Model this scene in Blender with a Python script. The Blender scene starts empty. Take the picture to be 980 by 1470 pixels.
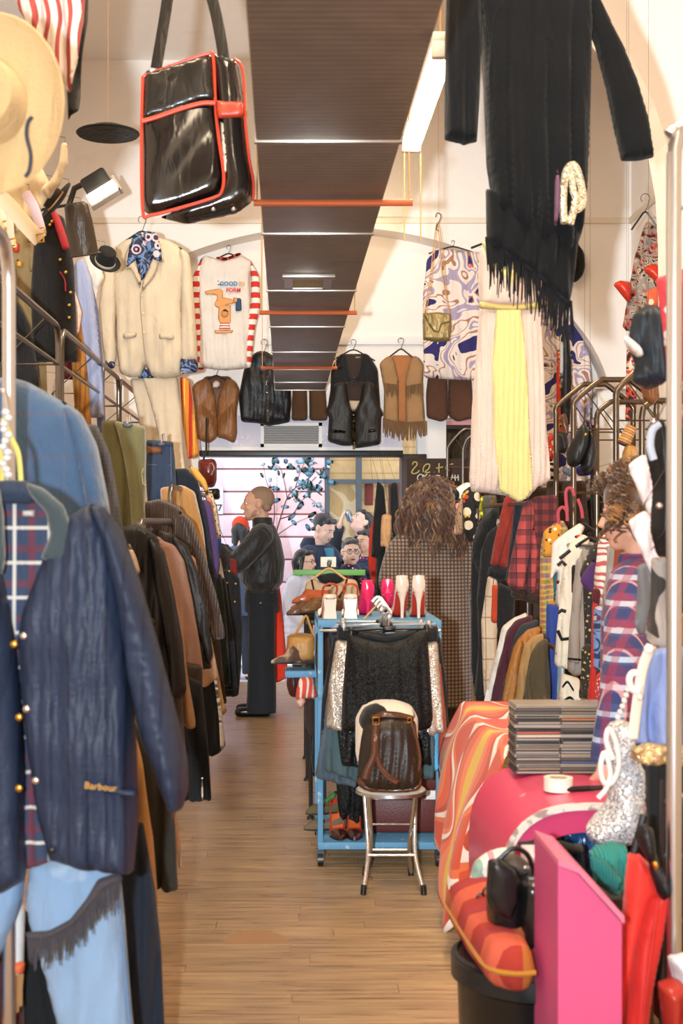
import bpy, bmesh, math, random
import numpy as np
from mathutils import Vector, Matrix, geometry
random.seed(7)
SC = bpy.context.scene
COL = SC.collection
PI = math.pi
# ---------------------------------------------------------------- camera
F, CX, CY, H = 1900.0, 409.0, 749.0, 1.5          # focal length in pixels, vanishing point, eye height
cam_d = bpy.data.cameras.new('camera'); cam = bpy.data.objects.new('camera', cam_d); COL.objects.link(cam)
cam.location = (0, 0, H); cam.rotation_euler = (PI/2, 0, 0)
cam_d.sensor_fit = 'VERTICAL'; cam_d.sensor_height = 36; cam_d.sensor_width = 24
cam_d.lens = 36*F/1470; cam_d.shift_x = (490-CX)/1470; cam_d.shift_y = (CY-735)/1470
cam_d.clip_start = .05; cam_d.clip_end = 200
cam_d.dof.use_dof = True; cam_d.dof.focus_distance = 8.6; cam_d.dof.aperture_fstop = 5.0
SC.camera = cam
vs = SC.view_settings
vs.view_transform = 'Standard'; vs.look = 'None'; vs.gamma = 1; vs.use_curve_mapping = False; vs.exposure = 0.0
# ---------------------------------------------------------------- world and lights
W = bpy.data.worlds.new('world'); SC.world = W; W.use_nodes = True
W.node_tree.nodes['Background'].inputs[0].default_value = (.86, .93, 1, 1)
W.node_tree.nodes['Background'].inputs[1].default_value = 2.6
def light(name, kind, loc, power, col, rot=(0, 0, 0), **kw):
    d = bpy.data.lights.new(name, kind); d.energy = power; d.color = col
    for k, v in kw.items(): setattr(d, k, v)
    o = bpy.data.objects.new(name, d); COL.objects.link(o); o.location = loc; o.rotation_euler = rot
    return o
WARM = (1, .79, .55)
for i, (x, y, z, e) in enumerate([(.6, -1.0, 4.6, 100), (.3, 2.6, 4.9, 150), (.6, 8.0, 5.3, 110), (-1.0, 5.0, 5.3, 60)]):
    light('ceiling_tube_light', 'AREA', (x, y, z), e, WARM, shape='RECTANGLE', size=.35, size_y=2.2)
fl = light('camera_flash', 'SPOT', (-.20, .02, 1.52), 8000, (.80, .92, 1.0), (math.radians(93), 0, math.radians(-1.5)), spot_size=math.radians(74), spot_blend=.5, shadow_soft_size=.03)
fd = fl.data; fd.use_nodes = True
fn = fd.node_tree.nodes.new('ShaderNodeLightFalloff'); fn.inputs['Strength'].default_value = 1; fn.inputs['Smooth'].default_value = 190
fd.node_tree.links.new(fn.outputs['Quadratic'], fd.node_tree.nodes['Emission'].inputs['Strength'])
light('arch_spot_light', 'POINT', ((532-CX)*11.5/F, 11.5, H+(CY-352)*11.5/F+.12), 9, (1, .8, .55), shadow_soft_size=.04)
# ---------------------------------------------------------------- helpers
def P(px, py, Y): return Vector(((px-CX)*Y/F, Y, H+(CY-py)*Y/F))
def S(s): return [tuple(float(v) for v in p.split(',')) for p in s.split()]
def srgb(c):
    if isinstance(c, str): c = tuple(int(c[i:i+2], 16)/255 for i in (0, 2, 4))
    return tuple((v/12.92 if v <= .04045 else ((v+.055)/1.055)**2.4) for v in c[:3])+(1,)
# ---- node helpers
def N(nt, typ, ins=None, **props):
    n = nt.nodes.new('ShaderNode'+typ)
    for k, v in props.items(): setattr(n, k, v)
    for k, v in (ins or {}).items():
        s = n.inputs[k]
        if isinstance(v, bpy.types.NodeSocket): nt.links.new(v, s)
        else: s.default_value = v
    return n
def MA(nt, op, a, b=0.0, c=None):
    d = {0: a, 1: b}
    if c is not None: d[2] = c
    return N(nt, 'Math', d, operation=op).outputs[0]
def MIX(nt, f, a, b, mode='MIX'):
    return N(nt, 'Mix', {0: f, 6: a, 7: b}, data_type='RGBA', blend_type=mode).outputs[2]
MATS = {}
def fab(name, col, rough=.85, var=.12, stripes=(), spots=(), swirl=None, bump=(220, .25), metal=0, sheen=.06, coat=0, wear=None,
        sequin=0, spec=.35, emit=0, rib=None, trans=0, alpha=1, wrinkle=None, warp=0):
    """Procedural cloth or surface; pattern runs in the object's own x-z plane (metres)."""
    if name in MATS: return MATS[name]
    if wrinkle is None: wrinkle = .011 if (bump and sheen) else 0
    m = bpy.data.materials.new(name); m.use_nodes = True; nt = m.node_tree; b = nt.nodes['Principled BSDF']
    tc = N(nt, 'TexCoord').outputs['Object']; co = tc
    if warp:
        nz = N(nt, 'Texture' if 0 else 'TexNoise', {'Vector': tc, 'Scale': 5.0, 'Detail': 1.0}).outputs['Color']
        co = N(nt, 'VectorMath', {0: tc, 1: N(nt, 'VectorMath', {0: nz, 1: (warp,)*3}, operation='MULTIPLY').outputs[0]}, operation='ADD').outputs[0]
    sx = N(nt, 'SeparateXYZ', {0: co}).outputs
    c = N(nt, 'RGB').outputs[0]; c.default_value = srgb(col)
    if swirl:
        sc_, dis, stops = swirl
        mp = N(nt, 'Mapping', {'Vector': co, 'Scale': (1, .25, 1)}).outputs[0]
        nz = N(nt, 'TexNoise', {'Vector': mp, 'Scale': sc_, 'Detail': 1.5, 'Distortion': dis}).outputs[0]
        r = nt.nodes.new('ShaderNodeValToRGB'); nt.links.new(nz, r.inputs[0]); cr = r.color_ramp; cr.interpolation = 'CONSTANT'
        cr.elements[0].position = 0; cr.elements[0].color = srgb(stops[0][1]); cr.elements[1].position = stops[1][0]; cr.elements[1].color = srgb(stops[1][1])
        for p_, cc in stops[2:]:
            e = cr.elements.new(p_); e.color = srgb(cc)
        c = r.outputs[0]
    for (ax, per, wid, off, cc, al) in stripes:
        t = MA(nt, 'FRACT', MA(nt, 'MULTIPLY_ADD', sx['XYZ'.index(ax)], 1/per, off+100))
        msk = MA(nt, 'MULTIPLY', MA(nt, 'LESS_THAN', t, wid), al)
        c = MIX(nt, msk, c, srgb(cc))
    for (sc_, thr, cc, ch) in spots:
        v = N(nt, 'TexVoronoi', {'Vector': co, 'Scale': sc_, 'Randomness': .9})
        msk = MA(nt, 'LESS_THAN', v.outputs['Distance'], thr)
        if ch < 1:
            rr = N(nt, 'SeparateColor', {0: v.outputs['Color']}).outputs[0]
            msk = MA(nt, 'MULTIPLY', msk, MA(nt, 'LESS_THAN', rr, ch))
        c = MIX(nt, msk, c, srgb(cc))
    if var:
        nz = N(nt, 'TexNoise', {'Vector': tc, 'Scale': 9.0, 'Detail': 5.0}).outputs[0]
        k = MA(nt, 'MULTIPLY_ADD', nz, 2*var, 1-var)
        hs = N(nt, 'HueSaturation', {'Color': c, 'Value': k}).outputs[0]; c = hs
    if wear:
        sc_, thr, cc = wear
        nz = N(nt, 'TexNoise', {'Vector': tc, 'Scale': sc_, 'Detail': 4.0}).outputs[0]
        msk = N(nt, 'MapRange', {0: nz, 1: thr, 2: thr+.08, 3: 0.0, 4: 1.0}).outputs[0]
        c = MIX(nt, msk, c, srgb(cc))
    h = None
    if sequin:
        v = N(nt, 'TexVoronoi', {'Vector': tc, 'Scale': float(sequin)})
        k = N(nt, 'SeparateColor', {0: v.outputs['Color']}).outputs[0]
        c = N(nt, 'HueSaturation', {'Color': c, 'Value': MA(nt, 'MULTIPLY_ADD', k, 1.2, .4)}).outputs[0]
        nv = N(nt, 'VectorMath', {0: N(nt, 'VectorMath', {0: v.outputs['Color'], 1: (.5, .5, .5)}, operation='SUBTRACT').outputs[0], 1: (.9, .9, .9)}, operation='MULTIPLY').outputs[0]
        gn = N(nt, 'NewGeometry').outputs['Normal']
        nn = N(nt, 'VectorMath', {0: N(nt, 'VectorMath', {0: gn, 1: nv}, operation='ADD').outputs[0]}, operation='NORMALIZE').outputs[0]
        nt.links.new(nn, b.inputs['Normal'])
    else:
        if bump:
            h = N(nt, 'TexNoise', {'Vector': tc, 'Scale': float(bump[0]), 'Detail': 2.0}).outputs[0]
            h = MA(nt, 'MULTIPLY', h, .0012*bump[1])
        if rib:
            w = N(nt, 'TexWave', {'Vector': tc, 'Scale': float(rib[0]), 'Distortion': .4}, bands_direction=rib[1]).outputs[1]
            w = MA(nt, 'MULTIPLY', w, rib[2]); h = MA(nt, 'ADD', h, w) if h else w
            c = N(nt, 'HueSaturation', {'Color': c, 'Value': MA(nt, 'MULTIPLY_ADD', w, .25/rib[2], .85)}).outputs[0]
        if wrinkle:
            w = N(nt, 'TexNoise', {'Vector': N(nt, 'Mapping', {'Vector': tc, 'Scale': (1.5, 1, .45)}).outputs[0], 'Scale': 13.0, 'Detail': 2.5, 'Distortion': .9}).outputs[0]
            w = MA(nt, 'MULTIPLY', w, wrinkle); h = MA(nt, 'ADD', h, w) if h else w
        if h:
            nt.links.new(N(nt, 'Bump', {'Height': h, 'Strength': 1.0, 'Distance': 1.0}).outputs[0], b.inputs['Normal'])
    nt.links.new(c, b.inputs['Base Color'])
    b.inputs['Roughness'].default_value = rough; b.inputs['Metallic'].default_value = metal
    b.inputs['Specular IOR Level'].default_value = spec
    if sheen: b.inputs['Sheen Weight'].default_value = sheen; b.inputs['Sheen Roughness'].default_value = .5
    if coat: b.inputs['Coat Weight'].default_value = coat; b.inputs['Coat Roughness'].default_value = .12
    if emit: nt.links.new(c, b.inputs['Emission Color']); b.inputs['Emission Strength'].default_value = emit
    if trans: b.inputs['Transmission Weight'].default_value = trans; b.inputs['IOR'].default_value = 1.45
    if alpha < 1: b.inputs['Alpha'].default_value = alpha
    MATS[name] = m
    return m
def plain(name, col, rough=.5, **kw):
    d = dict(var=.04, bump=None, sheen=0, spec=.5); d.update(kw); return fab(name, col, rough, **d)
# ---- objects
def link(name, me, mat=None, parent=None, loc=None):
    o = bpy.data.objects.new(name, me); COL.objects.link(o)
    if me is not None and mat is not None and len(me.materials) == 0: me.materials.append(mat)
    if parent is not None: o.parent = parent
    if loc is not None: o.location = loc
    return o
def mesh(name, V, Fc, smooth=True):
    me = bpy.data.meshes.new(name); me.from_pydata([tuple(v) for v in V], [], [tuple(int(i) for i in f) for f in Fc]); me.update()
    if smooth: me.polygons.foreach_set('use_smooth', [True]*len(me.polygons))
    return me
def tag(o, label=None, cat=None, group=None, kind=None):
    if label: o['label'] = label
    if cat: o['category'] = cat
    if group: o['group'] = group
    if kind: o['kind'] = kind
    return o
def thing(name, label, cat, loc, group=None, rz=0, kind=None):
    o = bpy.data.objects.new(name, None); COL.objects.link(o); o.location = loc; o.rotation_euler = (0, 0, rz); o.empty_display_size = .05
    return tag(o, label, cat, group, kind)
def copy_tree(o, parent=None):
    c = o.copy(); COL.objects.link(c)
    if parent is not None: c.parent = parent
    for ch in list(o.children): copy_tree(ch, c)
    return c
class MB:
    """collects simple solids into one mesh"""
    def __init__(s): s.V = []; s.F = []
    def add(s, V, Fc):
        k = len(s.V); s.V += [tuple(v) for v in V]; s.F += [tuple(i+k for i in f) for f in Fc]; return s
    def box(s, a, b, M=None, bev=0):
        x0, y0, z0 = a; x1, y1, z1 = b
        if bev:
            bm = bmesh.new(); bmesh.ops.create_cube(bm, size=1)
            for v in bm.verts: v.co = Vector(((x0+x1)/2+v.co.x*(x1-x0), (y0+y1)/2+v.co.y*(y1-y0), (z0+z1)/2+v.co.z*(z1-z0)))
            bmesh.ops.bevel(bm, geom=bm.edges[:]+bm.verts[:], offset=bev, segments=2, affect='EDGES', profile=.5)
            bm.verts.index_update(); V = [v.co.copy() for v in bm.verts]; Fc = [[v.index for v in f.verts] for f in bm.faces]; bm.free()
        else:
            V = [Vector(v) for v in ((x0, y0, z0), (x1, y0, z0), (x1, y1, z0), (x0, y1, z0), (x0, y0, z1), (x1, y0, z1), (x1, y1, z1), (x0, y1, z1))]
            Fc = [(0, 3, 2, 1), (4, 5, 6, 7), (0, 1, 5, 4), (1, 2, 6, 5), (2, 3, 7, 6), (3, 0, 4, 7)]
        if M is not None: V = [M @ v for v in V]
        return s.add(V, Fc)
    def tube(s, pts, r, seg=8, closed=False, flat=1.0, rs=None):
        pts = [Vector(p) for p in pts]; n = len(pts); rings = []; up = None
        for i, p in enumerate(pts):
            if closed: t = pts[(i+1) % n]-pts[i-1]
            else: t = pts[min(i+1, n-1)]-pts[max(i-1, 0)]
            t = t.normalized() if t.length > 1e-9 else Vector((0, 0, 1))
            if up is None:
                up = Vector((0, 1, 0)) if abs(t.y) < .9 else Vector((1, 0, 0))
            u = (up-t*up.dot(t)).normalized(); w = t.cross(u); up = u
            rr = r*(rs[i] if rs else 1)
            rings.append([p+u*(math.cos(2*PI*k/seg)*rr*flat)+w*(math.sin(2*PI*k/seg)*rr) for k in range(seg)])
        return s.rings(rings, closed)
    def rings(s, rings, closed=False, cap=True):
        n = len(rings); seg = len(rings[0]); V = [v for r in rings for v in r]; Fc = []
        for i in range(n if closed else n-1):
            for k in range(seg):
                a, b = i*seg+k, i*seg+(k+1) % seg; j = (i+1) % n
                Fc.append((a, b, j*seg+(k+1) % seg, j*seg+k))
        if cap and not closed: Fc += [tuple(range(seg))[::-1], tuple(range((n-1)*seg, n*seg))]
        return s.add(V, Fc)
    def lathe(s, prof, seg=20, M=None):
        R = [[Vector((max(r, 1e-5)*math.cos(2*PI*k/seg), max(r, 1e-5)*math.sin(2*PI*k/seg), z)) for k in range(seg)] for r, z in prof]
        if M is not None: R = [[M @ v for v in r] for r in R]
        return s.rings(R)
    def ell(s, c, r, M=None, seg=14, rg=9):
        R = []
        for i in range(rg+1):
            a = PI*i/rg; R.append([Vector((r[0]*math.sin(a)*math.cos(2*PI*k/seg)+1e-6*k, r[1]*math.sin(a)*math.sin(2*PI*k/seg), r[2]*-math.cos(a))) for k in range(seg)])
        R = [[(M @ v if M is not None else v)+Vector(c) for v in q] for q in R]
        return s.rings(R)
    def cap(s, a, b, ra, rb, seg=12):
        a = Vector(a); b = Vector(b); t = (b-a); L = t.length; t = t/L if L > 1e-9 else Vector((0, 0, 1))
        q = Vector((0, 0, 1)).rotation_difference(t).to_matrix(); R = []
        for i in range(6):
            th = PI/2*(1-i/5); R.append((-ra*math.sin(th), ra*math.cos(th)+1e-5))
        for i in range(6):
            th = PI/2*i/5; R.append((L+rb*math.sin(th), rb*math.cos(th)+1e-5))
        return s.rings([[a+q @ Vector((r*math.cos(2*PI*k/seg), r*math.sin(2*PI*k/seg), z)) for k in range(seg)] for z, r in R])
    def prism(s, pts, y0, y1):
        n = len(pts)
        V = [(x, y0, z) for x, z in pts]+[(x, y1, z) for x, z in pts]
        if sum(pts[i][0]*pts[(i+1) % n][1]-pts[(i+1) % n][0]*pts[i][1] for i in range(n)) < 0: o = 1
        else: o = 0
        Fc = [tuple(range(n)), tuple(range(2*n-1, n-1, -1))]+[(i, i+n, (i+1) % n+n, (i+1) % n) for i in range(n)]
        if o: Fc = [f[::-1] for f in Fc]
        return s.add(V, Fc)
    def build(s, name, mat, parent=None, loc=None, smooth=True, wn=False):
        off = Vector(loc) if (loc is not None and parent is None) else None
        V = [tuple(Vector(v)-off) for v in s.V] if off is not None else s.V
        me = mesh(name, V, s.F, smooth); o = link(name, me, mat, parent)
        if off is not None: o.location = off
        if smooth: 
            try: me.set_sharp_from_angle(angle=math.radians(42))
            except Exception: pass
        return o
def local(root, pts): return [Vector(p)-root.location for p in pts]
# ---- inflated outlines: every cloth piece is a closed solid with front and back
def chaikin(p, it, cut=1e9):
    p = np.array(p, float)
    for _ in range(it):
        q = np.roll(p, -1, 0); L = np.hypot(*(q-p).T)+1e-9; f = np.minimum(.22, cut/L)[:, None]
        p = np.stack([p*(1-f)+q*f, p*f+q*(1-f)], 1).reshape(-1, 2); cut *= .5
    return p
def resample(p, res):
    out = []
    n = len(p)
    for i in range(n):
        a, b = p[i], p[(i+1) % n]; L = np.hypot(*(b-a)); k = max(1, int(round(L/res)))
        if L < res*.35 and out and np.hypot(*(a-out[-1])) < res*.35: continue
        for j in range(k): out.append(a+(b-a)*j/k)
    return np.array(out)
def inside(p, poly):
    x, y = p[:, 0][:, None], p[:, 1][:, None]; a = poly; b = np.roll(poly, -1, 0)
    c = ((a[:, 1] > y) != (b[:, 1] > y)) & (x < (b[:, 0]-a[:, 0])*(y-a[:, 1])/(b[:, 1]-a[:, 1]+1e-12)+a[:, 0])
    return c.sum(1) % 2 == 1
def bdist(p, poly):
    a = poly[None]; b = np.roll(poly, -1, 0)[None]; q = p[:, None]; d = b-a
    t = np.clip(((q-a)*d).sum(2)/((d*d).sum(2)+1e-12), 0, 1); e = q-(a+d*t[..., None])
    return np.sqrt((e*e).sum(2).min(1))
def puff(name, outline, th=.02, bulge=.02, bw=.12, res=.02, fold=(0, 0), wr=.003, sm=1, seed=0, dirx=0, func=None, quilt=None):
    poly = chaikin(outline, sm+1, min(.02, res*.7)) if sm else np.array(outline, float)
    poly = resample(poly, res)
    area = .5*np.sum(poly[:, 0]*np.roll(poly[:, 1], -1)-np.roll(poly[:, 0], -1)*poly[:, 1])
    if area < 0: poly = poly[::-1]
    lo, hi = poly.min(0), poly.max(0)
    gx, gz = np.meshgrid(np.arange(lo[0], hi[0], res), np.arange(lo[1], hi[1], res*.87))
    gx = gx+(np.arange(gx.shape[0]) % 2)[:, None]*res*.5
    g = np.stack([gx.ravel(), gz.ravel()], 1)
    if len(g): g = g[inside(g, poly)]
    if len(g): g = g[bdist(g, poly) > res*.45]
    nb = len(poly); pts = np.concatenate([poly, g]) if len(g) else poly
    r = geometry.delaunay_2d_cdt([Vector(p) for p in pts], [(i, (i+1) % nb) for i in range(nb)], [], 1, 1e-6)
    vc = np.array([tuple(v) for v in r[0]]); tris = r[2]
    d = bdist(vc, poly); isb = d < 1e-5
    rng = np.random.RandomState(seed or (abs(hash(name)) % 1000 if False else len(vc)))
    def prof(u): u = np.clip(u, 0, 1); return np.sqrt(np.maximum(0, 1-(1-u)**2))
    half = th*prof(d/max(th*.8, 1e-4))+bulge*prof(d/bw)
    f = np.zeros(len(vc)); hgt = hi[1]-lo[1]+1e-9; x, z = vc[:, 0], vc[:, 1]
    if fold[0]:
        gg = .2+.8*(hi[1]-z)/hgt; ph = rng.rand(4)*6.28
        s1 = np.sin(2*PI*fold[1]*x+ph[0]+.8*np.sin(2*PI*z/hgt*.7+ph[1])); s2 = np.sin(2*PI*fold[1]*1.7*x+ph[2]+1.2*z/hgt)
        f += fold[0]*gg*(1.2*(1-2*np.abs(s1))+.8*(1-2*np.abs(s2)))
    if wr:
        w = np.zeros(len(vc))
        for _ in range(7):
            k = rng.randn(2)*(5+rng.rand()*14); w += np.sin(x*k[0]*1.3+z*k[1]+rng.rand()*6.28)
        f += wr*w*.6*np.clip(d/.03, 0.15, 1)
    if func is not None: f = f+func(x, z)
    q = 0
    if quilt is not None: q = quilt(x, z)*np.clip(d/.03, 0, 1)
    front = f-half-q; back = f+half
    V = [(x[i], front[i] if not isb[i] else f[i], z[i]) for i in range(len(vc))]
    bi = {}; 
    for i in range(len(vc)):
        if not isb[i]: bi[i] = len(V); V.append((x[i], back[i], z[i]))
    Fc = [tuple(t) for t in tris]+[tuple(bi.get(i, i) for i in reversed(t)) for t in tris]
    return mesh(name, V, Fc)
class Cloth:
    """a thing whose parts are outlines taken at their own distance Y from the camera"""
    def __init__(s, name, label, cat, Y, anchor, group=None, kind=None):
        s.Y = Y; s.root = thing(name, label, cat, P(anchor[0], anchor[1], Y), group, kind=kind); s.n = 0
    def loc(s, pts, Y): return [((px-CX)*Y/F-s.root.location.x, H+(CY-py)*Y/F-s.root.location.z) for px, py in pts]
    def part(s, name, pts, mat, dy=0, th=None, parent=None, label=None, kind=None, res=None, **kw):
        if isinstance(pts, str): pts = S(pts)
        Y = s.Y+dy; o2 = s.loc(pts, Y); res = res or max(.006, 3.8*Y/F)
        if th is None: th = .015
        s.n += 1
        me = puff(name, o2, th=th, res=res, seed=kw.pop('seed', s.n*13+int(abs(pts[0][0])) % 97), **kw)
        me.transform(Matrix.Translation((0, dy, 0)))
        par = parent or s.root
        o = link(name, me, mat, par)
        if label: o['label'] = label
        if kind: o['kind'] = kind
        return o
    def tube(s, name, pts, r, mat, dy=0, seg=8, parent=None, flat=1.0, label=None, smooth=0):
        """pts: (px,py) or (px,py,dy)"""
        if isinstance(pts, str): pts = S(pts)
        q = [Vector(P(p[0], p[1], s.Y+dy+(p[2] if len(p) > 2 else 0)))-s.root.location for p in pts]
        if smooth: q = catmull(q, smooth)
        o = MB().tube(q, r, seg, flat=flat).build(name, mat, parent or s.root)
        if label: o['label'] = label
        return o
    def ball(s, name, px, py, r, mat, dy=0, parent=None, sc=(1, 1, 1)):
        c = P(px, py, s.Y+dy)-s.root.location
        return MB().ell(c, (r*sc[0], r*sc[1], r*sc[2]), seg=10, rg=6).build(name, mat, parent or s.root)
    def fringe(s, name, pts, L, mat, dy=0, n=30, w=.004, jit=.4, parent=None, seed=1):
        """strands hanging below the pixel polyline"""
        rng = random.Random(seed); q = [P(p[0], p[1], s.Y+dy)-s.root.location for p in (S(pts) if isinstance(pts, str) else pts)]
        mb = MB()
        for i in range(n):
            t = (i+rng.random())/n*(len(q)-1); k = min(int(t), len(q)-2); a = q[k].lerp(q[k+1], t-k)
            l = L*(1-jit*rng.random()); sw = rng.uniform(-.1, .1)*l
            mb.tube([a, a+Vector((sw*.5, rng.uniform(-.004, .004), -l*.5)), a+Vector((sw, rng.uniform(-.008, .008), -l))], w, 4, rs=[1, .9, .5])
        o = mb.build(name, mat, parent or s.root); o['kind'] = 'stuff'; return o
def catmull(q, n):
    q = [Vector(p) for p in q]; out = []
    for i in range(len(q)-1):
        a, b, c, d = q[max(i-1, 0)], q[i], q[i+1], q[min(i+2, len(q)-1)]
        for j in range(n):
            t = j/n
            out.append(.5*((2*b)+(c-a)*t+(2*a-5*b+4*c-d)*t*t+(3*b-a-3*c+d)*t**3))
    return out+[q[-1]]
def text(name, s, size, mat, parent=None, M=None, depth=.001, align='CENTER', bold=.012):
    cu = bpy.data.curves.new(name, 'FONT'); cu.body = s; cu.size = size; cu.extrude = depth; cu.align_x = align; cu.offset = size*bold; cu.resolution_u = 2
    t = bpy.data.objects.new(name, cu); COL.objects.link(t)
    me = bpy.data.meshes.new_from_object(t.evaluated_get(bpy.context.evaluated_depsgraph_get())); bpy.data.objects.remove(t); bpy.data.curves.remove(cu)
    me.transform((M or Matrix())@Matrix.Rotation(PI/2, 4, 'X')); me.materials.clear()
    return link(name, me, mat, parent)
# ================================================================= the setting
plaster = fab('plaster', 'f1e9e2', .9, var=.03, wear=(1.3, .66, 'e8dbce'), bump=(60, 1.2), sheen=0)
plaster2 = fab('plaster_grey', 'dcd0c4', .9, var=.05, wear=(2.5, .55, 'c9b7a6'), bump=(60, 1.2), sheen=0)
cream = plain('cream_trim', 'e9dccb', .7)
white_paint = plain('white_paint', 'ece8e4', .6)
dark_wood = fab('dark_wood', '3a2a22', .45, var=.3, bump=(40, .6), sheen=0)
black_metal = plain('black_metal', '17181a', .4)
chrome = plain('chrome', 'd0d4da', .3, metal=1)
steel = plain('steel_tube', '77706a', .3, metal=1)
black_plastic = plain('black_plastic', '141416', .35)
def wood_floor():
    m = bpy.data.materials.new('floor_wood'); m.use_nodes = True; nt = m.node_tree; b = nt.nodes['Principled BSDF']
    geo = N(nt, 'NewGeometry').outputs['Position']; rnd = N(nt, 'ObjectInfo').outputs['Random']
    off = N(nt, 'CombineXYZ', {0: MA(nt, 'MULTIPLY', rnd, 7.0), 1: 0.0, 2: 0.0}).outputs[0]
    p = N(nt, 'VectorMath', {0: geo, 1: off}, operation='ADD').outputs[0]
    g1 = N(nt, 'TexNoise', {'Vector': N(nt, 'Mapping', {'Vector': p, 'Scale': (1.6, 26, 1)}).outputs[0], 'Scale': 2.0, 'Detail': 6.0}).outputs[0]
    r = nt.nodes.new('ShaderNodeValToRGB'); nt.links.new(g1, r.inputs[0]); e = r.color_ramp.elements
    e[0].position = .3; e[0].color = srgb('8e7154'); e[1].position = .72; e[1].color = srgb('c4a47a')
    v = MA(nt, 'MULTIPLY_ADD', rnd, .22, .89)
    st = N(nt, 'TexNoise', {'Vector': geo, 'Scale': 2.2, 'Detail': 3.0}).outputs[0]
    c = N(nt, 'HueSaturation', {'Color': r.outputs[0], 'Value': MA(nt, 'MULTIPLY', v, MA(nt, 'MULTIPLY_ADD', st, .5, .75))}).outputs[0]
    nt.links.new(c, b.inputs['Base Color'])
    nt.links.new(MA(nt, 'MULTIPLY_ADD', g1, .3, .16), b.inputs['Roughness'])
    nt.links.new(N(nt, 'Bump', {'Height': MA(nt, 'MULTIPLY', g1, .002), 'Distance': 1.0, 'Strength': .6}).outputs[0], b.inputs['Normal'])
    return m
floor_m = wood_floor()
fl_o = tag(MB().box((-2.4, -2.6, -.12), (3.2, 7.32, -.012)).box((-2.4, 7.349, -.12), (3.2, 12.42, 0)).build('floor', floor_m, smooth=False), kind='structure')
rng = random.Random(3); pm = {}
for L in (.55, .8, 1.05, 1.3):
    pm[L] = mesh('plank', *(lambda b: (b.V, b.F))(MB().box((.0008, .0012, -.012), (L-.0008, .0938, 0))), smooth=False); pm[L].materials.append(floor_m)
y = 3.55-(3.55-4.69) % .095
y = 4.69-.095*12
while y < 7.3:
    x = -1.35-rng.random()*1.0
    while x < 1.75:
        L = rng.choice(list(pm)); o = link('plank', pm[L], None, fl_o); o.location = (x, y+(.003 if abs(y-4.69) < .01 else 0), 0); x += L
    y += .095
patch_m = plain('floor_patch', 'a9825a', .4, var=.1)
pp = [(math.cos(t)*.115, math.sin(t)*.17) for t in [PI*i/14 for i in range(15)]]
me = mesh('patch', [(x, y, z) for z in (0, .0015) for x, y in pp], [tuple(range(15))[::-1], tuple(range(15, 30))]+[(i, (i+1) % 15, (i+1) % 15+15, i+15) for i in range(15)], False)
o = link('floor_patch', me, patch_m, fl_o); o.location = P(366, 1357, 4.69).to_2d().to_3d()+Vector((0, .006, .0002)); o['label'] = 'half-round repair patch set into the boards'
# back wall with its wide arch
def px2(pts, Y): return [((a-CX)*Y/F, H+(CY-b)*Y/F) for a, b in pts]
arch = [(475+405*math.cos(t), 600-275*math.sin(t)) for t in [PI-PI*i/48 for i in range(49)]]
A = px2(arch, 11.9)
tag(MB().prism([(-2.4, 0), (A[0][0], 0)]+A+[(A[-1][0], 0), (3.11, 0), (3.11, 5.65), (-2.4, 5.65)], 11.9, 12.2).build('wall_back', plaster, smooth=False), kind='structure')
O = px2([(285, 900), (285, 600), (872, 600), (872, 900)], 12.2)
tag(MB().prism([(-2.4, 0), (O[0][0], 0), O[1], O[2], (O[3][0], 0), (3.11, 0), (3.11, 4.6), (-2.4, 4.6)], 12.2, 12.42).build('wall_recess', plaster, smooth=False), kind='structure')
for nm, a, b in (('wall_left', (-2.6, -2.6, 0), (-2.4, 12.4, 5.65)), ('wall_right', (3.11, -2.6, 0), (3.31, 12.4, 5.65)), ('wall_front', (-2.4, -2.8, 0), (3.11, -2.6, 5.65))):
    tag(MB().box(a, b).build(nm, plaster, smooth=False), kind='structure')
tag(MB().box((-2.6, -2.8, 5.65), (3.31, 12.42, 5.8)).build('ceiling', plaster, smooth=False), kind='structure')
rib = px2([(800, -110), (838, -30), (852, 5), (882, 48), (915, 100), (940, 152), (957, 205), (967, 262), (971, 340)], 8.0)
tag(MB().prism([(rib[-1][0], 0)]+rib[::-1]+[(rib[0][0]-.6, 5.65), (3.11, 5.65), (3.11, 0)], 8.0, 8.4).build('wall_rib', plaster, smooth=False), kind='structure')
z0 = H+(CY-321)*11.9/F
tag(MB().box((-2.4, 11.875, z0), (3.11, 11.9, z0+.05), bev=.004).build('trim_1', cream), kind='structure')
tag(MB().box((3.085, 8.4, z0), (3.11, 11.9, z0+.05), bev=.004).build('trim_2', cream), kind='structure')
a, b = P(380, 495, 12.18), P(640, 483, 12.18)
tag(MB().box((a.x, 12.165, a.z), (b.x, 12.2, b.z), bev=.006).build('trim_3', white_paint), kind='structure')
a, b = P(856, 1000, 11.89), P(904, 560, 11.89)
tag(MB().box((a.x, 11.84, 0), (b.x, 11.9, b.z), bev=.01).box((a.x-.03, 11.8, b.z), (b.x+.04, 11.9, b.z+.07), bev=.01).build('trim_4', white_paint), kind='structure')
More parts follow.
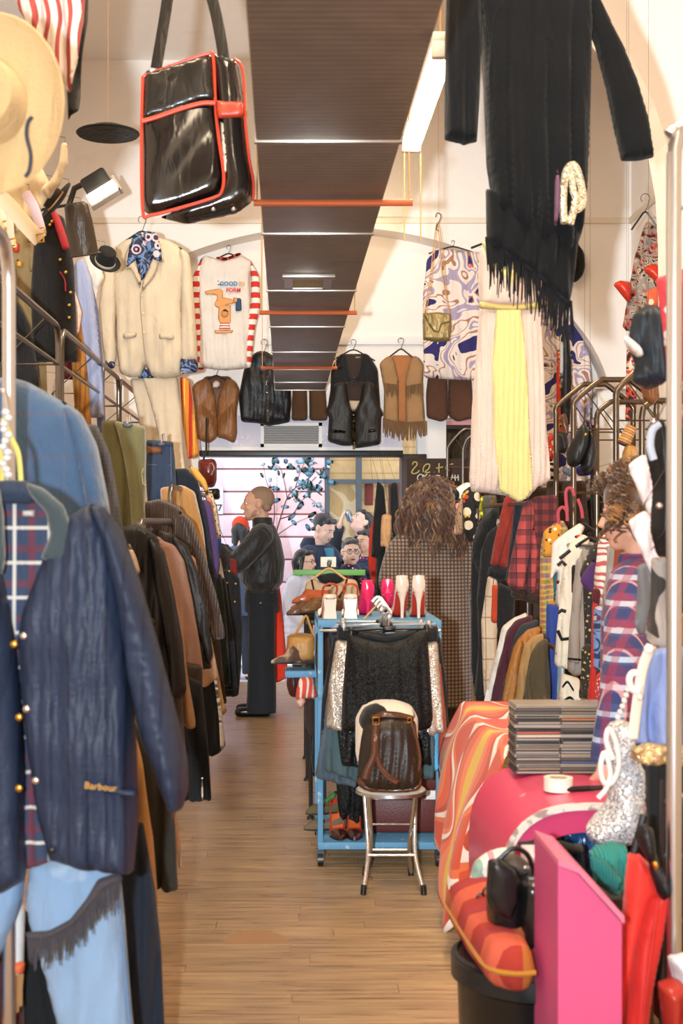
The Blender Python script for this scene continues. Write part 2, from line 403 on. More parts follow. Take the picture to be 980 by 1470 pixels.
# shop front inside the arch
wallpaper = fab('lavender_paper', 'd8d2dc', .8, var=.05, spots=[(22, .22, 'efeaf2', 1), (22, .1, 'a9a0b4', 1)], sheen=0)
a, b = P(286, 655, 12.0), P(578, 600, 12.0)
hd = tag(MB().box((a.x, 12.0, a.z+.05), (b.x, 12.25, b.z+.02), bev=.008).build('trim_5', wallpaper), kind='structure')
MB().box((a.x, 11.97, a.z), (b.x, 12.25, a.z+.05), bev=.006).build('lintel', black_metal, hd)
MB().box((a.x, 11.96, a.z+.05), (b.x, 12.0, a.z+.085), bev=.004).build('ledge', white_paint, hd)
a, b = P(576, 655, 12.05), P(612, 655, 12.05)
tag(MB().box((a.x, 12.02, 0), (b.x, 12.3, a.z+.02), bev=.01).build('door_1', dark_wood), kind='structure')
a, b = P(598, 700, 12.15), P(640, 600, 12.15)
tag(MB().box((a.x, 12.12, 1.9), (b.x, 12.24, b.z), bev=.01).build('trim_6', white_paint), kind='structure')
a, b = P(604, 660, 12.25), P(872, 610, 12.25)
d2 = tag(MB().box((a.x, 12.25, 0), (b.x, 12.4, b.z), bev=.004).build('door_2', dark_wood), kind='structure')
gl = plain('dark_glass', '2a241c', .08)
for i in range(4):
    x0 = a.x+.06+i*.42; MB().box((x0, 12.235, 2.02), (x0+.34, 12.25, 2.36), bev=.006).build('pane', gl, d2)
    MB().box((x0, 12.225, .3), (x0+.34, 12.25, 1.85), bev=.015).build('panel', dark_wood, d2)
# air grille in the header
gr = thing('air_grille', 'white louvred air grille over the shop entrance beside the dark vests', 'vent', P(418, 642, 11.97))
a = P(374, 642, 11.97)-gr.location; b = P(462, 607, 11.97)-gr.location
fm = MB(); t = .03
for q in (((a.x, -.02, a.z), (b.x, .02, a.z+t)), ((a.x, -.02, b.z-t), (b.x, .02, b.z)), ((a.x, -.02, a.z), (a.x+t, .02, b.z)), ((b.x-t, -.02, a.z), (b.x, .02, b.z))): fm.box(*q)
fm.build('frame', white_paint, gr, smooth=False)
MB().box((a.x+.02, .015, a.z+.02), (b.x-.02, .028, b.z-.02)).build('backing', black_metal, gr, smooth=False)
sl = mesh('slat', *(lambda q: (q.V, q.F))(MB().box((a.x+.03, -.012, -.002), (b.x-.03, .012, .002), Matrix.Rotation(-.6, 4, 'X'))), smooth=False); sl.materials.append(plain('grille_slat', 'b9b4b0', .5))
for i in range(7): o = link('slat', sl, None, gr); o.location = (0, 0, a.z+.045+i*(b.z-a.z-.08)/6.5)
# street and facade outside
pink = fab('pink_render', 'edd9e2', .9, var=.05, wear=(.8, .5, 'eebfc0'), bump=(50, 1), sheen=0)
groove = plain('groove_red', '9a6660', .9)
tag(MB().box((-6, 12.42, -.4), (6, 16.4, -.27)).build('street_pavement', fab('paving', 'c9c6d2', .6, var=.1, sheen=0, stripes=[('X', .6, .02, 0, '9a97a2', 1), ('Y', .6, .02, 0, '9a97a2', 1)]), smooth=False), kind='structure')
fx0, fx1 = P(120, 0, 16).x, P(466, 0, 16).x
fac = tag(MB().box((fx0, 16.03, -.1), (fx1, 16.4, 7)).box((fx1, 16.25, -.1), (5, 16.4, 7)).build('facade_wall', groove, smooth=False), kind='structure')
zc = H+(CY-900)*16/F-.0; k = 0
zg = H+(CY-673.5)*16/F
zz = zg-.2735*6
while zz < 6.8:
    MB().box((fx0, 16.0, zz+.012), (fx1, 16.06, zz+.2735-.008), bev=.008).build('course', pink, fac); zz += .2735
MB().box((fx0, 15.95, -.02), (fx1+.02, 16.05, zg-.2735*6), bev=.01).build('plinth', plain('plinth_blue', '8f98a8', .7), fac)
ww = tag(MB().box((fx1, 16.0, -.02), (3.5, 16.1, .7), bev=.01).build('facade_base', plain('sill_stone', 'a6a0a4', .8)), kind='structure')
wf = tag(MB().box((fx1, 16.0, .7), (fx1+.06, 16.12, 3.6)).box((P(511, 0, 16).x, 15.98, .7), (P(519, 0, 16).x, 16.12, 3.6)).box((fx1, 15.99, P(0, 694, 16).z), (3.4, 16.12, P(0, 688, 16).z)).box((P(600, 0, 16).x, 15.98, .7), (P(608, 0, 16).x, 16.12, 3.6)).build('window_1', plain('window_frame_grey', '3c4248', .5), smooth=False), kind='structure')
cur = fab('beige_curtain', 'c9a878', .85, var=.25, stripes=[('Z', .16, .12, 0, 'a58250', .6)])
stat = fab('pale_poster', 'cbb697', .8, var=.1, swirl=(2.2, .6, [(0, 'a8865a'), (.38, 'b99a6c'), (.47, 'cdb892'), (.56, 'b89868'), (.66, 'd8c8a8')]))
x1 = P(511, 0, 16).x; x2 = P(519, 0, 16).x; x3 = P(600, 0, 16).x
MB().box((fx1+.06, 16.1, P(0, 688, 16).z), (x3, 16.13, 3.4)).build('blind', cur, wf, smooth=False)
MB().box((fx1+.06, 16.1, .7), (x1, 16.13, P(0, 694, 16).z)).build('poster', stat, wf, smooth=False)
MB().box((x2, 16.1, .7), (x2+.33, 16.13, P(0, 694, 16).z)).build('curtain', cur, wf, smooth=False)
MB().box((P(524, 0, 16).x, 16.06, 1.7), (P(536, 0, 16).x, 16.1, P(0, 694, 16).z), bev=.01).build('drape', plain('drape_red', '6e2a22', .8), wf)
# number plate on the facade
nb = thing('number_sign', 'white paper sign reading 77 on the pink wall behind the man', 'sign', P(312, 738, 15.95))
a = P(303, 738, 15.95)-nb.location; b = P(320, 700, 15.95)-nb.location
MB().box((a.x, .03, a.z), (b.x, .045, b.z)).build('sheet', plain('paper', 'e8e8ee', .8), nb, smooth=False)
text('numerals', '77', .11, black_plastic, nb, Matrix.Translation((-.0, .028, .04)))
# small street tree with bluish leaves
tr = thing('street_tree', 'slender bare-branched street tree with bluish leaves against the pink wall', 'tree', P(398, 900, 14.9))
tr.location.z = -.27
bark = plain('bark', '5a4640', .85)
br = [("398,958 398,800 396,770 402,745 412,715 424,700 436,694", .012), ("398,800 391,768 394,738 392,715 387,695", .009), ("402,745 420,738 430,722 440,712 452,700", .008), ("412,715 408,692 402,672 392,668 385,674", .006), ("392,715 382,690 378,668", .005), ("424,700 430,680 438,664 448,668", .006), ("396,770 412,758 430,748 446,742", .006), ("436,694 448,682 456,672", .004), ("440,712 455,724 462,736", .004)]
pts_all = []
for s_, r in br:
    q = S(s_); w = catmull([P(a_, b_, 14.9+.12*math.sin(a_*.3))-tr.location for a_, b_ in q], 4); pts_all += w[len(w)//3:]
    MB().tube(w, r, 5, rs=[1-.7*i/len(w) for i in range(len(w))]).build('branch', bark, tr)
lf = [puff('leaf', [(0, 0), (.018, .03), (.014, .065), (0, .085), (-.014, .065), (-.018, .03)], th=.002, bulge=.003, res=.02, wr=0) for _ in range(1)]
leafm = [plain('leaf_teal', '5c8fa3', .45), plain('leaf_pale_blue', '9cc0d0', .45), plain('leaf_dark', '37564f', .5)]
lms = []
for m in leafm:
    c = lf[0].copy(); c.materials.clear(); c.materials.append(m); lms.append(c)
rng = random.Random(11)
for i in range(95):
    p = rng.choice(pts_all) if i > 50 else P(rng.uniform(415, 470), rng.uniform(662, 715), 14.9+rng.uniform(-.2, .2))-tr.location
    o = link('leaf', rng.choice(lms), None, tr); s_ = rng.uniform(.8, 1.9)
    o.location = p+Vector((rng.uniform(-.05, .05), rng.uniform(-.06, .06), rng.uniform(-.06, .06))); o.rotation_euler = (rng.uniform(-1, 1), rng.uniform(0, 6.28), rng.uniform(-1, 1)); o.scale = (s_, s_, s_)
# ================================================================= duct under the ceiling
hd_ = 1.15; zb = H+hd_; dx0, dx1 = (352-CX)*hd_/749, (637-CX)*hd_/749
ductm = fab('duct_metal', '80746a', .42, var=.25, metal=.5, sheen=0, stripes=[], wear=(3, .6, '6e6560'), rib=(9, 'Y', .0006), bump=None)
flm = plain('duct_flange', 'b4aca2', .35, metal=.9, var=.2)
du = thing('ventilation_duct', 'long flat ribbed metal ventilation duct running under the ceiling to the back wall', 'duct', (0, 4, zb))
ys = [.6, 1.55, 2.78, 4.0, 5.28, 6.58, 7.8, 8.96, 9.98, 10.9, 11.55]
for i in range(len(ys)-1):
    MB().box((dx0, ys[i]+.004-4, 0), (dx1, ys[i+1]-.004-4, .26), bev=.006).build('duct_section', ductm, du)
    MB().box((dx0-.006, ys[i+1]-.012-4, -.007), (dx1+.006, ys[i+1]+.012-4, .266), bev=.003).build('flange', flm, du)
va, vb = 6.14, 6.5; vx0, vx1 = (420-CX)*6.3/F, (464-CX)*6.3/F
MB().box((vx0-.05, va-4-.02, -.02), (vx1+.05, va-4+.035, .0), bev=.003).box((vx0-.04, vb-4-.03, -.012), (vx1+.04, vb-4, 0), bev=.003).box((vx0-.04, va-4, -.012), (vx0, vb-4, 0)).box((vx1, va-4, -.012), (vx1+.04, vb-4, 0)).build('outlet_frame', flm, du)
MB().box((vx0, va-4, -.006), (vx1, vb-4, .0)).build('outlet_mesh', fab('filter_mesh', '8f8468', .7, var=.4, spots=[(90, .25, '4a4234', 1)], sheen=0), du, smooth=False)
terra = fab('terracotta_rod', 'b5582c', .55, var=.1, sheen=0); cordm = plain('cord_tan', 'c99a62', .8)
for i, (yy, xa, xb, lab) in enumerate(((4.68, 364, 592, 'nearest of the three terracotta rods slung under the metal duct'), (7.14, 372, 512, 'middle terracotta rod slung under the metal duct behind its air outlet'), (9.7, 374, 484, 'farthest terracotta rod slung under the metal duct above the black vests'))):
    zr = zb-.022; c = P((xa+xb)/2, 0, yy); r = thing('hanging_rod', lab, 'rod', (c.x, yy, zr), 'rods slung under the duct')
    hw = (xb-xa)/2*yy/F
    MB().tube([(-hw, 0, 0), (hw, 0, 0)], .012, 8).build('rod', terra, r)
    for s_ in (-1, 1):
        MB().tube([(s_*(hw-.012), 0, .0), (s_*(hw-.012), 0, 5.65-zr-.001)], .0028, 5).build('cord', cordm, r)
# fluorescent tube fitting beside the duct
tl = thing('fluorescent_lamp', 'glowing white fluorescent tube lamp hanging beside the metal duct', 'lamp', (.54, 5.1, 3.1))
glow = plain('tube_glow', 'fff2d6', .5, var=0); b_ = glow.node_tree.nodes['Principled BSDF']; b_.inputs['Emission Color'].default_value = (1, .84, .6, 1); b_.inputs['Emission Strength'].default_value = 30
for sx_ in (-.02, .02): MB().tube([(sx_, -.56, 0), (sx_, .54, 0)], .017, 10).build('tube', glow, tl)
MB().box((-.04, -.6, .03), (.04, .58, .07), bev=.008).box((-.04, -.6, -.02), (.04, -.565, .04), bev=.006).box((-.04, .545, -.02), (.04, .58, .04), bev=.006).build('housing', white_paint, tl)
for yy in (-.5, .48): MB().tube([(0, yy, .07), (0, yy, 5.65-3.1)], .004, 5).build('cord', cordm, tl)
MB().tube([(-.03, .56, 0), (-.03, .56, -.4)], .003, 5).tube([(.04, .56, 0), (.04, .56, -.4)], .003, 5).build('pull_cord', cordm, tl)
# ================================================================= clothes hung on the walls and from the ceiling
wire = plain('wire', '2b2a2a', .35, metal=.6); brass = plain('brass', 'c8a24a', .3, metal=1); silver = plain('silver', 'cfd0d2', .25, metal=1)
btn_cream = plain('button_cream', 'cdb894', .4); seam_dark = plain('seam_dark', '2a2622', .8)
def hanger(px, py, Y, w, label, drop=14, hook=18, mat=None, name='coat_hanger', r=.004, up=None):
    """hook top at (px,py); shoulders w pixels wide"""
    c = Cloth(name, label, 'hanger', Y, (px, py+hook+drop), 'coat hangers')
    mat = mat or black_plastic; k = w/2
    hk = [(px+.25*hook*math.cos(t), py+.25*hook-.25*hook*math.sin(t)) for t in [-.9+i*(PI+1.2)/8 for i in range(9)]]
    hk = [(2*px-a, b) for a, b in hk]
    c.tube('hook', hk+[(px, py+hook)], r*.6, wire, smooth=2, seg=6)
    c.tube('shoulders', [(px-k, py+hook+drop), (px-k*.5, py+hook+drop*.45), (px, py+hook), (px+k*.5, py+hook+drop*.45), (px+k, py+hook+drop)], r*1.6, mat, seg=8, smooth=3)
    if up is None and Y > 11.4: up = 12.21-Y
    if up is not None: c.tube('nail', [(px, py+1), (px, py+1, up)], .004, wire, seg=6)
    return c
creamwool = fab('cream_wool', 'cab9a0', .9, bump=(180, .5)); creamlap = fab('cream_lapel', 'c6b49a', .9, bump=(180, .5))
printnavy = fab('circle_print', '2c3a5e', .6, swirl=(12, 1.2, [(0, '1f2742'), (.42, '5f7ea6'), (.5, '2b2340'), (.62, '7f9ac0')]), spots=[(12, .40, 'd8b9bd', .55), (12, .27, '2a2140', .55), (12, .13, 'c8a8b0', .55)], sheen=0)
# cream suit jacket
J = Cloth('suit_jacket', 'cream single-breasted suit jacket over a circle-print shirt, hung high on the left', 'jacket', 9.0, (208, 543))
J.part('body', "190,342 176,346 164,358 160,400 166,450 168,505 172,536 188,543 202,541 210,523 218,541 238,544 262,540 266,500 262,440 268,380 258,354 242,345 226,341 208,350", creamwool, th=.035, bulge=.06, bw=.2, fold=(.008, 5), wr=.006)
for nm, q in (('sleeve', "166,352 150,374 146,400 142,440 144,480 149,516 152,529 164,530 168,512 166,470 169,410 172,370"), ('sleeve', "256,352 272,366 276,400 280,450 283,500 283,520 260,522 258,500 260,440 258,390")):
    J.part(nm, q, creamwool, dy=-.02, th=.04, bulge=.025, bw=.06, fold=(.006, 9), wr=.008)
J.part('lapel', "187,347 178,370 181,388 188,386 201,414 203,402 193,376", creamlap, dy=-.115, th=.005, bulge=.004)
J.part('lapel', "229,346 236,376 228,376 222,396 203,420 205,404 216,378", creamlap, dy=-.115, th=.005, bulge=.004)
J.part('shirt', "192,340 226,340 222,368 208,398 202,404 194,372", printnavy, dy=-.1, th=.006)
J.part('collar', "191,336 203,332 204,352 196,372 181,385 184,362", printnavy, dy=-.125, th=.006, bulge=.006)
J.part('collar', "225,334 206,331 207,352 216,370 233,378 231,356", printnavy, dy=-.125, th=.006, bulge=.006)
edgm = plain('lapel_edge', '9c8a70', .8)
for q in ([(181, 386), (188, 385), (200, 413)], [(187, 350), (179, 370), (181, 386)], [(236, 376), (228, 376), (222, 396), (202, 421), (204, 470), (209, 522)]): J.tube('lapel_edge', q, .0032, edgm, dy=-.125, smooth=3)
J.part('cuff', "258,514 284,516 284,534 258,538", printnavy, dy=-.06, th=.03); J.part('cuff', "150,516 165,518 164,530 152,527", printnavy, dy=-.05, th=.03)
J.part('shirt_tail', "196,543 210,524 222,543", printnavy, dy=.0, th=.01)
J.part('pocket', "176,478 196,476 196,484 177,487", creamlap, dy=-.1, th=.006); J.part('pocket', "228,478 250,480 250,488 228,487", creamlap, dy=-.105, th=.006)
for a, b in ((203, 424), (205, 450), (206, 477)): J.ball('button', a, b, .011, btn_cream, dy=-.105, sc=(1, .4, 1))
hanger(204, 310, 9.0, 60, 'black wire-hooked hanger of the cream suit jacket', drop=18, hook=22)
T = Cloth('suit_trousers', 'cream flared suit trousers hanging under the cream jacket', 'trousers', 9.05, (228, 712))
T.part('leg', "186,543 216,543 226,580 236,640 244,700 220,705 206,640 196,585", creamwool, dy=.03, th=.025, bulge=.02, fold=(.012, 6))
T.part('leg', "204,540 255,540 260,590 262,650 272,708 238,713 234,660 222,600", creamwool, dy=-.02, th=.025, bulge=.02, fold=(.014, 6))
# long-sleeved T-shirt with striped sleeves
wht = fab('white_cotton', 'ddd3c9', .9, bump=(260, .3)); redst = fab('red_stripe_sleeve', 'efe6dc', .9, stripes=[('Z', .093, .52, .2, 'd0352a', 1)])
redst2 = fab('red_stripe_shoulder', 'efe6dc', .9, stripes=[('Z', .105, .5, .1, 'd0352a', 1)])
C = Cloth('striped_shirt', 'white long-sleeved T-shirt with red-striped sleeves and a printed figure', 'shirt', 11.5, (322, 533))
C.part('body', "292,366 283,388 284,450 285,528 320,532 357,529 360,460 358,400 362,376 346,366 330,371 312,372", wht, th=.03, bulge=.05, bw=.18, fold=(.012, 5))
C.part('sleeve', "290,368 275,400 274,440 280,480 283,531 293,531 292,470 290,420 294,392", redst, dy=-.01, th=.03, bulge=.01)
C.part('sleeve', "358,372 372,396 374,440 366,470 360,529 351,528 353,460 360,436 360,400", redst, dy=-.01, th=.03, bulge=.01)
C.part('neckband', "310,371 322,375 346,366 344,362 324,370 311,368", plain('red_rib', 'c23a2c', .8), dy=-.07, th=.005)
skin_p = plain('print_skin', 'd99a5e', .8); ink = plain('print_ink', '2b2a33', .8); pred = plain('print_red', 'd0402f', .8); pblue = plain('print_blue', '3c7fb0', .8); pyel = plain('print_yellow', 'd9a050', .8)
dd = -.093
C.part('print_text', "312,403 314,403 314,404 312,404", ink, dy=dd, th=.002, sm=0)
def ptext(s, px, py, h, m, nm='lettering'):
    p = P(px, py, 11.5+dd-.006)-C.root.location; text(nm, s, h, m, C.root, Matrix.Translation(p), depth=.002, bold=.035)
ptext('GOOD', 328, 410, .05, pblue); ptext('IN', 347, 410, .05, pyel); ptext('FORM', 335, 419, .047, pred); ptext('...', 315, 409, .05, ink)
for q, m in (("293,418 315,414 320,417 319,436 315,441 310,436 312,424 300,422 296,423", skin_p), ("309,432 316,428 322,427 338,431 340,434 328,437 318,441 312,442 307,438", skin_p), ("314,438 331,438 331,462 328,466 317,466 313,458", skin_p), ("307,474 335,474 333,478 309,479", skin_p)):
    C.part('printed_figure', q, m, dy=dd, th=.003, bulge=.001, res=.012, wr=0)
C.part('printed_hair', "338,428 346,428 347,446 338,447", plain('print_hair', '2d4a63', .8), dy=dd-.004, th=.003, res=.012, wr=0)
C.part('printed_face', "334,427 341,427 342,434 336,435", skin_p, dy=dd-.005, th=.003, res=.012, wr=0)
C.part('printed_face', "318,446 327,446 328,453 322,457 317,453", plain('print_face', 'c98a55', .8), dy=dd-.004, th=.003, res=.01, wr=0)
C.part('printed_hair', "318,447 323,443 328,447 327,449 322,447", ink, dy=dd-.007, th=.003, res=.01, wr=0)
C.part('printed_shorts', "316,463 329,463 331,474 314,474", fab('print_stripe', 'f2e6e0', .8, stripes=[('Z', .022, .5, 0, 'c84a40', 1)]), dy=dd-.004, th=.003, res=.012, wr=0)
hanger(328, 352, 11.5, 50, 'hanger inside the red-striped T-shirt', drop=12, hook=12)
# waistcoats on the header wall
bsuede = fab('brown_shiny_suede', '80522a', .42, bump=(70, 1.5), sheen=.05, wrinkle=.015); lsl = fab('brown_lining', '5e3a20', .5)
V1 = Cloth('leather_waistcoat', 'glossy tan-brown leather waistcoat with a pointed hem and fringe trim under the striped T-shirt', 'waistcoat', 11.75, (310, 637))
V1.part('back', "294,540 330,540 338,560 340,622 284,622 279,562", lsl, dy=.04, th=.01)
V1.part('front', "294,543 302,546 310,572 312,600 312,628 300,637 286,632 277,624 280,592 275,556 282,548", bsuede, th=.02, bulge=.02, bw=.08, wr=.006)
V1.part('front', "330,543 322,546 312,574 311,628 322,630 336,637 340,624 339,590 344,560 338,548", bsuede, th=.02, bulge=.02, bw=.08, wr=.006)
V1.fringe('fringe', "290,580 300,590 310,600 322,590 334,578", .14, bsuede, dy=-.06, n=24, w=.005)
V1.part('neck_label', "305,546 316,546 316,557 305,557", plain('label_cream', 'd8cdb8', .8), dy=.0, th=.004, sm=0)
hanger(310, 525, 11.76, 40, 'black hanger of the tan-brown leather waistcoat', drop=10, hook=14)
dkl = fab('dark_leather', '23201e', .5, bump=(90, 1.0), sheen=0, wrinkle=.008, spec=.35); blkl = fab('black_leather', '131417', .45, bump=(90, .8), sheen=0, wrinkle=.008, spec=.35)
drk = fab('dark_lining', '33241c', .8)
V0 = Cloth('leather_jacket', 'black leather jacket hanging left of the duct end', 'jacket', 11.8, (380, 610))
V0.part('body', "366,506 376,503 392,512 412,520 416,560 416,606 402,609 384,612 372,608 346,606 342,570 350,530 358,514", blkl, th=.03, bulge=.04, bw=.12, wr=.008, fold=(.01, 7))
V0.part('sleeve', "402,514 416,526 418,580 414,606 404,604 402,560", blkl, dy=-.03, th=.03)
V0.part('zip', "381,512 384,512 386,606 383,606", silver, dy=-.1, th=.003, sm=0)
V0.part('label_patch', "374,526 385,526 385,532 374,532", plain('label_grey', '8a8784', .7), dy=-.1, th=.003, sm=0)
hanger(379, 487, 11.8, 36, 'black hanger of the black leather jacket by the duct', drop=10, hook=18)
VB = Cloth('suede_waistcoat', 'dark rust-brown suede waistcoat mostly hidden behind the duct end', 'waistcoat', 11.95, (442, 605))
VB.part('front', "420,545 440,540 441,604 418,604", fab('rust_suede', '5a3a20', .8), th=.02, fold=(.008, 8)); VB.part('front', "443,540 466,540 470,604 444,604", MATS['rust_suede'], th=.02, fold=(.008, 8))
hanger(442, 524, 11.95, 32, 'hanger of the rust-brown suede waistcoat', drop=10, hook=8)
V2 = Cloth('black_waistcoat', 'plain black cloth waistcoat behind the dark leather one', 'waistcoat', 11.9, (508, 600))
blkc = fab('black_cloth', '17171a', .85)
V2.part('front', "486,510 496,506 500,530 506,548 508,600 480,600 468,598 474,560 475,530", blkc, th=.02, bulge=.02); V2.part('front', "530,510 520,506 516,530 508,548 508,600 536,600 546,590 544,560 542,530", blkc, th=.02, bulge=.02)
V2.part('back', "488,508 528,508 536,560 530,595 484,595 478,560", drk, dy=.04, th=.01)
V2.part('neck_label', "510,512 518,512 518,516 510,516", MATS['label_cream'], dy=.015, th=.004, sm=0)
hanger(507, 487, 11.92, 62, 'black hanger of the plain black waistcoat', drop=16, hook=15)
V3 = Cloth('biker_waistcoat', 'dark brown zipped leather biker waistcoat with two slit pockets', 'waistcoat', 11.7, (507, 645))
V3.part('back', "494,548 522,548 530,575 522,594 496,594 486,575", drk, dy=.06, th=.01)
V3.part('lining', "499,574 519,574 516,590 502,590", fab('lining_beige', 'b9a88e', .8), dy=.04, th=.01)
V3.part('front', "492,546 497,552 500,574 506,592 507,640 490,640 470,634 472,598 466,592 476,570 478,552", dkl, th=.022, bulge=.03, bw=.08, wr=.006); V3.part('front', "526,546 520,552 517,574 508,592 508,644 524,642 546,638 547,598 551,596 542,578 538,552", dkl, th=.022, bulge=.03, bw=.08, wr=.006)
V3.part('zip', "505,590 510,590 509,645 506,645", plain('zip_brass', '6e6250', .35, metal=1), dy=-.055, th=.004, sm=0)
for q in ("474,616 496,618 496,622 474,621", "519,618 540,615 540,620 519,622"): V3.part('pocket', q, blkl, dy=-.06, th=.006)
V3.part('neck_label', "505,560 515,560 515,563 505,563", plain('label_red', 'a83a30', .8), dy=.045, th=.004, sm=0)
hanger(508, 541, 11.7, 40, 'black hanger of the biker waistcoat', drop=9, hook=6)
tans = fab('tan_suede', '9a7650', .9, var=.2, bump=(90, 1)); tand = fab('tan_suede_dark', '77593c', .9, var=.2, bump=(90, 1)); tani = fab('suede_inside', 'a96f42', .9)
V4 = Cloth('fringed_waistcoat', 'tan suede waistcoat with fringe across the chest and hem', 'waistcoat', 11.8, (577, 632))
V4.part('back', "562,510 592,510 600,560 590,608 566,608 556,560", tani, dy=.05, th=.01)
V4.part('front', "560,510 566,518 572,545 572,608 550,606 551,560 544,522 552,514", tans, th=.02, bulge=.02); V4.part('front', "593,510 588,518 581,545 582,610 610,612 606,560 608,524 602,514", tans, th=.02, bulge=.02)
for q, sd in (("552,550 571,552", 1), ("582,554 606,550", 2)): V4.fringe('chest_fringe', q, .12, tand, dy=-.05, n=22, w=.005, seed=sd)
for q, sd in (("550,600 572,606", 3), ("573,604 582,606", 4), ("582,606 611,604", 5)): V4.fringe('hem_fringe', q, .17, tand, dy=-.04, n=24, w=.006, seed=sd)
hanger(575, 485, 11.8, 34, 'black hanger of the tan fringed waistcoat', drop=12, hook=16)
bsd = fab('brown_suede', '5a3a2a', .9, var=.15, bump=(90, 1))
V5 = Cloth('brown_waistcoat', 'dark brown buttoned suede waistcoat showing under the swirl-print tunic', 'waistcoat', 12.0, (642, 607))
V5.part('front', "614,540 642,540 643,600 634,606 612,600 611,565", bsd, th=.02, bulge=.02); V5.part('front', "643,540 676,540 680,600 656,606 643,598", bsd, th=.02, bulge=.02)
for k in range(5): V5.ball('button', 645, 552+k*10, .008, plain('stud_dark', '1e1612', .3), dy=-.045)
hanger(644, 528, 12.02, 50, 'hanger of the dark brown suede waistcoat', drop=8, hook=8)
swirl = fab('swirl_print', 'e6d3c6', .8, var=.03, swirl=(3.4, 1.3, [(0, '2e2a66'), (.37, 'e9d8cd'), (.44, 'a87a62'), (.465, 'e9d8cd'), (.53, 'a99ab4'), (.585, 'ead9ce'), (.63, 'a87a62'), (.655, '312c6a')]), spots=[(5.5, .14, 'd9756e', .5)], warp=.1)
D1 = Cloth('swirl_tunic', 'sleeveless tunic printed with navy, mauve and pink swirls behind the yellow gown', 'dress', 11.8, (645, 545))
D1.part('body', "612,370 622,360 640,357 660,360 690,362 700,400 700,545 680,546 645,545 608,542 606,470 607,420 611,390", swirl, th=.02, bulge=.03, fold=(.012, 5))
hanger(650, 345, 11.82, 70, 'hanger of the swirl-print tunic', drop=10, hook=9)
D2 = Cloth('swirl_curtain', 'swirl-print cloth hung inside the arch right of the yellow gown', 'cloth', 12.05, (815, 720))
D2.part('cloth', "770,420 790,434 812,452 832,476 846,510 852,560 848,640 846,720 776,720 772,560", swirl, th=.012, bulge=.01, fold=(.02, 4))
B1 = Cloth('clutch_bag', 'crinkled gold shoulder bag with a looped flap hanging before the swirl tunic', 'bag', 11.2, (628, 490))
goldl = fab('gold_leather', '9a8658', .4, metal=.4, bump=(60, 2.5), sheen=0, wrinkle=.02)
B1.part('body', "607,450 628,448 646,450 648,470 645,490 625,491 607,488", goldl, th=.035, bulge=.02, bw=.05, res=.01)
B1.part('flap', "607,449 646,450 647,462 634,466 630,478 622,476 614,464", goldl, dy=-.06, th=.006, bulge=.01, res=.01)
B1.tube('strap', [(609, 450), (618, 390), (625, 328), (629, 326), (634, 390), (645, 450)], .004, cordm, smooth=3)
B1.tube('strap', [(611, 452), (621, 390), (627, 328), (632, 330), (638, 390), (643, 450)], .003, cordm, smooth=3)
hk = Cloth('wall_hook', 'bent wire S-hook holding the gold bag', 'hook', 11.2, (628, 330)); hk.tube('wire', [(625, 312), (627, 306), (632, 308), (632, 314), (627, 324), (626, 329), (630, 332)], .004, wire, smooth=4); hk.tube('line', [(629, 306), (629, -60)], .0015, cordm)
# yellow gown
ych = fab('yellow_chiffon', 'dcd08c', .85, var=.04, sheen=.3, swirl=None); pch = fab('pale_pink_chiffon', 'dcc4b6', .85, var=.04, sheen=.3)
Y1 = Cloth('evening_gown', 'long pale pink and yellow pleated chiffon gown hanging in the middle', 'dress', 7.0, (732, 720))
Y1.part('skirt', "688,440 733,444 775,440 780,520 784,620 790,688 782,694 770,700 756,716 742,720 728,712 700,708 676,706 673,690 676,600 682,520", pch, th=.03, bulge=.07, bw=.2, fold=(.012, 16), sm=1, wr=.003, res=.009)
Y1.part('front_panel', "712,444 748,444 756,520 760,620 764,704 752,718 742,721 728,710 716,706 708,620 706,520", ych, dy=-.10, th=.008, bulge=.02, fold=(.010, 18), wr=.002, res=.009)
Y1.part('bodice', "688,352 698,362 712,382 733,397 752,382 768,362 776,356 778,400 776,438 732,442 688,438 686,400", pch, dy=-.01, th=.03, bulge=.06, bw=.1, fold=(.004, 40))
Y1.part('neck_trim', "690,347 703,346 716,370 734,390 752,370 766,350 776,352 758,386 735,410 708,386", ych, dy=-.09, th=.008, bulge=.01)
Y1.part('waistband', "687,433 732,437 777,433 777,443 732,447 687,443", fab('gold_band', 'c9b877', .5, metal=.3, bump=(200, 2)), dy=-.1, th=.008)
hanger(728, 322, 7.02, 104, 'dark hanger of the pale yellow gown', drop=18, hook=16)
# black knitted dress with fringe, near the camera
bkn = fab('black_knit', '17191c', .95, var=.1, bump=(400, .5), sheen=.1, spec=.1)
K = Cloth('fringed_dress', 'long-sleeved black knitted dress with a slanting fringed hem hanging near the ceiling', 'dress', 4.4, (760, 460))
K.part('body', "680,-60 760,-70 842,-60 850,40 848,100 846,180 842,260 836,330 820,370 780,356 745,340 706,300 697,240 693,120 688,40", bkn, th=.05, bulge=.05, bw=.12, fold=(.016, 7), res=.014)
K.part('skirt', "697,270 740,285 800,300 838,300 832,340 822,410 818,440 800,425 770,395 735,372 698,345", bkn, dy=-.03, th=.02, bulge=.02, fold=(.012, 8))
K.part('sleeve', "642,-60 690,-60 690,60 688,140 684,206 660,207 638,201 638,60", bkn, dy=-.06, th=.04, bulge=.02, fold=(.008, 8))
K.part('sleeve', "836,-60 870,20 895,70 915,120 930,170 939,226 915,231 892,231 880,180 868,120 855,70 846,40", bkn, dy=-.02, th=.035, bulge=.02)
K.fringe('hem_fringe', "697,340 735,368 770,390 800,420 820,432", .16, bkn, dy=-.04, n=90, w=.003, jit=.35)
K.fringe('hem_fringe', "702,335 740,350 775,380", .12, bkn, dy=-.0, n=40, w=.003, jit=.35, seed=9)
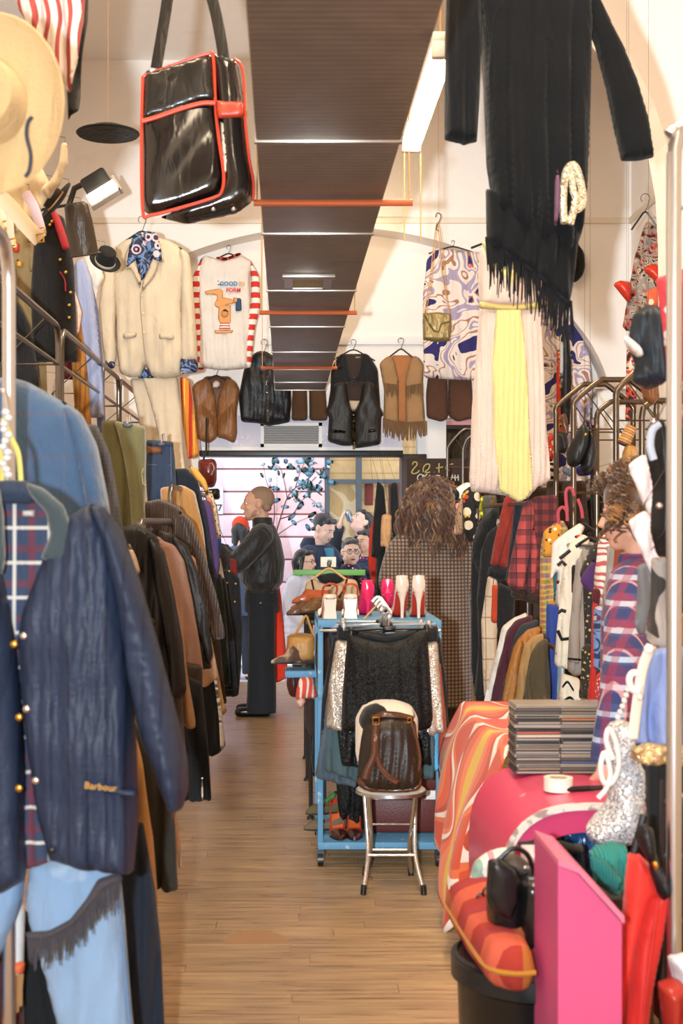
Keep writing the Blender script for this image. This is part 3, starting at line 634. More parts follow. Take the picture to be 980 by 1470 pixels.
K.tube('hanging_cord', [(760, -65), (760, -700)], .003, cordm)
N1 = Cloth('sequin_brooch', 'cream and gold beaded letter-shaped motif hanging at the hip of the black dress', 'ornament', 4.25, (822, 325))
seqc = fab('cream_sequin', 'e8dcc0', .25, sequin=260, metal=.5, sheen=0)
ring = [(810, 320), (808, 296), (809, 270), (813, 246), (822, 237), (830, 250), (836, 280), (834, 296), (822, 303)]
N1.tube('beaded_outline', [(a, b, .01*math.sin(i)) for i, (a, b) in enumerate(ring)], .013, seqc, smooth=4)
N1.tube('beaded_bar', [(821, 240), (822, 270), (826, 288), (818, 322)], .012, seqc, smooth=3)
N1.part('tail', "796,262 800,240 804,262 803,300 799,326 795,322", fab('plum_cloth', '6e4a66', .6), th=.008)
# black vinyl flight bag
vin = fab('black_vinyl', '101113', .18, var=.1, bump=None, sheen=0, coat=.5, spec=.6, wrinkle=.004); vin2 = fab('black_vinyl_worn', '23211e', .3, var=.2, bump=None, sheen=0, coat=.2, wrinkle=.005); pip = plain('red_piping', 'c8442e', .35)
FB = Cloth('flight_bag', 'glossy black vinyl flight bag with red piping hanging from the ceiling', 'bag', 4.5, (268, 318))
FB.part('body', "206,104 250,92 296,77 306,82 311,150 318,220 322,262 312,282 270,296 222,309 208,306 203,290 202,180", vin, th=.035, bulge=.02, bw=.1, res=.012, wr=.004)
FB.part('side', "300,80 318,80 342,92 350,140 356,220 364,262 362,290 340,306 268,322 228,312 300,286 318,266 312,180", vin, dy=.02, th=.045, bulge=.03, bw=.06, res=.012)
FB.part('upper_panel', "208,106 250,93 296,79 303,84 308,144 290,144 250,158 205,172", vin2, dy=-.052, th=.006, bulge=.012, res=.014)
FB.tube('piping', [(205, 110), (250, 93), (298, 77), (306, 84), (309, 150), (314, 200), (321, 250), (318, 276), (306, 284), (260, 298), (216, 309), (205, 303), (203, 200), (205, 110)], .006, pip, dy=-.045, smooth=4)
FB.tube('piping', [(204, 174), (225, 168), (260, 156), (290, 148), (309, 148)], .008, pip, dy=-.062, smooth=4, flat=.6)
FB.tube('piping', [(336, 84), (348, 100), (352, 160), (352, 176), (358, 230), (364, 262), (363, 288)], .005, pip, dy=-.02, smooth=4)
FB.part('tab', "309,144 349,146 351,168 312,170", pip, dy=-.06, th=.006, res=.008)
FB.part('side_trim', "315,172 324,172 330,230 324,260 319,256 318,215", plain('cream_vinyl', 'cfc8bc', .25), dy=-.036, th=.004, res=.012)
for a in (306, 335): FB.ball('stud', a, 300-(a-306)*.0, .008, chrome, dy=-.035)
for q in ([(224, 98), (234, 40), (243, -20), (262, -160)], [(328, 150), (322, 90), (312, 30), (300, -20), (270, -160)]):
    mb = MB(); w = [P(a, b, 4.46)-FB.root.location for a, b in q]; mb.tube(catmull(w, 4), .022, 6, flat=.12); mb.build('strap', vin2, FB.root)
FB.tube('hook_cord', [(266, -155), (266, -560)], .003, cordm)
# hat-shaped disc seen edge-on, added for a dark shadow-like mark
EH = Cloth('felt_hat_shape', 'dark edge-on disc added for a shadow-like mark behind the flight bag strap', 'hat', 6.5, (155, 195))
felt = fab('black_felt', '191817', .9)
EH_m = MB().lathe([(0, .0), (.15, .004), (.157, .012), (.15, .018), (.1, .024), (.09, .04), (.06, .048), (0, .05)], 24); EH_m.build('brim', felt, EH.root)
EH.tube('line', [(155, 186), (155, -470)], .0012, cordm)
# ================================================================= left side: racks and clothes
def rack(name, label, X, z, y0, y1, mat=None, r=.016, low=None, base=True, dx=0):
    """rail along the aisle with bent ends"""
    mat = mat or steel; c = thing(name, label, 'rack', (X, y0, 0), 'tubular racks on the left')
    L = y1-y0; k = .1
    def arc(y, s): return [(dx*(y > 0), y+s*k*(1-math.cos(t)), z-k+k*math.sin(t)) for t in [PI/2*i/5 for i in range(6)]]
    MB().tube([(0, 0, .02)]+arc(0, 1)+arc(L, -1)[::-1]+[(dx, L, .02)], r, 10).build('rail', mat, c)
    if low: MB().tube([(0, 0, low), (0, L, low)], r*.6, 8).build('crossbar', mat, c)
    MB().tube([(-.25, 0, .02), (.03, 0, .02)], r, 8).build('foot', mat, c); MB().tube([(dx-.25, L, .02), (dx+.03, L, .02)], r, 8).build('foot', mat, c)
    return c
nm = ('nearest', 'second', 'third', 'fourth')
for i, (a, b) in enumerate(((5.0, 6.72), (6.8, 8.25), (8.32, 9.15), (9.2, 10.65))):
    c = rack('clothes_rack', nm[i]+' tall bent-tube rack in the row along the left wall', -1.15, 2.49, a, b, low=2.3)
    MB().tube([(0, b-a-.0, 2.3), (-.3, b-a, 2.3), (-.3, b-a, .02)], .008, 6).tube([(0, b-a-.35, 2.485), (-.3, b-a, 2.3)], .004, 5).build('brace', steel, c)
for i, (a, b) in enumerate(((1.7, 2.95), (3.62, 4.7), (4.98, 6.42), (6.7, 9.45))):
    rack('low_clothes_rack', ('chrome rack by the quilted jacket, its post at the left edge', 'low rack behind the blue tweed jacket', 'middle low rack under the leather coats on the left', 'far low rack where the man browses')[i], (-.615, -.62, -.55, -.58)[i], (2.12, 1.6, 1.5, 1.68)[i], a, b, dx=.03 if i == 3 else 0, mat=chrome if i == 0 else steel, r=.015)
# ---- the quilted jacket in front
navyq = fab('navy_quilt', '2c3851', .5, var=.22, stripes=[('X', .038, .14, .43, '161e32', .6)], bump=(150, .6), sheen=0, wrinkle=.008, spec=.3)
cord = fab('corduroy_green', '3f5058', .9, rib=(60, 'X', .0006), sheen=.4)
tartan = fab('tartan_lining', '3e4c66', .85, stripes=[('X', .075, .2, .1, '7a3a46', .75), ('Z', .075, .2, .4, '7a3a46', .6), ('X', .075, .1, .55, 'e6dfd6', .9), ('Z', .075, .1, .75, 'e6dfd6', .9)])
Q = Cloth('quilted_jacket', 'navy quilted jacket with corduroy collar and tartan lining, nearest on the left rack', 'jacket', 2.8, (40, 1282))
def quilt(x, z): return .008*np.abs(np.sin(PI*x/.038+.5*np.sin(z*7)))**.5+.004*np.abs(np.sin(z*42+9*np.abs(np.mod(x/.038, 1)-.5)))
Q.part('lining', "-60,700 60,700 78,730 70,800 40,900 60,1100 72,1236 0,1262 -80,1270 -100,900", tartan, dy=.05, th=.006, bulge=.003, fold=(.004, 8))
Q.part('front', "62,800 100,740 128,722 160,745 172,800 182,900 196,1060 200,1160 192,1252 130,1247 72,1232 56,1170 46,1110 38,1060 30,985 26,920 32,880", navyq, th=.03, bulge=.05, bw=.12, fold=(.006, 6), quilt=quilt, res=.0065, wr=.006)
Q.part('front', "4,830 14,880 22,920 28,985 34,1060 36,1120 34,1180 38,1258 0,1282 -90,1290 -200,1270 -190,1000 -160,760 -60,735 -20,760", navyq, dy=.005, th=.03, bulge=.04, bw=.12, quilt=quilt, res=.009, wr=.004)
Q.part('sleeve', "128,722 150,728 176,762 200,830 226,920 250,1010 270,1090 272,1130 262,1162 244,1168 232,1140 214,1090 196,1040 180,960 166,860 150,790", navyq, dy=-.03, th=.05, bulge=.03, bw=.05, quilt=lambda x, z: .005*np.abs(np.sin(PI*z/.04+x*14)), wr=.007, res=.009)
Q.part('collar', "36,692 62,700 92,726 104,760 112,806 92,812 58,802 72,768 66,736 44,712", cord, dy=-.05, th=.012, bulge=.012)
Q.part('collar', "-30,692 0,700 6,740 8,800 4,826 -20,806", cord, dy=-.04, th=.012, bulge=.012)
Q.part('inner_collar', "-30,688 40,690 66,716 40,724 -20,722", fab('lining_navy', '333f55', .9), dy=.02, th=.008)
Q.part('pocket', "128,1122 172,1130 198,1132 196,1145 160,1140 126,1132", navyq, dy=-.085, th=.008, res=.009)
p = P(144, 1134, 2.8-.105)-Q.root.location; text('embroidery', 'Barbour', .020, plain('gold_thread', 'c89a4a', .6), Q.root, Matrix.Translation(p)@Matrix.Rotation(.1, 4, 'Y'), depth=.001)
for a, b, m in ((34, 913, silver), (20, 925, brass), (38, 1018, silver), (27, 1030, brass), (51, 1121, silver), (27, 1132, brass), (74, 1221, black_plastic), (174, 1139, black_plastic)): Q.ball('snap', a, b, .008, m, dy=-.085, sc=(1, .45, 1))
Q.part('size_label', "32,732 50,732 50,742 32,742", plain('label_white', 'dcd8d4', .8), dy=.03, th=.003, sm=0, res=.01)
h = Cloth('plastic_hanger', 'wide grey-black plastic hanger of the navy quilted jacket', 'hanger', 2.83, (30, 720))
h.part('shoulders', "-60,720 -30,706 0,694 24,690 46,696 66,710 78,724 60,722 40,708 20,702 0,706 -30,720", plain('grey_plastic', '3c4244', .4), th=.012, bulge=.008)
h.tube('hook', [(10, 694), (10, 660), (10, 600), (4, 560), (-6, 566)], .004, chrome, smooth=3)
hc = Cloth('bead_chain', 'chain of clear plastic hanger links with a yellow ribbon above the quilted jacket', 'chain', 2.78, (14, 690))
for i in range(12): hc.ball('link', 8+4*math.sin(i*1.9), 592+i*8.2, .009, plain('clear_plastic', 'd5d8de', .2, spec=.6), sc=(1, .8, .8))
for q in ([(4, 600), (14, 625), (26, 650), (30, 690)], [(-2, 640), (2, 665), (2, 690)]):
    mb = MB(); mb.tube(catmull([P(a, b, 2.8)-hc.root.location for a, b in q], 4), .006, 6, flat=.3); mb.build('ribbon', plain('yellow_ribbon', 'cfc860', .5), hc.root)
denl = fab('light_denim', '8fb0d6', .85, var=.1, bump=(500, .6), wear=(7, .58, 'b3cbe6'), rib=(260, 'X', .0002), sheen=.1)
Jn = Cloth('light_jeans', 'pale blue jeans hanging below the navy quilted jacket', 'trousers', 2.92, (110, 1560))
Jn.part('leg', "44,1230 170,1228 178,1300 186,1400 200,1570 104,1570 84,1480 66,1400 46,1340 36,1290", denl, th=.03, bulge=.04, bw=.1, fold=(.008, 6), res=.014)
Jn.part('leg', "-100,1240 40,1230 34,1290 16,1340 -4,1380 -30,1480 -140,1480", denl, dy=.03, th=.03, bulge=.03, fold=(.008, 6), res=.014)
Jn.tube('seam', [(164, 1240), (172, 1300), (180, 1400), (194, 1560)], .003, plain('seam_blue', '6288b4', .8), dy=-.05)
greyk = fab('grey_knit', '4a4850', .95)
Sf = Cloth('fringed_scarf', 'charcoal scarf edge with hanging fringe across the pale jeans', 'scarf', 2.78, (100, 1380))
Sf.part('band', "36,1338 70,1336 100,1320 124,1290 140,1262 170,1252 178,1262 150,1275 128,1302 104,1330 72,1346 38,1348", greyk, th=.008)
Sf.fringe('fringe', "40,1344 72,1342 102,1326 126,1298 146,1270 174,1260", .075, greyk, n=70, w=.0025, jit=.4)
whs = Cloth('white_belt', 'white and orange studded strap hanging between the jeans legs', 'belt', 2.98, (24, 1420))
whs.part('strap', "18,1300 30,1280 36,1310 34,1380 30,1400 12,1400 12,1340", plain('strap_white', 'd8d8d8', .6), th=.01); whs.part('tip', "10,1380 36,1380 34,1398 12,1398", plain('strap_orange', 'd8683a', .6), dy=-.015, th=.008)
whs.fringe('tassel', "10,1398 32,1398", .09, plain('tassel_tan', 'b98a5c', .8), n=16)
mar = Cloth('maroon_trousers', 'dark maroon trousers at the bottom left corner', 'trousers', 3.1, (0, 1560)); mar.part('leg', "-60,1300 22,1330 34,1420 40,1560 -80,1560", fab('maroon_cloth', '4a2326', .9), fold=(.01, 6))
blk2 = Cloth('black_trousers', 'black trousers seen between the pale jeans legs', 'trousers', 3.15, (70, 1560)); blk2.part('leg', "30,1300 60,1330 90,1450 110,1580 30,1580", fab('black_wool', '15181c', .9), fold=(.01, 6))
# ---- jackets behind it on the lower rack
btw = fab('blue_tweed', '3e5a7c', .95, var=.14, bump=(160, 1.2), sheen=.4, stripes=[('X', .09, .04, .2, '5d5a6a', .5), ('Z', .11, .035, .3, '6a4a52', .45)])
Bt = Cloth('tweed_jacket', 'blue windowpane tweed jacket behind the quilted jacket', 'jacket', 3.5, (60, 1000))
Bt.part('body', "-60,560 10,540 40,548 80,570 112,592 128,640 140,760 160,1000 -60,1000", btw, th=.05, bulge=.05, bw=.14, fold=(.006, 5), res=.012)
Bt.part('sleeve', "86,572 118,594 140,640 152,700 166,780 190,880 214,990 190,1000 160,900 130,760", btw, dy=-.02, th=.05, bulge=.03, res=.012)
def coat(name, label, cat, Y, mat, q, th=.03, sleeve=None, extra=(), group=None, fold=(.014, 8), **kw):
    pts = S(q); c = Cloth(name, label, cat, Y, (sum(p[0] for p in pts)/len(pts), max(p[1] for p in pts)), group)
    th *= .75
    c.part(kw.pop('pn', 'body'), pts, mat, th=th, bulge=.016, fold=fold, wr=kw.pop('wr', .010), **kw)
    if sleeve: c.part('sleeve', sleeve, mat, dy=-th-.012, th=th*.9, bulge=.012, wr=.009, fold=(.005, 12))
    for e in extra: c.part(e[0], e[1], e[2], dy=e[3] if len(e) > 3 else -th-.03, th=.006)
    return c
gtw = fab('grey_tweed', '4c4d52', .95, bump=(160, 1.2), stripes=[('X', .012, .4, 0, '3a3b40', .5), ('Z', .012, .4, 0, '3a3b40', .5)])
coat('grey_coat', 'grey herringbone coat edge behind the blue tweed jacket', 'coat', 3.8, gtw, "40,600 140,610 158,650 170,720 184,800 186,1000 40,1000")
tanf = fab('tan_cloth', '9c7650', .9, bump=(120, .8)); tan2 = fab('camel_cloth', 'b78a52', .9, bump=(120, .8)); tan3 = fab('rose_tan_leather', '9a7868', .5, var=.2, bump=(70, 1), sheen=0, wrinkle=.006, wear=(4, .6, '5f5048'))
nvy = fab('navy_cloth', '1c2330', .9); olv = fab('dark_olive', '2c2a22', .9); blkw = MATS['black_wool']; brn = fab('dark_brown', '3a2a20', .9)
coat('long_tan_coat', 'long tan coat whose hem shows under the quilted jacket sleeve', 'coat', 3.75, tan2, "60,800 150,800 180,1000 206,1100 220,1200 226,1300 222,1312 190,1200 60,1200")
coat('navy_trousers', 'long navy trousers below the quilted jacket, beside the pale jeans', 'trousers', 3.3, nvy, "150,1180 206,1180 222,1270 232,1370 244,1580 160,1580", pn='leg')
coat('olive_coat', 'long dark olive coat with hem above the floor near the tan coat', 'coat', 4.1, olv, "120,900 205,1060 236,1120 252,1180 256,1276 238,1280 222,1276 160,1200")
coat('cream_shawl', 'pale striped hem peeping past the dark olive coat', 'shawl', 4.3, fab('cream_stripe', 'b99a78', .9, stripes=[('X', .02, .3, 0, '7a5c48', .8)]), "230,1120 250,1150 258,1200 262,1244 254,1246 240,1200")
blc = coat('leather_coat', 'long black leather coat on the left rack, its sleeve toward the aisle', 'coat', 4.9, blkl, "150,760 200,752 226,770 240,820 250,1008 150,1008", sleeve="214,770 236,790 250,850 262,920 268,990 262,1004 246,1000 238,930 222,840")
blc.part('trim', "185,778 196,800 202,822 194,826 184,800", plain('cream_fur', 'c9b098', .9), dy=-.06, th=.015); blc.part('belt', "206,880 226,890 226,900 206,892", dkl, dy=-.06, th=.01)
coat('brown_leather_coat', 'dark brown long coat in front of the zipped black trousers', 'coat', 5.05, brn, "150,900 240,900 262,1010 270,1120 262,1160 236,1160 200,1100")
coat('suede_coat', 'tan suede coat hem showing below the black leather coat', 'coat', 5.15, tanf, "180,780 240,800 262,900 270,970 281,1036 280,1046 258,1042 200,1000")
coat('zip_trousers', 'black trousers with a zipped hem on the left rack near the aisle', 'trousers', 5.35, blkw, "250,960 290,980 300,1080 304,1148 290,1150 262,1150 250,1060", pn='leg', extra=[("zip", "289,1120 291,1112 292,1148 289,1148", silver)])
tl_ = coat('tan_leather_jacket', 'rose-tan leather jacket with darkened hem on the left rack', 'jacket', 5.5, tan3, "200,764 228,770 250,790 264,860 278,985 200,985", sleeve="226,774 250,782 264,804 276,860 286,920 292,960 290,984 272,984 262,920 244,840")
tl_.part('dark_hem', "264,950 290,955 291,986 266,987", fab('dark_hem_leather', '3c2f28', .6), dy=-.075, th=.006)  # hem drawn in a darker brown than the rest of the jacket
coat('belted_leather_jacket', 'black leather jacket with shoulder straps behind the rose-tan one', 'jacket', 5.75, dkl, "210,756 246,766 270,790 284,850 296,920 304,960 230,960", sleeve="246,768 268,782 284,820 298,880 306,940 300,956 286,920 268,840")
coat('beige_coat', 'pale beige coat hem on the left rack near the brown ribbed cardigan', 'coat', 5.95, fab('beige_cloth', 'bb9474', .9), "240,780 280,800 296,880 310,950 314,972 296,986 270,985")
coat('trimmed_trousers', 'black trousers with a white side stripe, hem near the floor', 'trousers', 6.1, blkw, "280,960 310,968 318,1020 324,1070 316,1080 304,1086 284,1082", pn='leg', extra=[("side_stripe", "307,975 311,975 318,1020 323,1062 321,1074 316,1076 314,1030", plain('stripe_white', 'e0dcd8', .8))])
coat('rust_coat', 'rust-tan coat hem just past the striped black trousers', 'coat', 6.35, tan2, "290,900 312,960 320,1000 326,1022 318,1028 300,1020")
rib = fab('brown_rib_knit', '3d2a1e', .95, rib=(28, 'X', .004), bump=(200, 1), sheen=.3)
cg = coat('ribbed_cardigan', 'chunky brown ribbed cardigan on the left rack', 'cardigan', 6.6, rib, "190,724 230,716 258,728 276,760 292,820 310,920 190,920", th=.04, sleeve="256,732 276,748 294,800 310,850 322,905 322,918 306,918 292,860 272,790")
coat('gold_velvet_jacket', 'camel velvet jacket between the ribbed cardigan and the navy coat', 'jacket', 7.3, fab('camel_velvet', 'a87a42', .8, sheen=.6), "230,700 262,696 280,706 292,760 300,830 310,900 240,900")
nc = coat('lined_coat', 'navy coat with a yellow lining edge on the far left rack', 'coat', 7.7, nvy, "240,674 268,672 284,690 296,740 310,840 318,960 270,960", extra=[("lining", "270,668 282,672 296,690 300,706 297,714 290,698 276,682", plain('lining_yellow', 'd9a44a', .8))])
coat('purple_dress', 'purple dress sleeve at the end of the left rack', 'dress', 8.0, fab('purple_cloth', '54406e', .85), "290,716 302,720 310,760 316,810 312,834 300,830 290,790")
coat('rust_dress', 'thin orange dress edge beside the purple dress', 'dress', 8.3, fab('orange_cloth', 'c9784a', .85), "296,712 304,716 312,770 314,800 304,800")
coat('print_scarf', 'black and cream patterned scarf at the end of the left rack', 'scarf', 8.5, fab('leopard', 'd8c8b0', .85, spots=[(45, .3, '2a2420', 1)]), "294,700 304,706 312,730 318,768 314,776 306,760 298,730")
coat('blue_shirt', 'royal blue shirt cuff the man is reaching for', 'shirt', 8.9, fab('royal_blue', '2f4fa8', .8), "300,748 312,752 318,776 316,800 308,806 300,790")
coat('pale_blouse', 'whitish blouse hem hanging near the man\'s hands', 'blouse', 9.0, wht, "300,790 316,800 322,830 326,858 314,862 302,850")
for i, (y, q, lb) in enumerate(((7.0, "270,880 312,890 322,980 326,1010 290,1010", 'dark brown skirt hem behind the beige coat'), (8.4, "290,820 318,824 326,900 332,985 300,985", 'dark green long coat near the man, nearer of two'), (8.9, "296,826 324,830 336,920 341,990 310,992", 'black long coat near the man, farther of two'))):
    coat('long_coat', lb, 'coat', y, (brn, fab('bottle_green', '1d2622', .9), blkw)[i], q)
gb = coat('military_coat', 'black coat with gold buttons beside the man\'s legs', 'coat', 9.5, blkc, "306,816 330,818 344,830 348,900 346,960 342,1000 312,1000")
for a, b in ((326, 837), (338, 838), (324, 862), (337, 864), (329, 820)): gb.ball('button', a, b, .010, brass, dy=-.06)
coat('red_slip', 'dark red strip of cloth between the gold-buttoned coat and the man', 'dress', 9.75, fab('deep_red', '7a1f1e', .85), "330,800 340,804 344,870 343,940 334,940")
# trousers clipped over the lower rack
oliv = fab('olive_cord', '6e6c4a', .9, var=.15, bump=(120, 1), sheen=.4); dend = fab('dark_denim', '2f3d55', .85, var=.15, bump=(500, .5)); 
ol = Cloth('olive_trousers', 'olive corduroy trousers clipped to a hanger on the left', 'trousers', 6.3, (180, 790))
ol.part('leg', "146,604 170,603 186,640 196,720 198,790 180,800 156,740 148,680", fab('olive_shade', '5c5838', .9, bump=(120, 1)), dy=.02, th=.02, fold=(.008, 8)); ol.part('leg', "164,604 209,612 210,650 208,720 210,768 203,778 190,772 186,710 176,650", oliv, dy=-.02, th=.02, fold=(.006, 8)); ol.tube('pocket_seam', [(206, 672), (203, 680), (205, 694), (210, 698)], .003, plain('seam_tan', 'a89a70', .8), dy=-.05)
ol.part('leg_end', "188,770 208,772 200,790 194,812 190,800", oliv, dy=.01, th=.015)
def clip(px, py, Y, label, s=1.0):
    c = Cloth('clip', label, 'clip', Y, (px, py+10)); c.part('jaw', [(px-8*s, py+3), (px+8*s, py+3), (px+7*s, py+10), (px-7*s, py+10)], plain('clip_blue_grey', '56606e', .3), th=.012); c.tube('lever', [(px, py+4), (px, py-6), (px+3, py-9), (px+3, py+2)], .006, silver); return c
clip(183, 604, 6.22, 'metal trouser clip on the olive corduroys')
dj = Cloth('dark_jeans', 'folded dark blue jeans with a brown leather patch, clipped up on the left', 'trousers', 7.4, (230, 730))
dj.part('seat', "210,632 248,634 251,660 254,712 252,716 212,726 209,680", dend, th=.03, fold=(.006, 8)); dj.part('waistband', "210,631 249,634 249,643 210,642", dend, dy=-.03, th=.014); dj.part('patch', "211,640 232,642 232,652 211,651", fab('patch_leather', '7c4c2c', .7), dy=-.05, th=.005, sm=0)
dj.tube('seam', [(212, 667), (245, 668)], .003, plain('seam_denim', '51617c', .8), dy=-.045); dj.tube('seam', [(245, 640), (246, 700)], .003, MATS['seam_denim'], dy=-.045)
clip(232, 631, 7.32, 'small metal clip on the dark blue jeans', .7)
# ---- upper left: garments above the racks
mb_ = fab('military_black', '1c1a1a', .9)
MJ = Cloth('military_jacket', 'black military jacket with a red collar and gold buttons, upper left', 'jacket', 7.5, (80, 500))
MJ.part('body', "50,318 70,300 92,312 106,380 110,480 112,520 60,520 52,420", mb_, th=.04, bulge=.03); MJ.part('sleeve', "50,330 64,318 70,400 72,520 48,520 44,420", mb_, dy=-.05, th=.04)
MJ.part('collar', "72,302 78,300 86,312 96,340 101,358 90,360 80,330", plain('collar_red', 'b02c34', .8), dy=-.08, th=.015)
for a, b in ((75, 318), (72, 323), (86, 373), (94, 391), (101, 420), (99, 438), (99, 456)): MJ.ball('button', a, b, .011, brass, dy=-.085)
MJ.tube('piping', [(86, 390), (93, 402), (94, 418)], .004, MATS['collar_red'], dy=-.085, smooth=3)
lb = fab('light_blue_cotton', '9aa2c0', .85, var=.06)
LS = Cloth('blue_shirt', 'light blue-grey shirt hanging beside the military jacket', 'shirt', 8.2, (128, 600)); LS.part('body', "106,378 120,369 132,400 140,470 148,560 150,600 124,600 114,480 107,420", lb, fold=(.01, 7)); LS.part('sleeve', "130,400 140,440 148,520 152,620 140,622 134,520", fab('mid_blue_cotton', '5c6488', .85), dy=.02)
WS = Cloth('white_shirt', 'white shirt beside the light blue one under the black felt hat', 'shirt', 8.35, (138, 450)); WS.part('body', "118,368 138,366 144,384 150,398 140,420 136,442 130,420 124,390", wht, fold=(.01, 7))
YG = coat('brown_striped_dress', 'yellow-brown striped cloth under the military jacket', 'dress', 8.1, fab('amber_stripe', 'a8702c', .85, stripes=[('X', .03, .4, 0, '7a4a20', .7)]), "100,440 116,460 124,520 134,640 112,640 104,540")
coat('pink_blouse', 'pale pink blouse edge beside the military jacket buttons', 'blouse', 7.9, fab('pale_pink', 'ecc8b8', .85), "102,404 112,430 118,450 114,480 106,482 102,440")
coat('maroon_vest', 'dark red cloth behind the bent tube of the nearest tall rack', 'waistcoat', 8.6, fab('maroon2', '5e1f26', .85), "84,490 104,490 110,530 108,545 88,545")
KJ = Cloth('khaki_jacket', 'khaki jacket with straps and flaps, upper left', 'jacket', 7.7, (40, 520)); kh = fab('khaki', '8a744f', .9, var=.2)
KJ.part('body', "-10,340 14,334 40,330 52,350 62,420 66,480 70,640 -10,640", kh, th=.04, wr=.01, fold=(.012, 6)); KJ.part('strap', "38,334 44,340 50,380 48,390 42,390 40,360", kh, dy=-.07, th=.012); KJ.part('pocket', "46,360 56,392 66,440 68,480 60,470 50,420", kh, dy=-.07, th=.012); KJ.part('badge', "18,346 28,350 27,363 19,362", plain('badge_red', 'c23a24', .6), dy=-.07, th=.006, sm=0)
KJ.part('badge', "24,372 32,376 32,384 24,382", plain('badge_yellow', 'd8a040', .6), dy=-.07, th=.006, sm=0)
coat('black_overcoat', 'black overcoat hanging behind the nearest tall rack post', 'coat', 7.3, blkc, "-20,430 14,420 30,440 44,470 56,540 62,640 -20,640")
coat('dark_brown_jacket', 'dark brown jacket at the far left edge above the tweed', 'jacket', 7.0, brn, "-30,372 10,360 20,380 22,420 24,470 -30,470")
# fill the shelf of belts and pale ribbons under the straw hat
beige = plain('belt_cream', 'd2c0a4', .6)
for i, (q, lb, w) in enumerate((([(0, 282), (18, 300), (36, 322), (58, 345)], 'broad cream belt sloping under the straw hat', .03), ([(16, 284), (14, 310), (16, 340), (18, 352)], 'narrow cream belt hanging straight under the straw hat', .014), ([(36, 276), (48, 296), (56, 320), (60, 336)], 'pale mauve belt beside the broad cream one', .02), ([(-4, 292), (4, 310), (10, 326)], 'cream and black strap at the left edge under the hat', .014))):
    c = Cloth('belt', lb, 'belt', 5.2+i*.08, q[-1]); mb = MB(); mb.tube(catmull([P(a, b, c.Y)-c.root.location for a, b in q], 5), w, 8, flat=.2); mb.build('strap', beige if i != 2 else plain('belt_mauve', 'c4aeb8', .6), c.root)
    c.tube('buckle', [(q[-1][0]-6, q[-1][1]-8), (q[-1][0]+4, q[-1][1]-10), (q[-1][0]+5, q[-1][1]+2), (q[-1][0]-4, q[-1][1]+3), (q[-1][0]-6, q[-1][1]-8)], .004, brass, dy=-.03)
coat('cream_ruffle_blouse', 'crumpled cream blouse under the straw hat brim', 'blouse', 5.6, fab('cream_silk', 'd4c09c', .7), "-20,262 30,258 60,240 74,268 62,300 40,330 -20,340", wr=.02)
# hats
straw = fab('straw', 'ccb184', .8, var=.08, bump=(120, 2.5), sheen=.1)
HT = thing('straw_hat', 'big cream straw hat with its crown toward the viewer at the upper left edge', 'hat', P(-8, 152, 2.7))
R = Matrix.Rotation(PI/2, 4, 'X')@Matrix.Rotation(.0, 4, 'Y')
e = Matrix.Diagonal((.80, 1, 1, 1))
bR = .186
MB().lathe([(.088, .004), (.13, -.004), (.165, 0), (bR-.006, .012), (bR, .016), (bR-.004, .02), (.165, .008), (.13, .004), (.088, .01)], 40, Matrix.Rotation(-.06, 4, 'Z')@R@e).build('brim', straw, HT)
MB().lathe([(.092, 0), (.09, .03), (.082, .075), (.07, .096), (.05, .1), (.03, .094), (0, .088)], 32, R@Matrix.Diagonal((.78, .92, 1, 1))).build('crown', straw, HT)
MB().tube(catmull([P(a, b, 2.66)-HT.location for a, b in ((46, 168), (40, 176), (38, 195), (44, 222), (42, 244), (36, 254))], 4), .004, 6).build('cord', plain('cord_navy', '2a3a50', .7), HT)
MB().tube([(0, .03, .17), (0, .03, 5.65-HT.location.z)], .002, 5).build('line', cordm, HT)
ST = Cloth('striped_shirt', 'red and white striped shirt hanging behind the straw hat, top left', 'shirt', 3.7, (78, 176))
ST.part('body', "20,-40 128,-50 122,10 116,70 106,118 98,130 80,100 50,50 24,10", fab('candy_stripe', 'eee4dc', .85, stripes=[('X', .034, .38, 0, 'a84a48', 1)], warp=.06), th=.02, fold=(.02, 9)); ST.tube('line', [(80, -45), (80, -400)], .002, cordm)
coat('black_shawl', 'black cloth edge right of the striped shirt, top left', 'shawl', 4.0, blkc, "98,-60 128,-60 126,30 116,110 112,160 98,176 96,130 108,90")
def hat(label, px, py, Y, w, hgt, mat, tilt=0, rz=0, band=None, brim=1.5, fl=.3, cat='hat', name='felt_hat_shape'):
    h = thing(name, label, cat, P(px, py, Y)); r = w*Y/F/2; hh = hgt*Y/F; M = Matrix.Rotation(rz, 4, 'Y')@Matrix.Rotation(tilt, 4, 'X')@Matrix.Diagonal((1, .85, 1, 1))
    MB().lathe([(r*.95, 0), (r, .002), (r*.97, hh*.6), (r*.85, hh*.94), (r*.6, hh), (0, hh*.93)], 24, M).build('crown', mat, h)
    MB().lathe([(r*.9, -.004), (r*brim, fl*r-.004), (r*brim+.004, fl*r+.002), (r*brim, fl*r+.006), (r*.95, .006)], 24, M).build('brim', mat, h)
    if band: MB().lathe([(r*1.005, .005), (r*1.03, .008), (r*1.02, hh*.22), (r*.99, hh*.23)], 24, M).build('band', band, h)
    return h
blh = fab('brown_leather_hat', '3a2d20', .4, var=.3, bump=(60, 1.5), sheen=0, wrinkle=.01)
hat('worn dark brown leather top hat above the military jacket', 122, 366, 7.2, 40, 74, blh, tilt=.25, rz=-.15, band=None, brim=1.12, fl=0, name='leather_hat')
hat('black felt hat with a cream cord edge between the leather hat and the cream suit', 150, 378, 7.5, 30, 26, felt, tilt=.9, rz=.5, band=MATS['belt_cream'])
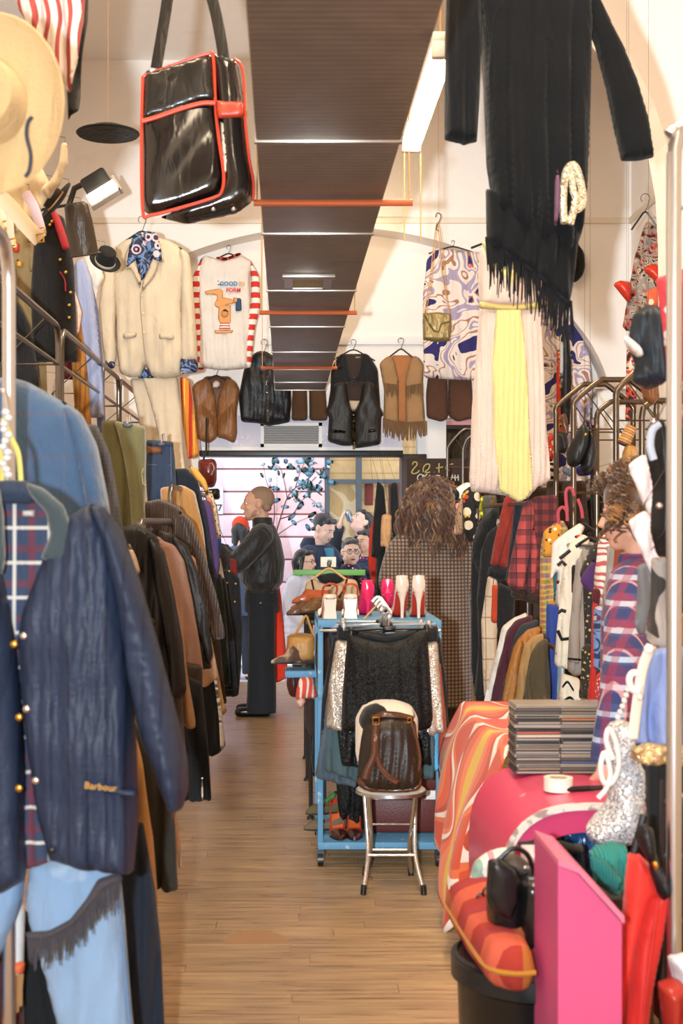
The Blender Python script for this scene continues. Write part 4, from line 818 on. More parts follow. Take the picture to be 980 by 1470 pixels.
hat('wide tan-brimmed hat lying against the wall above the leather hat', 84, 292, 7.0, 34, 30, fab('dark_felt2', '241d18', .9), tilt=.4, rz=-.9, band=tan2, brim=1.9)
coat('cream_hat_brim', 'cream hat brim showing below the straw hat, upper left', 'hat', 5.0, beige, "58,276 76,254 86,230 88,206 96,204 98,236 88,266 68,286", pn='brim')
# flood lamp
LP = thing('flood_lamp', 'small black floodlight glowing white, clamped to the upper left wall', 'lamp', P(150, 282, 8.6))
M = Matrix.Rotation(-.55, 4, 'Y')
MB().box((-.09, -.1, .0), (.09, .08, .15), M, bev=.02).build('housing', black_metal, LP)
MB().box((-.1, -.125, -.03), (.1, -.098, .032), M, bev=.004).build('lens', glow, LP)
MB().box((-.11, -.11, -.045), (.11, .0, -.03), M).box((.1, -.11, -.045), (.12, 0, .06), M).build('visor', silver, LP, smooth=False)
MB().tube([(-.1, .0, .1), (-.2, .03, .06), (-.24, .06, -.04)], .02, 8).tube([(-.24, .06, -.04), (-1.24, .5, -.1)], .010, 8).build('arm', black_metal, LP)
coat('orange_striped_cloth', 'orange and red striped cloth hanging behind the suit trousers', 'cloth', 10.4, fab('orange_stripe', 'd8862c', .85, stripes=[('X', .075, .35, 0, 'b8341e', 1), ('X', .075, .1, .5, 'e9c060', 1)]), "258,540 272,545 280,600 286,654 270,660 262,610", fold=(.012, 7))
coat('orange_striped_shawl', 'orange striped cloth glimpsed left of the suit trousers', 'shawl', 10.2, MATS['orange_stripe'], "204,580 216,560 222,600 224,645 206,650")
rb = Cloth('leather_holdall', 'glossy dark red leather bag hanging at the doorway left of the man', 'bag', 10.9, (304, 701)); rl = fab('ox_leather', '6e2018', .28, sheen=0, coat=.3, bump=(70, 1))
rb.part('body', "284,660 306,658 311,664 311,690 307,700 286,700", rl, th=.06, bulge=.02); rb.tube('zip', [(304, 664), (307, 672), (303, 682)], .006, silver, dy=-.08, smooth=3); rb.tube('strap', [(292, 660), (296, 645), (296, 600)], .008, black_plastic)
bc = Cloth('camera_box', 'small black security box on the door frame left of the man', 'box', 11.0, (307, 718)); bc.part('case', "297,702 315,701 316,717 299,718", black_plastic, th=.03, res=.02); bc.tube('bracket', [(300, 710), (284, 710, 1.22)], .012, black_plastic); bc.ball('dial', 303, 706, .012, plain('dial_cream', 'd8d0a0', .5), dy=-.035)
# ================================================================= people
def remesh(name, mb, vox, mat, parent, sm=4, fac=.5, keep=None):
    o = bpy.data.objects.new(name, mesh(name, mb.V, mb.F)); COL.objects.link(o)
    m = o.modifiers.new('r', 'REMESH'); m.mode = 'VOXEL'; m.voxel_size = vox; m.use_smooth_shade = True
    if sm: s_ = o.modifiers.new('s', 'SMOOTH'); s_.iterations = sm; s_.factor = fac
    me = bpy.data.meshes.new_from_object(o.evaluated_get(bpy.context.evaluated_depsgraph_get())); old = o.data
    bpy.data.objects.remove(o); bpy.data.meshes.remove(old); me.materials.clear()
    me.polygons.foreach_set('use_smooth', [True]*len(me.polygons))
    return link(name, me, mat, parent)
def hand(mb, w, d, side, palm, sc=1.0, curl=.5):
    """palm and five fingers; w wrist point, d pointing direction, palm: direction the palm faces, side: +1/-1 thumb side"""
    w = Vector(w); d = Vector(d).normalized(); n = Vector(palm); n = (n-d*n.dot(d)).normalized(); u = d.cross(n)*side
    a = w+d*.02*sc; 
    for k in range(4): mb.cap(w+u*(k-1.5)*.012*sc, w+d*.085*sc+u*(k-1.5)*.019*sc, .014*sc, .011*sc, 8)
    for k, L in enumerate((.068, .078, .072, .055)):
        b = w+d*.085*sc+u*(1.5-k)*.0195*sc; d1 = (d+n*curl*.4).normalized(); d2 = (d+n*curl*1.2).normalized()
        c = b+d1*L*.52*sc; e = c+d2*L*.5*sc
        mb.cap(b, c, .0092*sc, .0085*sc, 8); mb.cap(c, e, .0085*sc, .0068*sc, 8)
    b = w+d*.025*sc+u*.026*sc; c = b+(d*.6+u*.75+n*.2).normalized()*.042*sc; e = c+(d*.9+u*.25+n*.3).normalized()*.032*sc
    mb.cap(b, c, .013*sc, .0105*sc, 8); mb.cap(c, e, .0105*sc, .0078*sc, 8)
class Person:
    """faces local -Y; root at the feet"""
    def __init__(s, label, loc, rz, height=1.75, skin=None, vox=.009, group=None):
        s.root = thing('person', label, 'person', loc, group, rz); s.h = height; s.k = height/1.75; s.mb = MB(); s.vox = vox; s.skin = skin or skin_m
        s.hm = Matrix(); s.hc = Vector((0, 0, 1.60))*s.k
    def head(s, yaw=0, pitch=0, roll=0, off=(0, 0, 0), sc=1.0, female=False, neck=True):
        k = s.k*sc; s.hs = k; c = Vector((0, -.015, 1.625))*s.k+Vector(off); s.hc = c
        R = Matrix.Rotation(yaw, 4, 'Z')@Matrix.Rotation(pitch, 4, 'X')@Matrix.Rotation(roll, 4, 'Y'); s.hR = R
        M = Matrix.Translation(c)@R@Matrix.Scale(k, 4); s.hM = M; m = s.mb
        def E(p, r): m.ell((0, 0, 0), r, None, 16, 10) if 0 else m.add([M@(Vector(p)+Vector(v)) for v in ell_v(r)], ELL_F)
        def Cp(a, b, ra, rb): m.cap(M@Vector(a), M@Vector(b), ra*k, rb*k, 10)
        E((0, .022, .038), (.076, .096, .086)); E((0, -.02, -.028), (.064, .074, .088)); E((0, -.012, .03), (.07, .082, .07))
        E((0, -.058, -.088), (.032, .03, .026)); Cp((-.052, .005, -.06), (0, -.055, -.092), .024, .024); Cp((.052, .005, -.06), (0, -.055, -.092), .024, .024)
        Cp((-.036, -.079, .026), (.036, -.079, .026), .013, .013)
        Cp((0, -.088, .018), (0, -.112, -.026), .009, .0125); E((-.012, -.1, -.03), (.011, .013, .009)); E((.012, -.1, -.03), (.011, .013, .009))
        E((-.042, -.062, -.024), (.022, .02, .022)); E((.042, -.062, -.024), (.022, .02, .022))
        Cp((-.02, -.083, -.056), (.02, -.083, -.056), .0085, .0085); Cp((-.016, -.084, -.066), (.016, -.084, -.066), .009, .009)
        for sx in (-1, 1): E((sx*.078, .016, -.004), (.01, .02, .033)); E((sx*.086, .022, .004), (.008, .014, .024))
        if neck: m.cap(M@Vector((0, .022, -.06)), Vector((0, .035, 1.40))*s.k, .056*k, .064*s.k)
    def face(s, iris='3a2c20', brow='2a2019', lip='a8665a', beard=None, mouth_open=0):
        k = s.hs; M = s.hM; r = s.root
        eb = MB(); ir = MB(); bw = MB(); lp = MB()
        for sx in (-1, 1):
            eb.add([M@(Vector((sx*.031, -.074, .006))+Vector(v)) for v in ell_v((.0135, .011, .0085))], ELL_F)
            ir.add([M@(Vector((sx*.031, -.0835, .006))+Vector(v)) for v in ell_v((.0065, .004, .0068))], ELL_F)
            bw.cap(M@Vector((sx*.014, -.092, .027)), M@Vector((sx*.046, -.082, .031)), .0042*k, .003*k, 6)
        lp.cap(M@Vector((-.02, -.0885, -.057)), M@Vector((.02, -.0885, -.057)), .0048*k, .0048*k, 8); lp.cap(M@Vector((-.015, -.09, -.066)), M@Vector((.015, -.09, -.066)), .0058*k, .0058*k, 8)
        eb.build('eyes', plain('eye_white', 'e6e0da', .2), r); ir.build('irises', plain('iris'+iris, iris, .2), r); bw.build('eyebrows', plain('brow'+brow, brow, .9), r); lp.build('lips', plain('lip'+lip, lip, .5), r)
        if mouth_open: q = MB(); q.add([M@(Vector((0, -.091, -.062))+Vector(v)) for v in ell_v((.013, .006, .008))], ELL_F); q.build('open_mouth', plain('mouth_dark', '5a2420', .6), r)
    def shell(s, name, prims, mat, vox=None, sm=3):
        mb = MB(); k = s.hs
        for p in prims:
            if p[0] == 'e': mb.add([s.hM@(Vector(p[1])+Vector(v)) for v in ell_v(p[2])], ELL_F)
            else: mb.cap(s.hM@Vector(p[1]), s.hM@Vector(p[2]), p[3]*k, p[4]*k, 10)
        return remesh(name, mb, vox or s.vox*.8, mat, s.root, sm)
    def limbs(s, arms, legs=None, legr=(.085, .056, .042)):
        """arms: list of (shoulder, elbow, wrist, handdir, palmdir, side); legs: list of (hip, knee, ankle, toe)"""
        m = s.mb; k = s.k
        m.rings([ring_xy(c, rx, ry) for c, rx, ry in [((0, .02, .86*k), .155*k, .11*k), ((0, .02, .95*k), .16*k, .115*k), ((0, .015, 1.08*k), .135*k, .1*k), ((0, .015, 1.25*k), .155*k, .11*k), ((0, .025, 1.38*k), .15*k, .095*k), ((0, .03, 1.44*k), .09*k, .07*k)]])
        for (a, b, c, hd, pd, sd) in arms:
            m.cap((Vector(a)*.6+Vector((0, .02, 1.38*k))*.4), a, .07*k, .058*k); m.cap(a, b, .054*k, .04*k); m.cap(b, c, .04*k, .027*k); hand(m, c, hd, sd, pd, k)
        for (a, b, c, t) in (legs or [((sx*.09*k, .02, .86*k), (sx*.095*k, .0, .48*k), (sx*.095*k, .03, .085*k), (sx*.105*k, -.13, .035)) for sx in (-1, 1)]):
            m.cap(a, b, legr[0]*k, legr[1]*k); m.cap(b, c, legr[1]*k, legr[2]*k); m.cap(Vector(c)+Vector((0, .03, -.04)), t, .035*k, .03*k)
    def done(s): return remesh('body', s.mb, s.vox, s.skin, s.root, 4, .4)
    def cloth(s, name, mat, rings=(), tubes=(), caps=(), vox=None, sm=3):
        mb = MB()
        for rg in rings: mb.rings([ring_xy(c, rx, ry) for c, rx, ry in rg])
        for pts, rs in tubes:
            pts = [Vector(p) for p in pts]; mb.tube(catmull(pts, 5), 1.0, 14, rs=[float(v) for v in np.interp(np.linspace(0, len(rs)-1, (len(pts)-1)*5+1), range(len(rs)), rs)])
        for a, b, ra, rb in caps: mb.cap(a, b, ra, rb)
        return remesh(name, mb, vox or s.vox, mat, s.root, sm)
def ring_xy(c, rx, ry, n=24): return [Vector(c)+Vector((rx*math.cos(2*PI*i/n), ry*math.sin(2*PI*i/n), 0)) for i in range(n)]
_e = MB().ell((0, 0, 0), (1, 1, 1), None, 14, 10); ELL_V = [Vector(v) for v in _e.V]; ELL_F = _e.F
def ell_v(r): return [(v.x*r[0], v.y*r[1], v.z*r[2]) for v in ELL_V]
def skinmat(n, c):
    m = fab(n, c, .5, var=.08, bump=(300, .3), sheen=0, spec=.4); b = m.node_tree.nodes['Principled BSDF']
    b.inputs['Subsurface Weight'].default_value = .12; b.inputs['Subsurface Radius'].default_value = (.012, .004, .002); return m
skin_m = skinmat('skin_warm', 'd0a084'); skin_l = skinmat('skin_light', 'e0b8a4')
def curls(name, root, M, pts, mat, n, L, r0, turns, rad, rng, grav=1.0, out=.35, kind=True):
    """springy locks: pts -> list of (position, outward normal) in head space"""
    mb = MB()
    for i in range(n):
        p, nn = rng.choice(pts); p = Vector(p); d = Vector(nn); l = L*rng.uniform(.6, 1.1); ph = rng.uniform(0, 6.28); tu = turns*rng.uniform(.7, 1.3); q = []
        side = d.cross(Vector((0, 0, 1))); side = side.normalized() if side.length > .05 else Vector((1, 0, 0))
        for j in range(19):
            t = j/18; c = p+d*(out*l*math.sin(min(1, t*1.5)*PI/2))*.5+Vector((0, 0, -1))*l*grav*t*t*.9+d*(.25*l*t*(1-grav))
            w = side*math.cos(ph+tu*t*6.28)+d*math.sin(ph+tu*t*6.28); q.append(M@(c+w*rad*(.3+t)*rng.uniform(.9, 1.1)))
        mb.tube(q, r0, 4, rs=[.6+.9*math.sin(PI*min(1, .15+.85*j/18)) for j in range(19)])
    o = mb.build(name, mat, root)
    if kind: o['kind'] = 'stuff'
    return o
def hairmat(n, c, c2):
    m = fab(n, c, .45, var=.3, bump=None, sheen=.2, wear=(14, .55, c2), spec=.4); return m
# ---- the man browsing on the left
bomb = fab('black_bomber', '1e1c1a', .55, var=.2, bump=(120, .8), sheen=.25, wrinkle=.02); jeanb = fab('black_denim', '181b20', .85, var=.15, bump=(300, .6), wrinkle=.008)
m1 = Person('man with a shaved head in a black bomber jacket browsing the left rack', (P(372, 0, 10.3).x, 10.3, 0), -PI/2, 1.76, skin_m, .009)
m1.head(yaw=-.05, pitch=-.02, sc=1.1)
k = m1.k
aR = ((-.2*k, .0, 1.40*k), (-.235*k, -.16, 1.17*k), (-.15*k, -.36, 1.30*k), (.12, -1, .35), (.3, 0, -1), -1)
aL = ((.2*k, .0, 1.40*k), (.225*k, -.19, 1.19*k), (.12*k, -.42, 1.36*k), (-.12, -1, .35), (-.3, 0, -1), 1)
m1.limbs([aR, aL]); m1.done(); m1.face(beard=True)
m1.shell('buzzed_hair', [('e', (0, .028, .044), (.0775, .0965, .0865)), ('c', (-.055, .07, -.02), (.055, .07, -.02), .03, .03)], fab('buzz_hair', '927660', .9, var=.2, sheen=0))
m1.shell('stubble', [('c', (-.05, -.004, -.058), (0, -.056, -.088), .0262, .0262), ('c', (.05, -.004, -.058), (0, -.056, -.088), .0262, .0262), ('e', (0, -.058, -.09), (.033, .031, .026))], fab('stubble', 'a8826a', .9, var=.25, sheen=0))
m1.cloth('jacket', bomb, rings=[[((0, .02, .95), .165, .125), ((0, .02, .99), .175, .135), ((0, .02, 1.03), .2, .165), ((0, .03, 1.2), .205, .17), ((0, .03, 1.35), .19, .14), ((0, .035, 1.45), .13, .095), ((0, .04, 1.475), .085, .08)]],
         tubes=[([(s_*.12, .03, 1.41), (s_*.21, .01, 1.38), (s_*.25, -.09, 1.26), (s_*.235, -.19, 1.18), (s_*.18, -.30, 1.26), (s_*.13, -.40, 1.31+.04*(s_ > 0))], [.085, .092, .088, .085, .07, .045]) for s_ in (-1, 1)])
m1.cloth('collar', bomb, rings=[[((0, .03, 1.45), .088, .085), ((0, .025, 1.50), .078, .08), ((0, .022, 1.535), .074, .078)]], sm=1)
m1.cloth('trousers', jeanb, rings=[[((0, .02, .80), .175, .135), ((0, .02, .9), .172, .135), ((0, .02, 1.0), .155, .12)]], tubes=[([(s_*.085, .02, .86), (s_*.09, .02, .5), (s_*.1, .02, .2), (s_*.105, .015, .03)], [.108, .105, .112, .118]) for s_ in (-1, 1)])
m1.cloth('belt', black_plastic, rings=[[((0, .02, .955), .168, .132), ((0, .02, .985), .168, .132)]], sm=0)
m1.cloth('shoes', plain('shoe_black', '0d0d0e', .2), caps=[((s_*.105, .05, .04), (s_*.11, -.15, .034), .045, .038) for s_ in (-1, 1)])
# ---- the woman from behind in a tweed coat
tweed = fab('brown_houndstooth', '9a8270', .95, var=.1, bump=(200, 1), stripes=[('X', .026, .45, 0, '3b2c26', .75), ('Z', .026, .45, 0, '3b2c26', .7)], sheen=.3)
w1 = Person('woman seen from behind with long curly brown hair and a checked wool coat', (P(622, 0, 9.4).x, 9.4, 0), PI, 1.74, skin_m, .010)
w1.head(sc=1.0); k = w1.k
for_arms = [((s_*.19*k, .02, 1.37*k), (s_*.27*k, .02, 1.1*k), (s_*.16*k, -.2, 1.06*k), (-s_*.5, -1, .1), (0, 0, -1), -s_) for s_ in (-1, 1)]
w1.limbs(for_arms); w1.done(); w1.face()
w1.cloth('coat', tweed, rings=[[((0, .03, .20), .275, .2), ((0, .03, .5), .275, .195), ((0, .03, .8), .27, .19), ((0, .03, 1.0), .255, .18), ((0, .03, 1.2), .245, .165), ((0, .03, 1.34), .225, .14), ((0, .03, 1.42), .16, .1), ((0, .03, 1.46), .09, .075)]],
         tubes=[([(s_*.13, .03, 1.38), (s_*.23, .03, 1.3), (s_*.295, .03, 1.1), (s_*.27, -.06, 1.03), (s_*.17, -.2, 1.05)], [.085, .1, .098, .092, .06]) for s_ in (-1, 1)], vox=.011)
w1.cloth('boots', black_plastic, caps=[((s_*.1, .03, .06), (s_*.1, .02, .24), .06, .07) for s_ in (-1, 1)]+[((s_*.1, .05, .045), (s_*.11, -.15, .035), .045, .038) for s_ in (-1, 1)])
mb = MB(); rng = random.Random(4)
for i in range(120):
    t = 2*PI*i/120; p = Vector((.272*math.cos(t), .03+.197*math.sin(t), .21)); mb.tube([p, p+Vector((rng.uniform(-.006, .006), rng.uniform(-.006, .006), -.07))], .003, 4)
fo = mb.build('coat_fringe', plain('fringe_dark', '2e2722', .9), w1.root); fo['kind'] = 'stuff'
hb = hairmat('curly_brown', '56392a', '84603f'); pts = []
for i in range(400):
    a = rng.uniform(-.25, PI+.25) if i % 4 else rng.uniform(0, 6.28); e_ = rng.uniform(.0, 1.5); n_ = Vector((math.cos(a)*math.cos(e_), math.sin(a)*math.cos(e_), math.sin(e_)))
    pts.append((Vector((0, .022, .03))+Vector((n_.x*.085, n_.y*.1, n_.z*.09)), n_))
w1.shell('hair', [('e', (0, .03, .045), (.1, .115, .09)), ('e', (0, .07, -.06), (.145, .09, .13)), ('e', (0, .085, -.18), (.16, .08, .14)), ('e', (0, .085, -.27), (.13, .065, .10))], hb, vox=.012)
curls('curls', w1.root, w1.hM, pts, hb, 620, .46, .0065, 3.2, .016, rng, 1.0, .75)
# ---- passers-by outside the door
def passer(label, px, py_top, Y, rz, h, skin=skin_l, vox=.011, **hd):
    z0 = -.27; p = Person(label, (P(px, 0, Y).x, Y, z0), rz, h, skin, vox, None); p.head(**hd); return p
ARM0 = lambda k, f=0: [((s_*.19*k, .02, 1.38*k), (s_*.25*k, .04, 1.12*k), (s_*.2*k, -.14, .95*k), (0, -1, -.5), (-s_, 0, 0), -s_) for s_ in (-1, 1)]
def coat_on(p, mat, nm='jacket', w=1.0, bottom=.72, arms=True, puffs=0):
    k = p.k; rg = [((0, .02, bottom*k), .2*w*k, .16*w*k), ((0, .02, 1.0*k), .205*w*k, .165*w*k), ((0, .02, 1.25*k), .2*w*k, .155*w*k), ((0, .03, 1.38*k), .18*w*k, .12*w*k), ((0, .035, 1.46*k), .09*k, .085*k)]
    if puffs:
        rg2 = []
        n = 34; zs = np.linspace(bottom, 1.4, n)
        for z in zs:
            rx = np.interp(z, [bottom, 1.0, 1.25, 1.4], [.2, .205, .2, .17]); ry = np.interp(z, [bottom, 1.0, 1.25, 1.4], [.16, .165, .155, .12]); b = .018*abs(math.sin(PI*z/.075)); rg2.append(((0, .02, z*k), (rx*w+b)*k, (ry*w+b)*k))
        rg = rg2+[((0, .035, 1.48*k), .085*k, .085*k)]
    tb = []
    for s_ in (-1, 1) if arms is True else ():
        tb.append(([(s_*.12*k, .03, 1.4*k), (s_*.21*k, .02, 1.36*k), (s_*.255*k, .04, 1.14*k), (s_*.22*k, -.1, .97*k)], [.08*k, .088*k*w, .08*k*w, .06*k]))
    return p.cloth(nm, mat, rings=[rg], tubes=tb)
trm = fab('street_trousers', '2a3038', .9)
def trousers(p): k = p.k; p.cloth('trousers', trm, rings=[[((0, .02, .8*k), .165*k, .125*k), ((0, .02, .98*k), .15*k, .115*k)]], tubes=[([(s_*.085*k, .02, .86*k), (s_*.09*k, .01, .5*k), (s_*.095*k, .02, .06)], [.1*k, .085*k, .07*k]) for s_ in (-1, 1)]); p.cloth('shoes', black_plastic, caps=[((s_*.1*k, .05, .04), (s_*.105*k, -.13, .035), .045, .038) for s_ in (-1, 1)])
blkhair = fab('black_hair', '1d1a1a', .45, var=.2, bump=None, sheen=.1, spec=.5)
def hair_short(p, m=None, long=0):
    pr = [('e', (0, .034, .05), (.083, .1, .088)), ('c', (-.066, .03, .0), (-.066, .07, -.03), .022, .02), ('c', (.066, .03, .0), (.066, .07, -.03), .022, .02), ('c', (-.04, -.05, .095), (.04, -.05, .095), .026, .026)]
    if long: pr += [('c', (-.078, .0, .03), (-.085, .01, -.10-long), .024, .018), ('c', (.078, .0, .03), (.085, .01, -.10-long), .024, .018), ('c', (-.04, .09, 0), (-.04, .08, -.12-long), .05, .03), ('c', (.04, .09, 0), (.04, .08, -.12-long), .05, .03)]
    p.shell('hair', pr, m or blkhair)
def glasses(p):
    mb = MB()
    for sx in (-1, 1):
        mb.tube([p.hM@Vector((sx*.031+.024*math.cos(t), -.099, .005+.019*math.sin(t))) for t in [2*PI*i/14 for i in range(14)]], .0028*p.hs, 5, closed=True)
        mb.tube([p.hM@Vector((sx*.055, -.097, .008)), p.hM@Vector((sx*.082, .01, .01))], .0024*p.hs, 5)
    mb.tube([p.hM@Vector((-.008, -.1, .008)), p.hM@Vector((.008, -.1, .008))], .0024*p.hs, 5); mb.build('glasses', black_plastic, p.root)
puf = fab('lilac_puffer', 'c9c6d0', .5, var=.06, bump=None, sheen=.2, wrinkle=.01); nvj = fab('navy_parka', '1e2a40', .7, wrinkle=.01); dkj = fab('dark_street_jacket', '252a33', .8, wrinkle=.01)
# 1 child in a lilac puffer
p = passer('child with glasses and short black hair in a pale lilac puffer jacket outside', 437, 782, 12.62, math.radians(60), 1.49, yaw=.0, sc=1.12); p.limbs(ARM0(p.k)); p.done(); p.face(); hair_short(p, long=.02); glasses(p); coat_on(p, puf, 'puffer_jacket', 1.12, .5, puffs=1); trousers(p)
k = p.k; p.cloth('hood', puf, rings=[[((0, .1, 1.36*k), .13*k, .07*k), ((0, .11, 1.44*k), .15*k, .09*k), ((0, .1, 1.5*k), .12*k, .06*k)]])
# 2 man in a navy hooded parka looking down
p = passer('man in a navy hooded parka looking down and raising one hand outside', 460, 738, 13.6, math.radians(52), 1.825, pitch=.42, sc=1.1, off=(0, -.03, 0)); k = p.k
p.limbs([((-.19*k, .02, 1.38*k), (-.25*k, .03, 1.12*k), (-.2*k, -.14, .95*k), (0, -1, -.4), (1, 0, 0), 1), ((.19*k, .02, 1.38*k), (.25*k, -.1, 1.15*k), (.14*k, -.25, 1.36*k), (.0, -.25, 1), (-.3, .8, 0), -1)]); p.done(); p.face(); hair_short(p)
p.cloth('parka', nvj, rings=[[((0, .02, .72*k), .22*k, .17*k), ((0, .02, 1.0*k), .225*k, .175*k), ((0, .02, 1.25*k), .22*k, .165*k), ((0, .03, 1.4*k), .19*k, .13*k), ((0, .035, 1.47*k), .1*k, .09*k)]], tubes=[([(-.12*k, .03, 1.4*k), (-.21*k, .02, 1.36*k), (-.26*k, .04, 1.14*k), (-.21*k, -.12, .97*k)], [.08, .09, .085, .06]), ([(.12*k, .03, 1.4*k), (.21*k, .02, 1.36*k), (.255*k, -.08, 1.17*k), (.15*k, -.24, 1.33*k)], [.08, .09, .085, .06])])
p.cloth('hood', nvj, rings=[[((0, .09, 1.38*k), .15*k, .1*k), ((0, .11, 1.47*k), .155*k, .1*k), ((0, .1, 1.54*k), .12*k, .075*k)]]); trousers(p)
p.cloth('inner_shirt', plain('teal_shirt', '3f7f96', .8), rings=[[((0, -.12, 1.26*k), .05, .05), ((0, -.1, 1.44*k), .06, .05)]])
# 3 person drinking from a can
p = passer('dark-haired person tipping a silver can to drink outside', 519, 740, 14.9, math.radians(-62), 1.90, pitch=-.62, sc=1.05); k = p.k
p.limbs([((.19*k, .02, 1.38*k), (.25*k, .04, 1.12*k), (.2*k, -.14, .95*k), (0, -1, -.4), (-1, 0, 0), -1), ((-.19*k, .02, 1.38*k), (-.24*k, -.2, 1.38*k), (-.03, -.27, 1.60*k), (.2, .2, 1), (.3, .8, 0), 1)]); p.done(); p.face(); hair_short(p)
p.cloth('jacket', dkj, rings=[[((0, .02, .72*k), .2*k, .16*k), ((0, .02, 1.25*k), .2*k, .155*k), ((0, .03, 1.38*k), .18*k, .12*k), ((0, .035, 1.49*k), .1*k, .1*k)]], tubes=[([(.12*k, .03, 1.4*k), (.21*k, .02, 1.36*k), (.25*k, .04, 1.14*k), (.2*k, -.1, .97*k)], [.08, .088, .08, .06]), ([(-.12*k, .03, 1.4*k), (-.2*k, -.02, 1.37*k), (-.24*k, -.19, 1.38*k), (-.04*k, -.26, 1.57*k)], [.08, .085, .075, .055])]); trousers(p)
cw = p.root.matrix_world.copy() if 0 else Matrix.Translation(p.root.location)@Matrix.Rotation(math.radians(-62), 4, 'Z')
mo = cw@(p.hM@Vector((0, -.105, -.06))); ot = cw@(p.hM@Vector((0, -.22, .015)))
cn = thing('drink_can', 'silver blue drinks can held to the mouth of the person outside', 'can', mo); M = (ot-mo).to_track_quat('Z', 'Y').to_matrix().to_4x4()
MB().lathe([(.024, .0), (.031, .012), (.031, .115), (.026, .125), (0, .123)], 16, M).build('can', plain('can_blue', '8fa3b4', .25, metal=.8), cn); MB().lathe([(.0, -.003), (.025, -.002), (.025, .003), (0, .002)], 14, M).build('rim', silver, cn)
# 4 woman with glasses and scarf
scp = fab('check_scarf', '39304e', .9, spots=[(32, .3, 'c23a5e', .6), (30, .25, 'e6e0e6', .45)], warp=.04)
p = passer('older woman with dark-rimmed glasses and a red-blue checked scarf outside', 503, 768, 12.75, math.radians(14), 1.59, sc=1.18, yaw=-.1); k = p.k; p.limbs(ARM0(k)); p.done(); p.face(mouth_open=1); glasses(p); hair_short(p, fab('grey_hair', '4b4644', .6, var=.3, bump=None, wear=(20, .5, '77706c'))); coat_on(p, nvj, 'jacket', 1.05, .7); trousers(p)
p.cloth('scarf', scp, rings=[[((0, .0, 1.39*k), .11*k, .115*k), ((0, .0, 1.44*k), .12*k, .12*k), ((0, .0, 1.5*k), .095*k, .095*k)]], tubes=[([(-.06, -.12, 1.42*k), (-.075, -.17, 1.2*k), (-.06, -.2, .95*k)], [.045, .05, .05]), ([(.07, -.12, 1.42*k), (.085, -.17, 1.2*k), (.1, -.2, 1.0*k)], [.04, .05, .05])])
# 5 woman behind
p = passer('dark-haired woman in a dark jacket turned aside behind the scarfed woman outside', 524, 756, 14.2, math.radians(-38), 1.675, sc=1.04, skin=skin_m); k = p.k; p.limbs(ARM0(k)); p.done(); p.face(); hair_short(p); p.shell('hair_bun', [('e', (0, .12, .03), (.05, .05, .05))], blkhair); coat_on(p, nvj, 'jacket', 1.0, .7); trousers(p); p.cloth('neck_scarf', scp, rings=[[((0, .01, 1.4*k), .11*k, .1*k), ((0, .01, 1.46*k), .09*k, .09*k)]])
# 6 person in an orange beanie behind the man
p = passer('person in a knitted orange-red beanie and blue jacket behind the browsing man', 345, 722, 14.9, math.radians(170), 1.80, sc=1.0); k = p.k; p.limbs(ARM0(k)); p.done(); p.face(); coat_on(p, fab('blue_grey_jacket', '4a5a72', .8), 'jacket', 1.0, .7); trousers(p)
hair_short(p, long=.03); p.shell('beanie', [('e', (0, .02, .06), (.095, .11, .10)), ('e', (0, .015, .02), (.1, .112, .035))], fab('orange_knit', 'd8431e', .95, rib=(30, 'Z', .004), bump=(150, 1)))
# 7 the shopkeeper with curly hair at the right
flan = fab('flannel_plaid', '3f4a78', .9, var=.08, stripes=[('X', .07, .45, 0, '8c2f45', .65), ('Z', .08, .4, .1, '2a2f5a', .6), ('Z', .08, .2, .6, 'b8c8dc', .75), ('X', .07, .12, .6, 'd8a8a8', .6), ('Y', .07, .4, .3, '8c2f45', .5)])
s7 = Person('curly-haired person in a plaid flannel shirt leaning at the pink trunk on the right', (P(914, 0, 4.5).x, 4.5, 0), math.radians(-128), 1.66, skinmat('skin_pinkish', 'd8a48c'), .009)
s7.head(yaw=.12, pitch=.06, sc=1.08, off=(0, -.0, -.02)); k = s7.k
# working in world space for the reaching arm
inv = (Matrix.Translation(s7.root.location)@Matrix.Rotation(math.radians(-128), 4, 'Z')).inverted()
wr_ = inv@P(866, 1112, 4.02); el_ = inv@P(893, 985, 4.05); sh_ = inv@P(906, 858, 4.32); hd_dir = (inv@P(846, 1143, 4.1)-inv@P(868, 1112, 4.02)); pal = inv.to_3x3()@Vector((-.2, 0, -1))
s7.limbs([(sh_, el_, wr_, hd_dir, pal, -1), ((-.19*k, .02, 1.36*k), (-.25*k, .06, 1.1*k), (-.23*k, .02, .82*k), (0, -.3, -1), (1, 0, 0), 1)]); s7.done(); s7.face()
s7.cloth('shirt', flan, rings=[[((0, .02, .82*k), .19*k, .14*k), ((0, .02, 1.0*k), .185*k, .14*k), ((0, .02, 1.25*k), .19*k, .135*k), ((0, .03, 1.37*k), .17*k, .11*k), ((0, .035, 1.43*k), .085*k, .08*k)]], tubes=[([Vector((.08*k, .03, 1.37*k)), sh_, sh_.lerp(el_, .5), el_, wr_.lerp(el_, .12)], [.09, .085, .075, .068, .05]), ([(-.12*k, .03, 1.37*k), (-.21*k, .02, 1.33*k), (-.255*k, .06, 1.1*k), (-.235*k, .03, .86*k)], [.08, .085, .075, .055])])
s7.cloth('collar', flan, rings=[[((0, .03, 1.4*k), .1, .095), ((0, .025, 1.47*k), .082, .085)]], sm=1); 
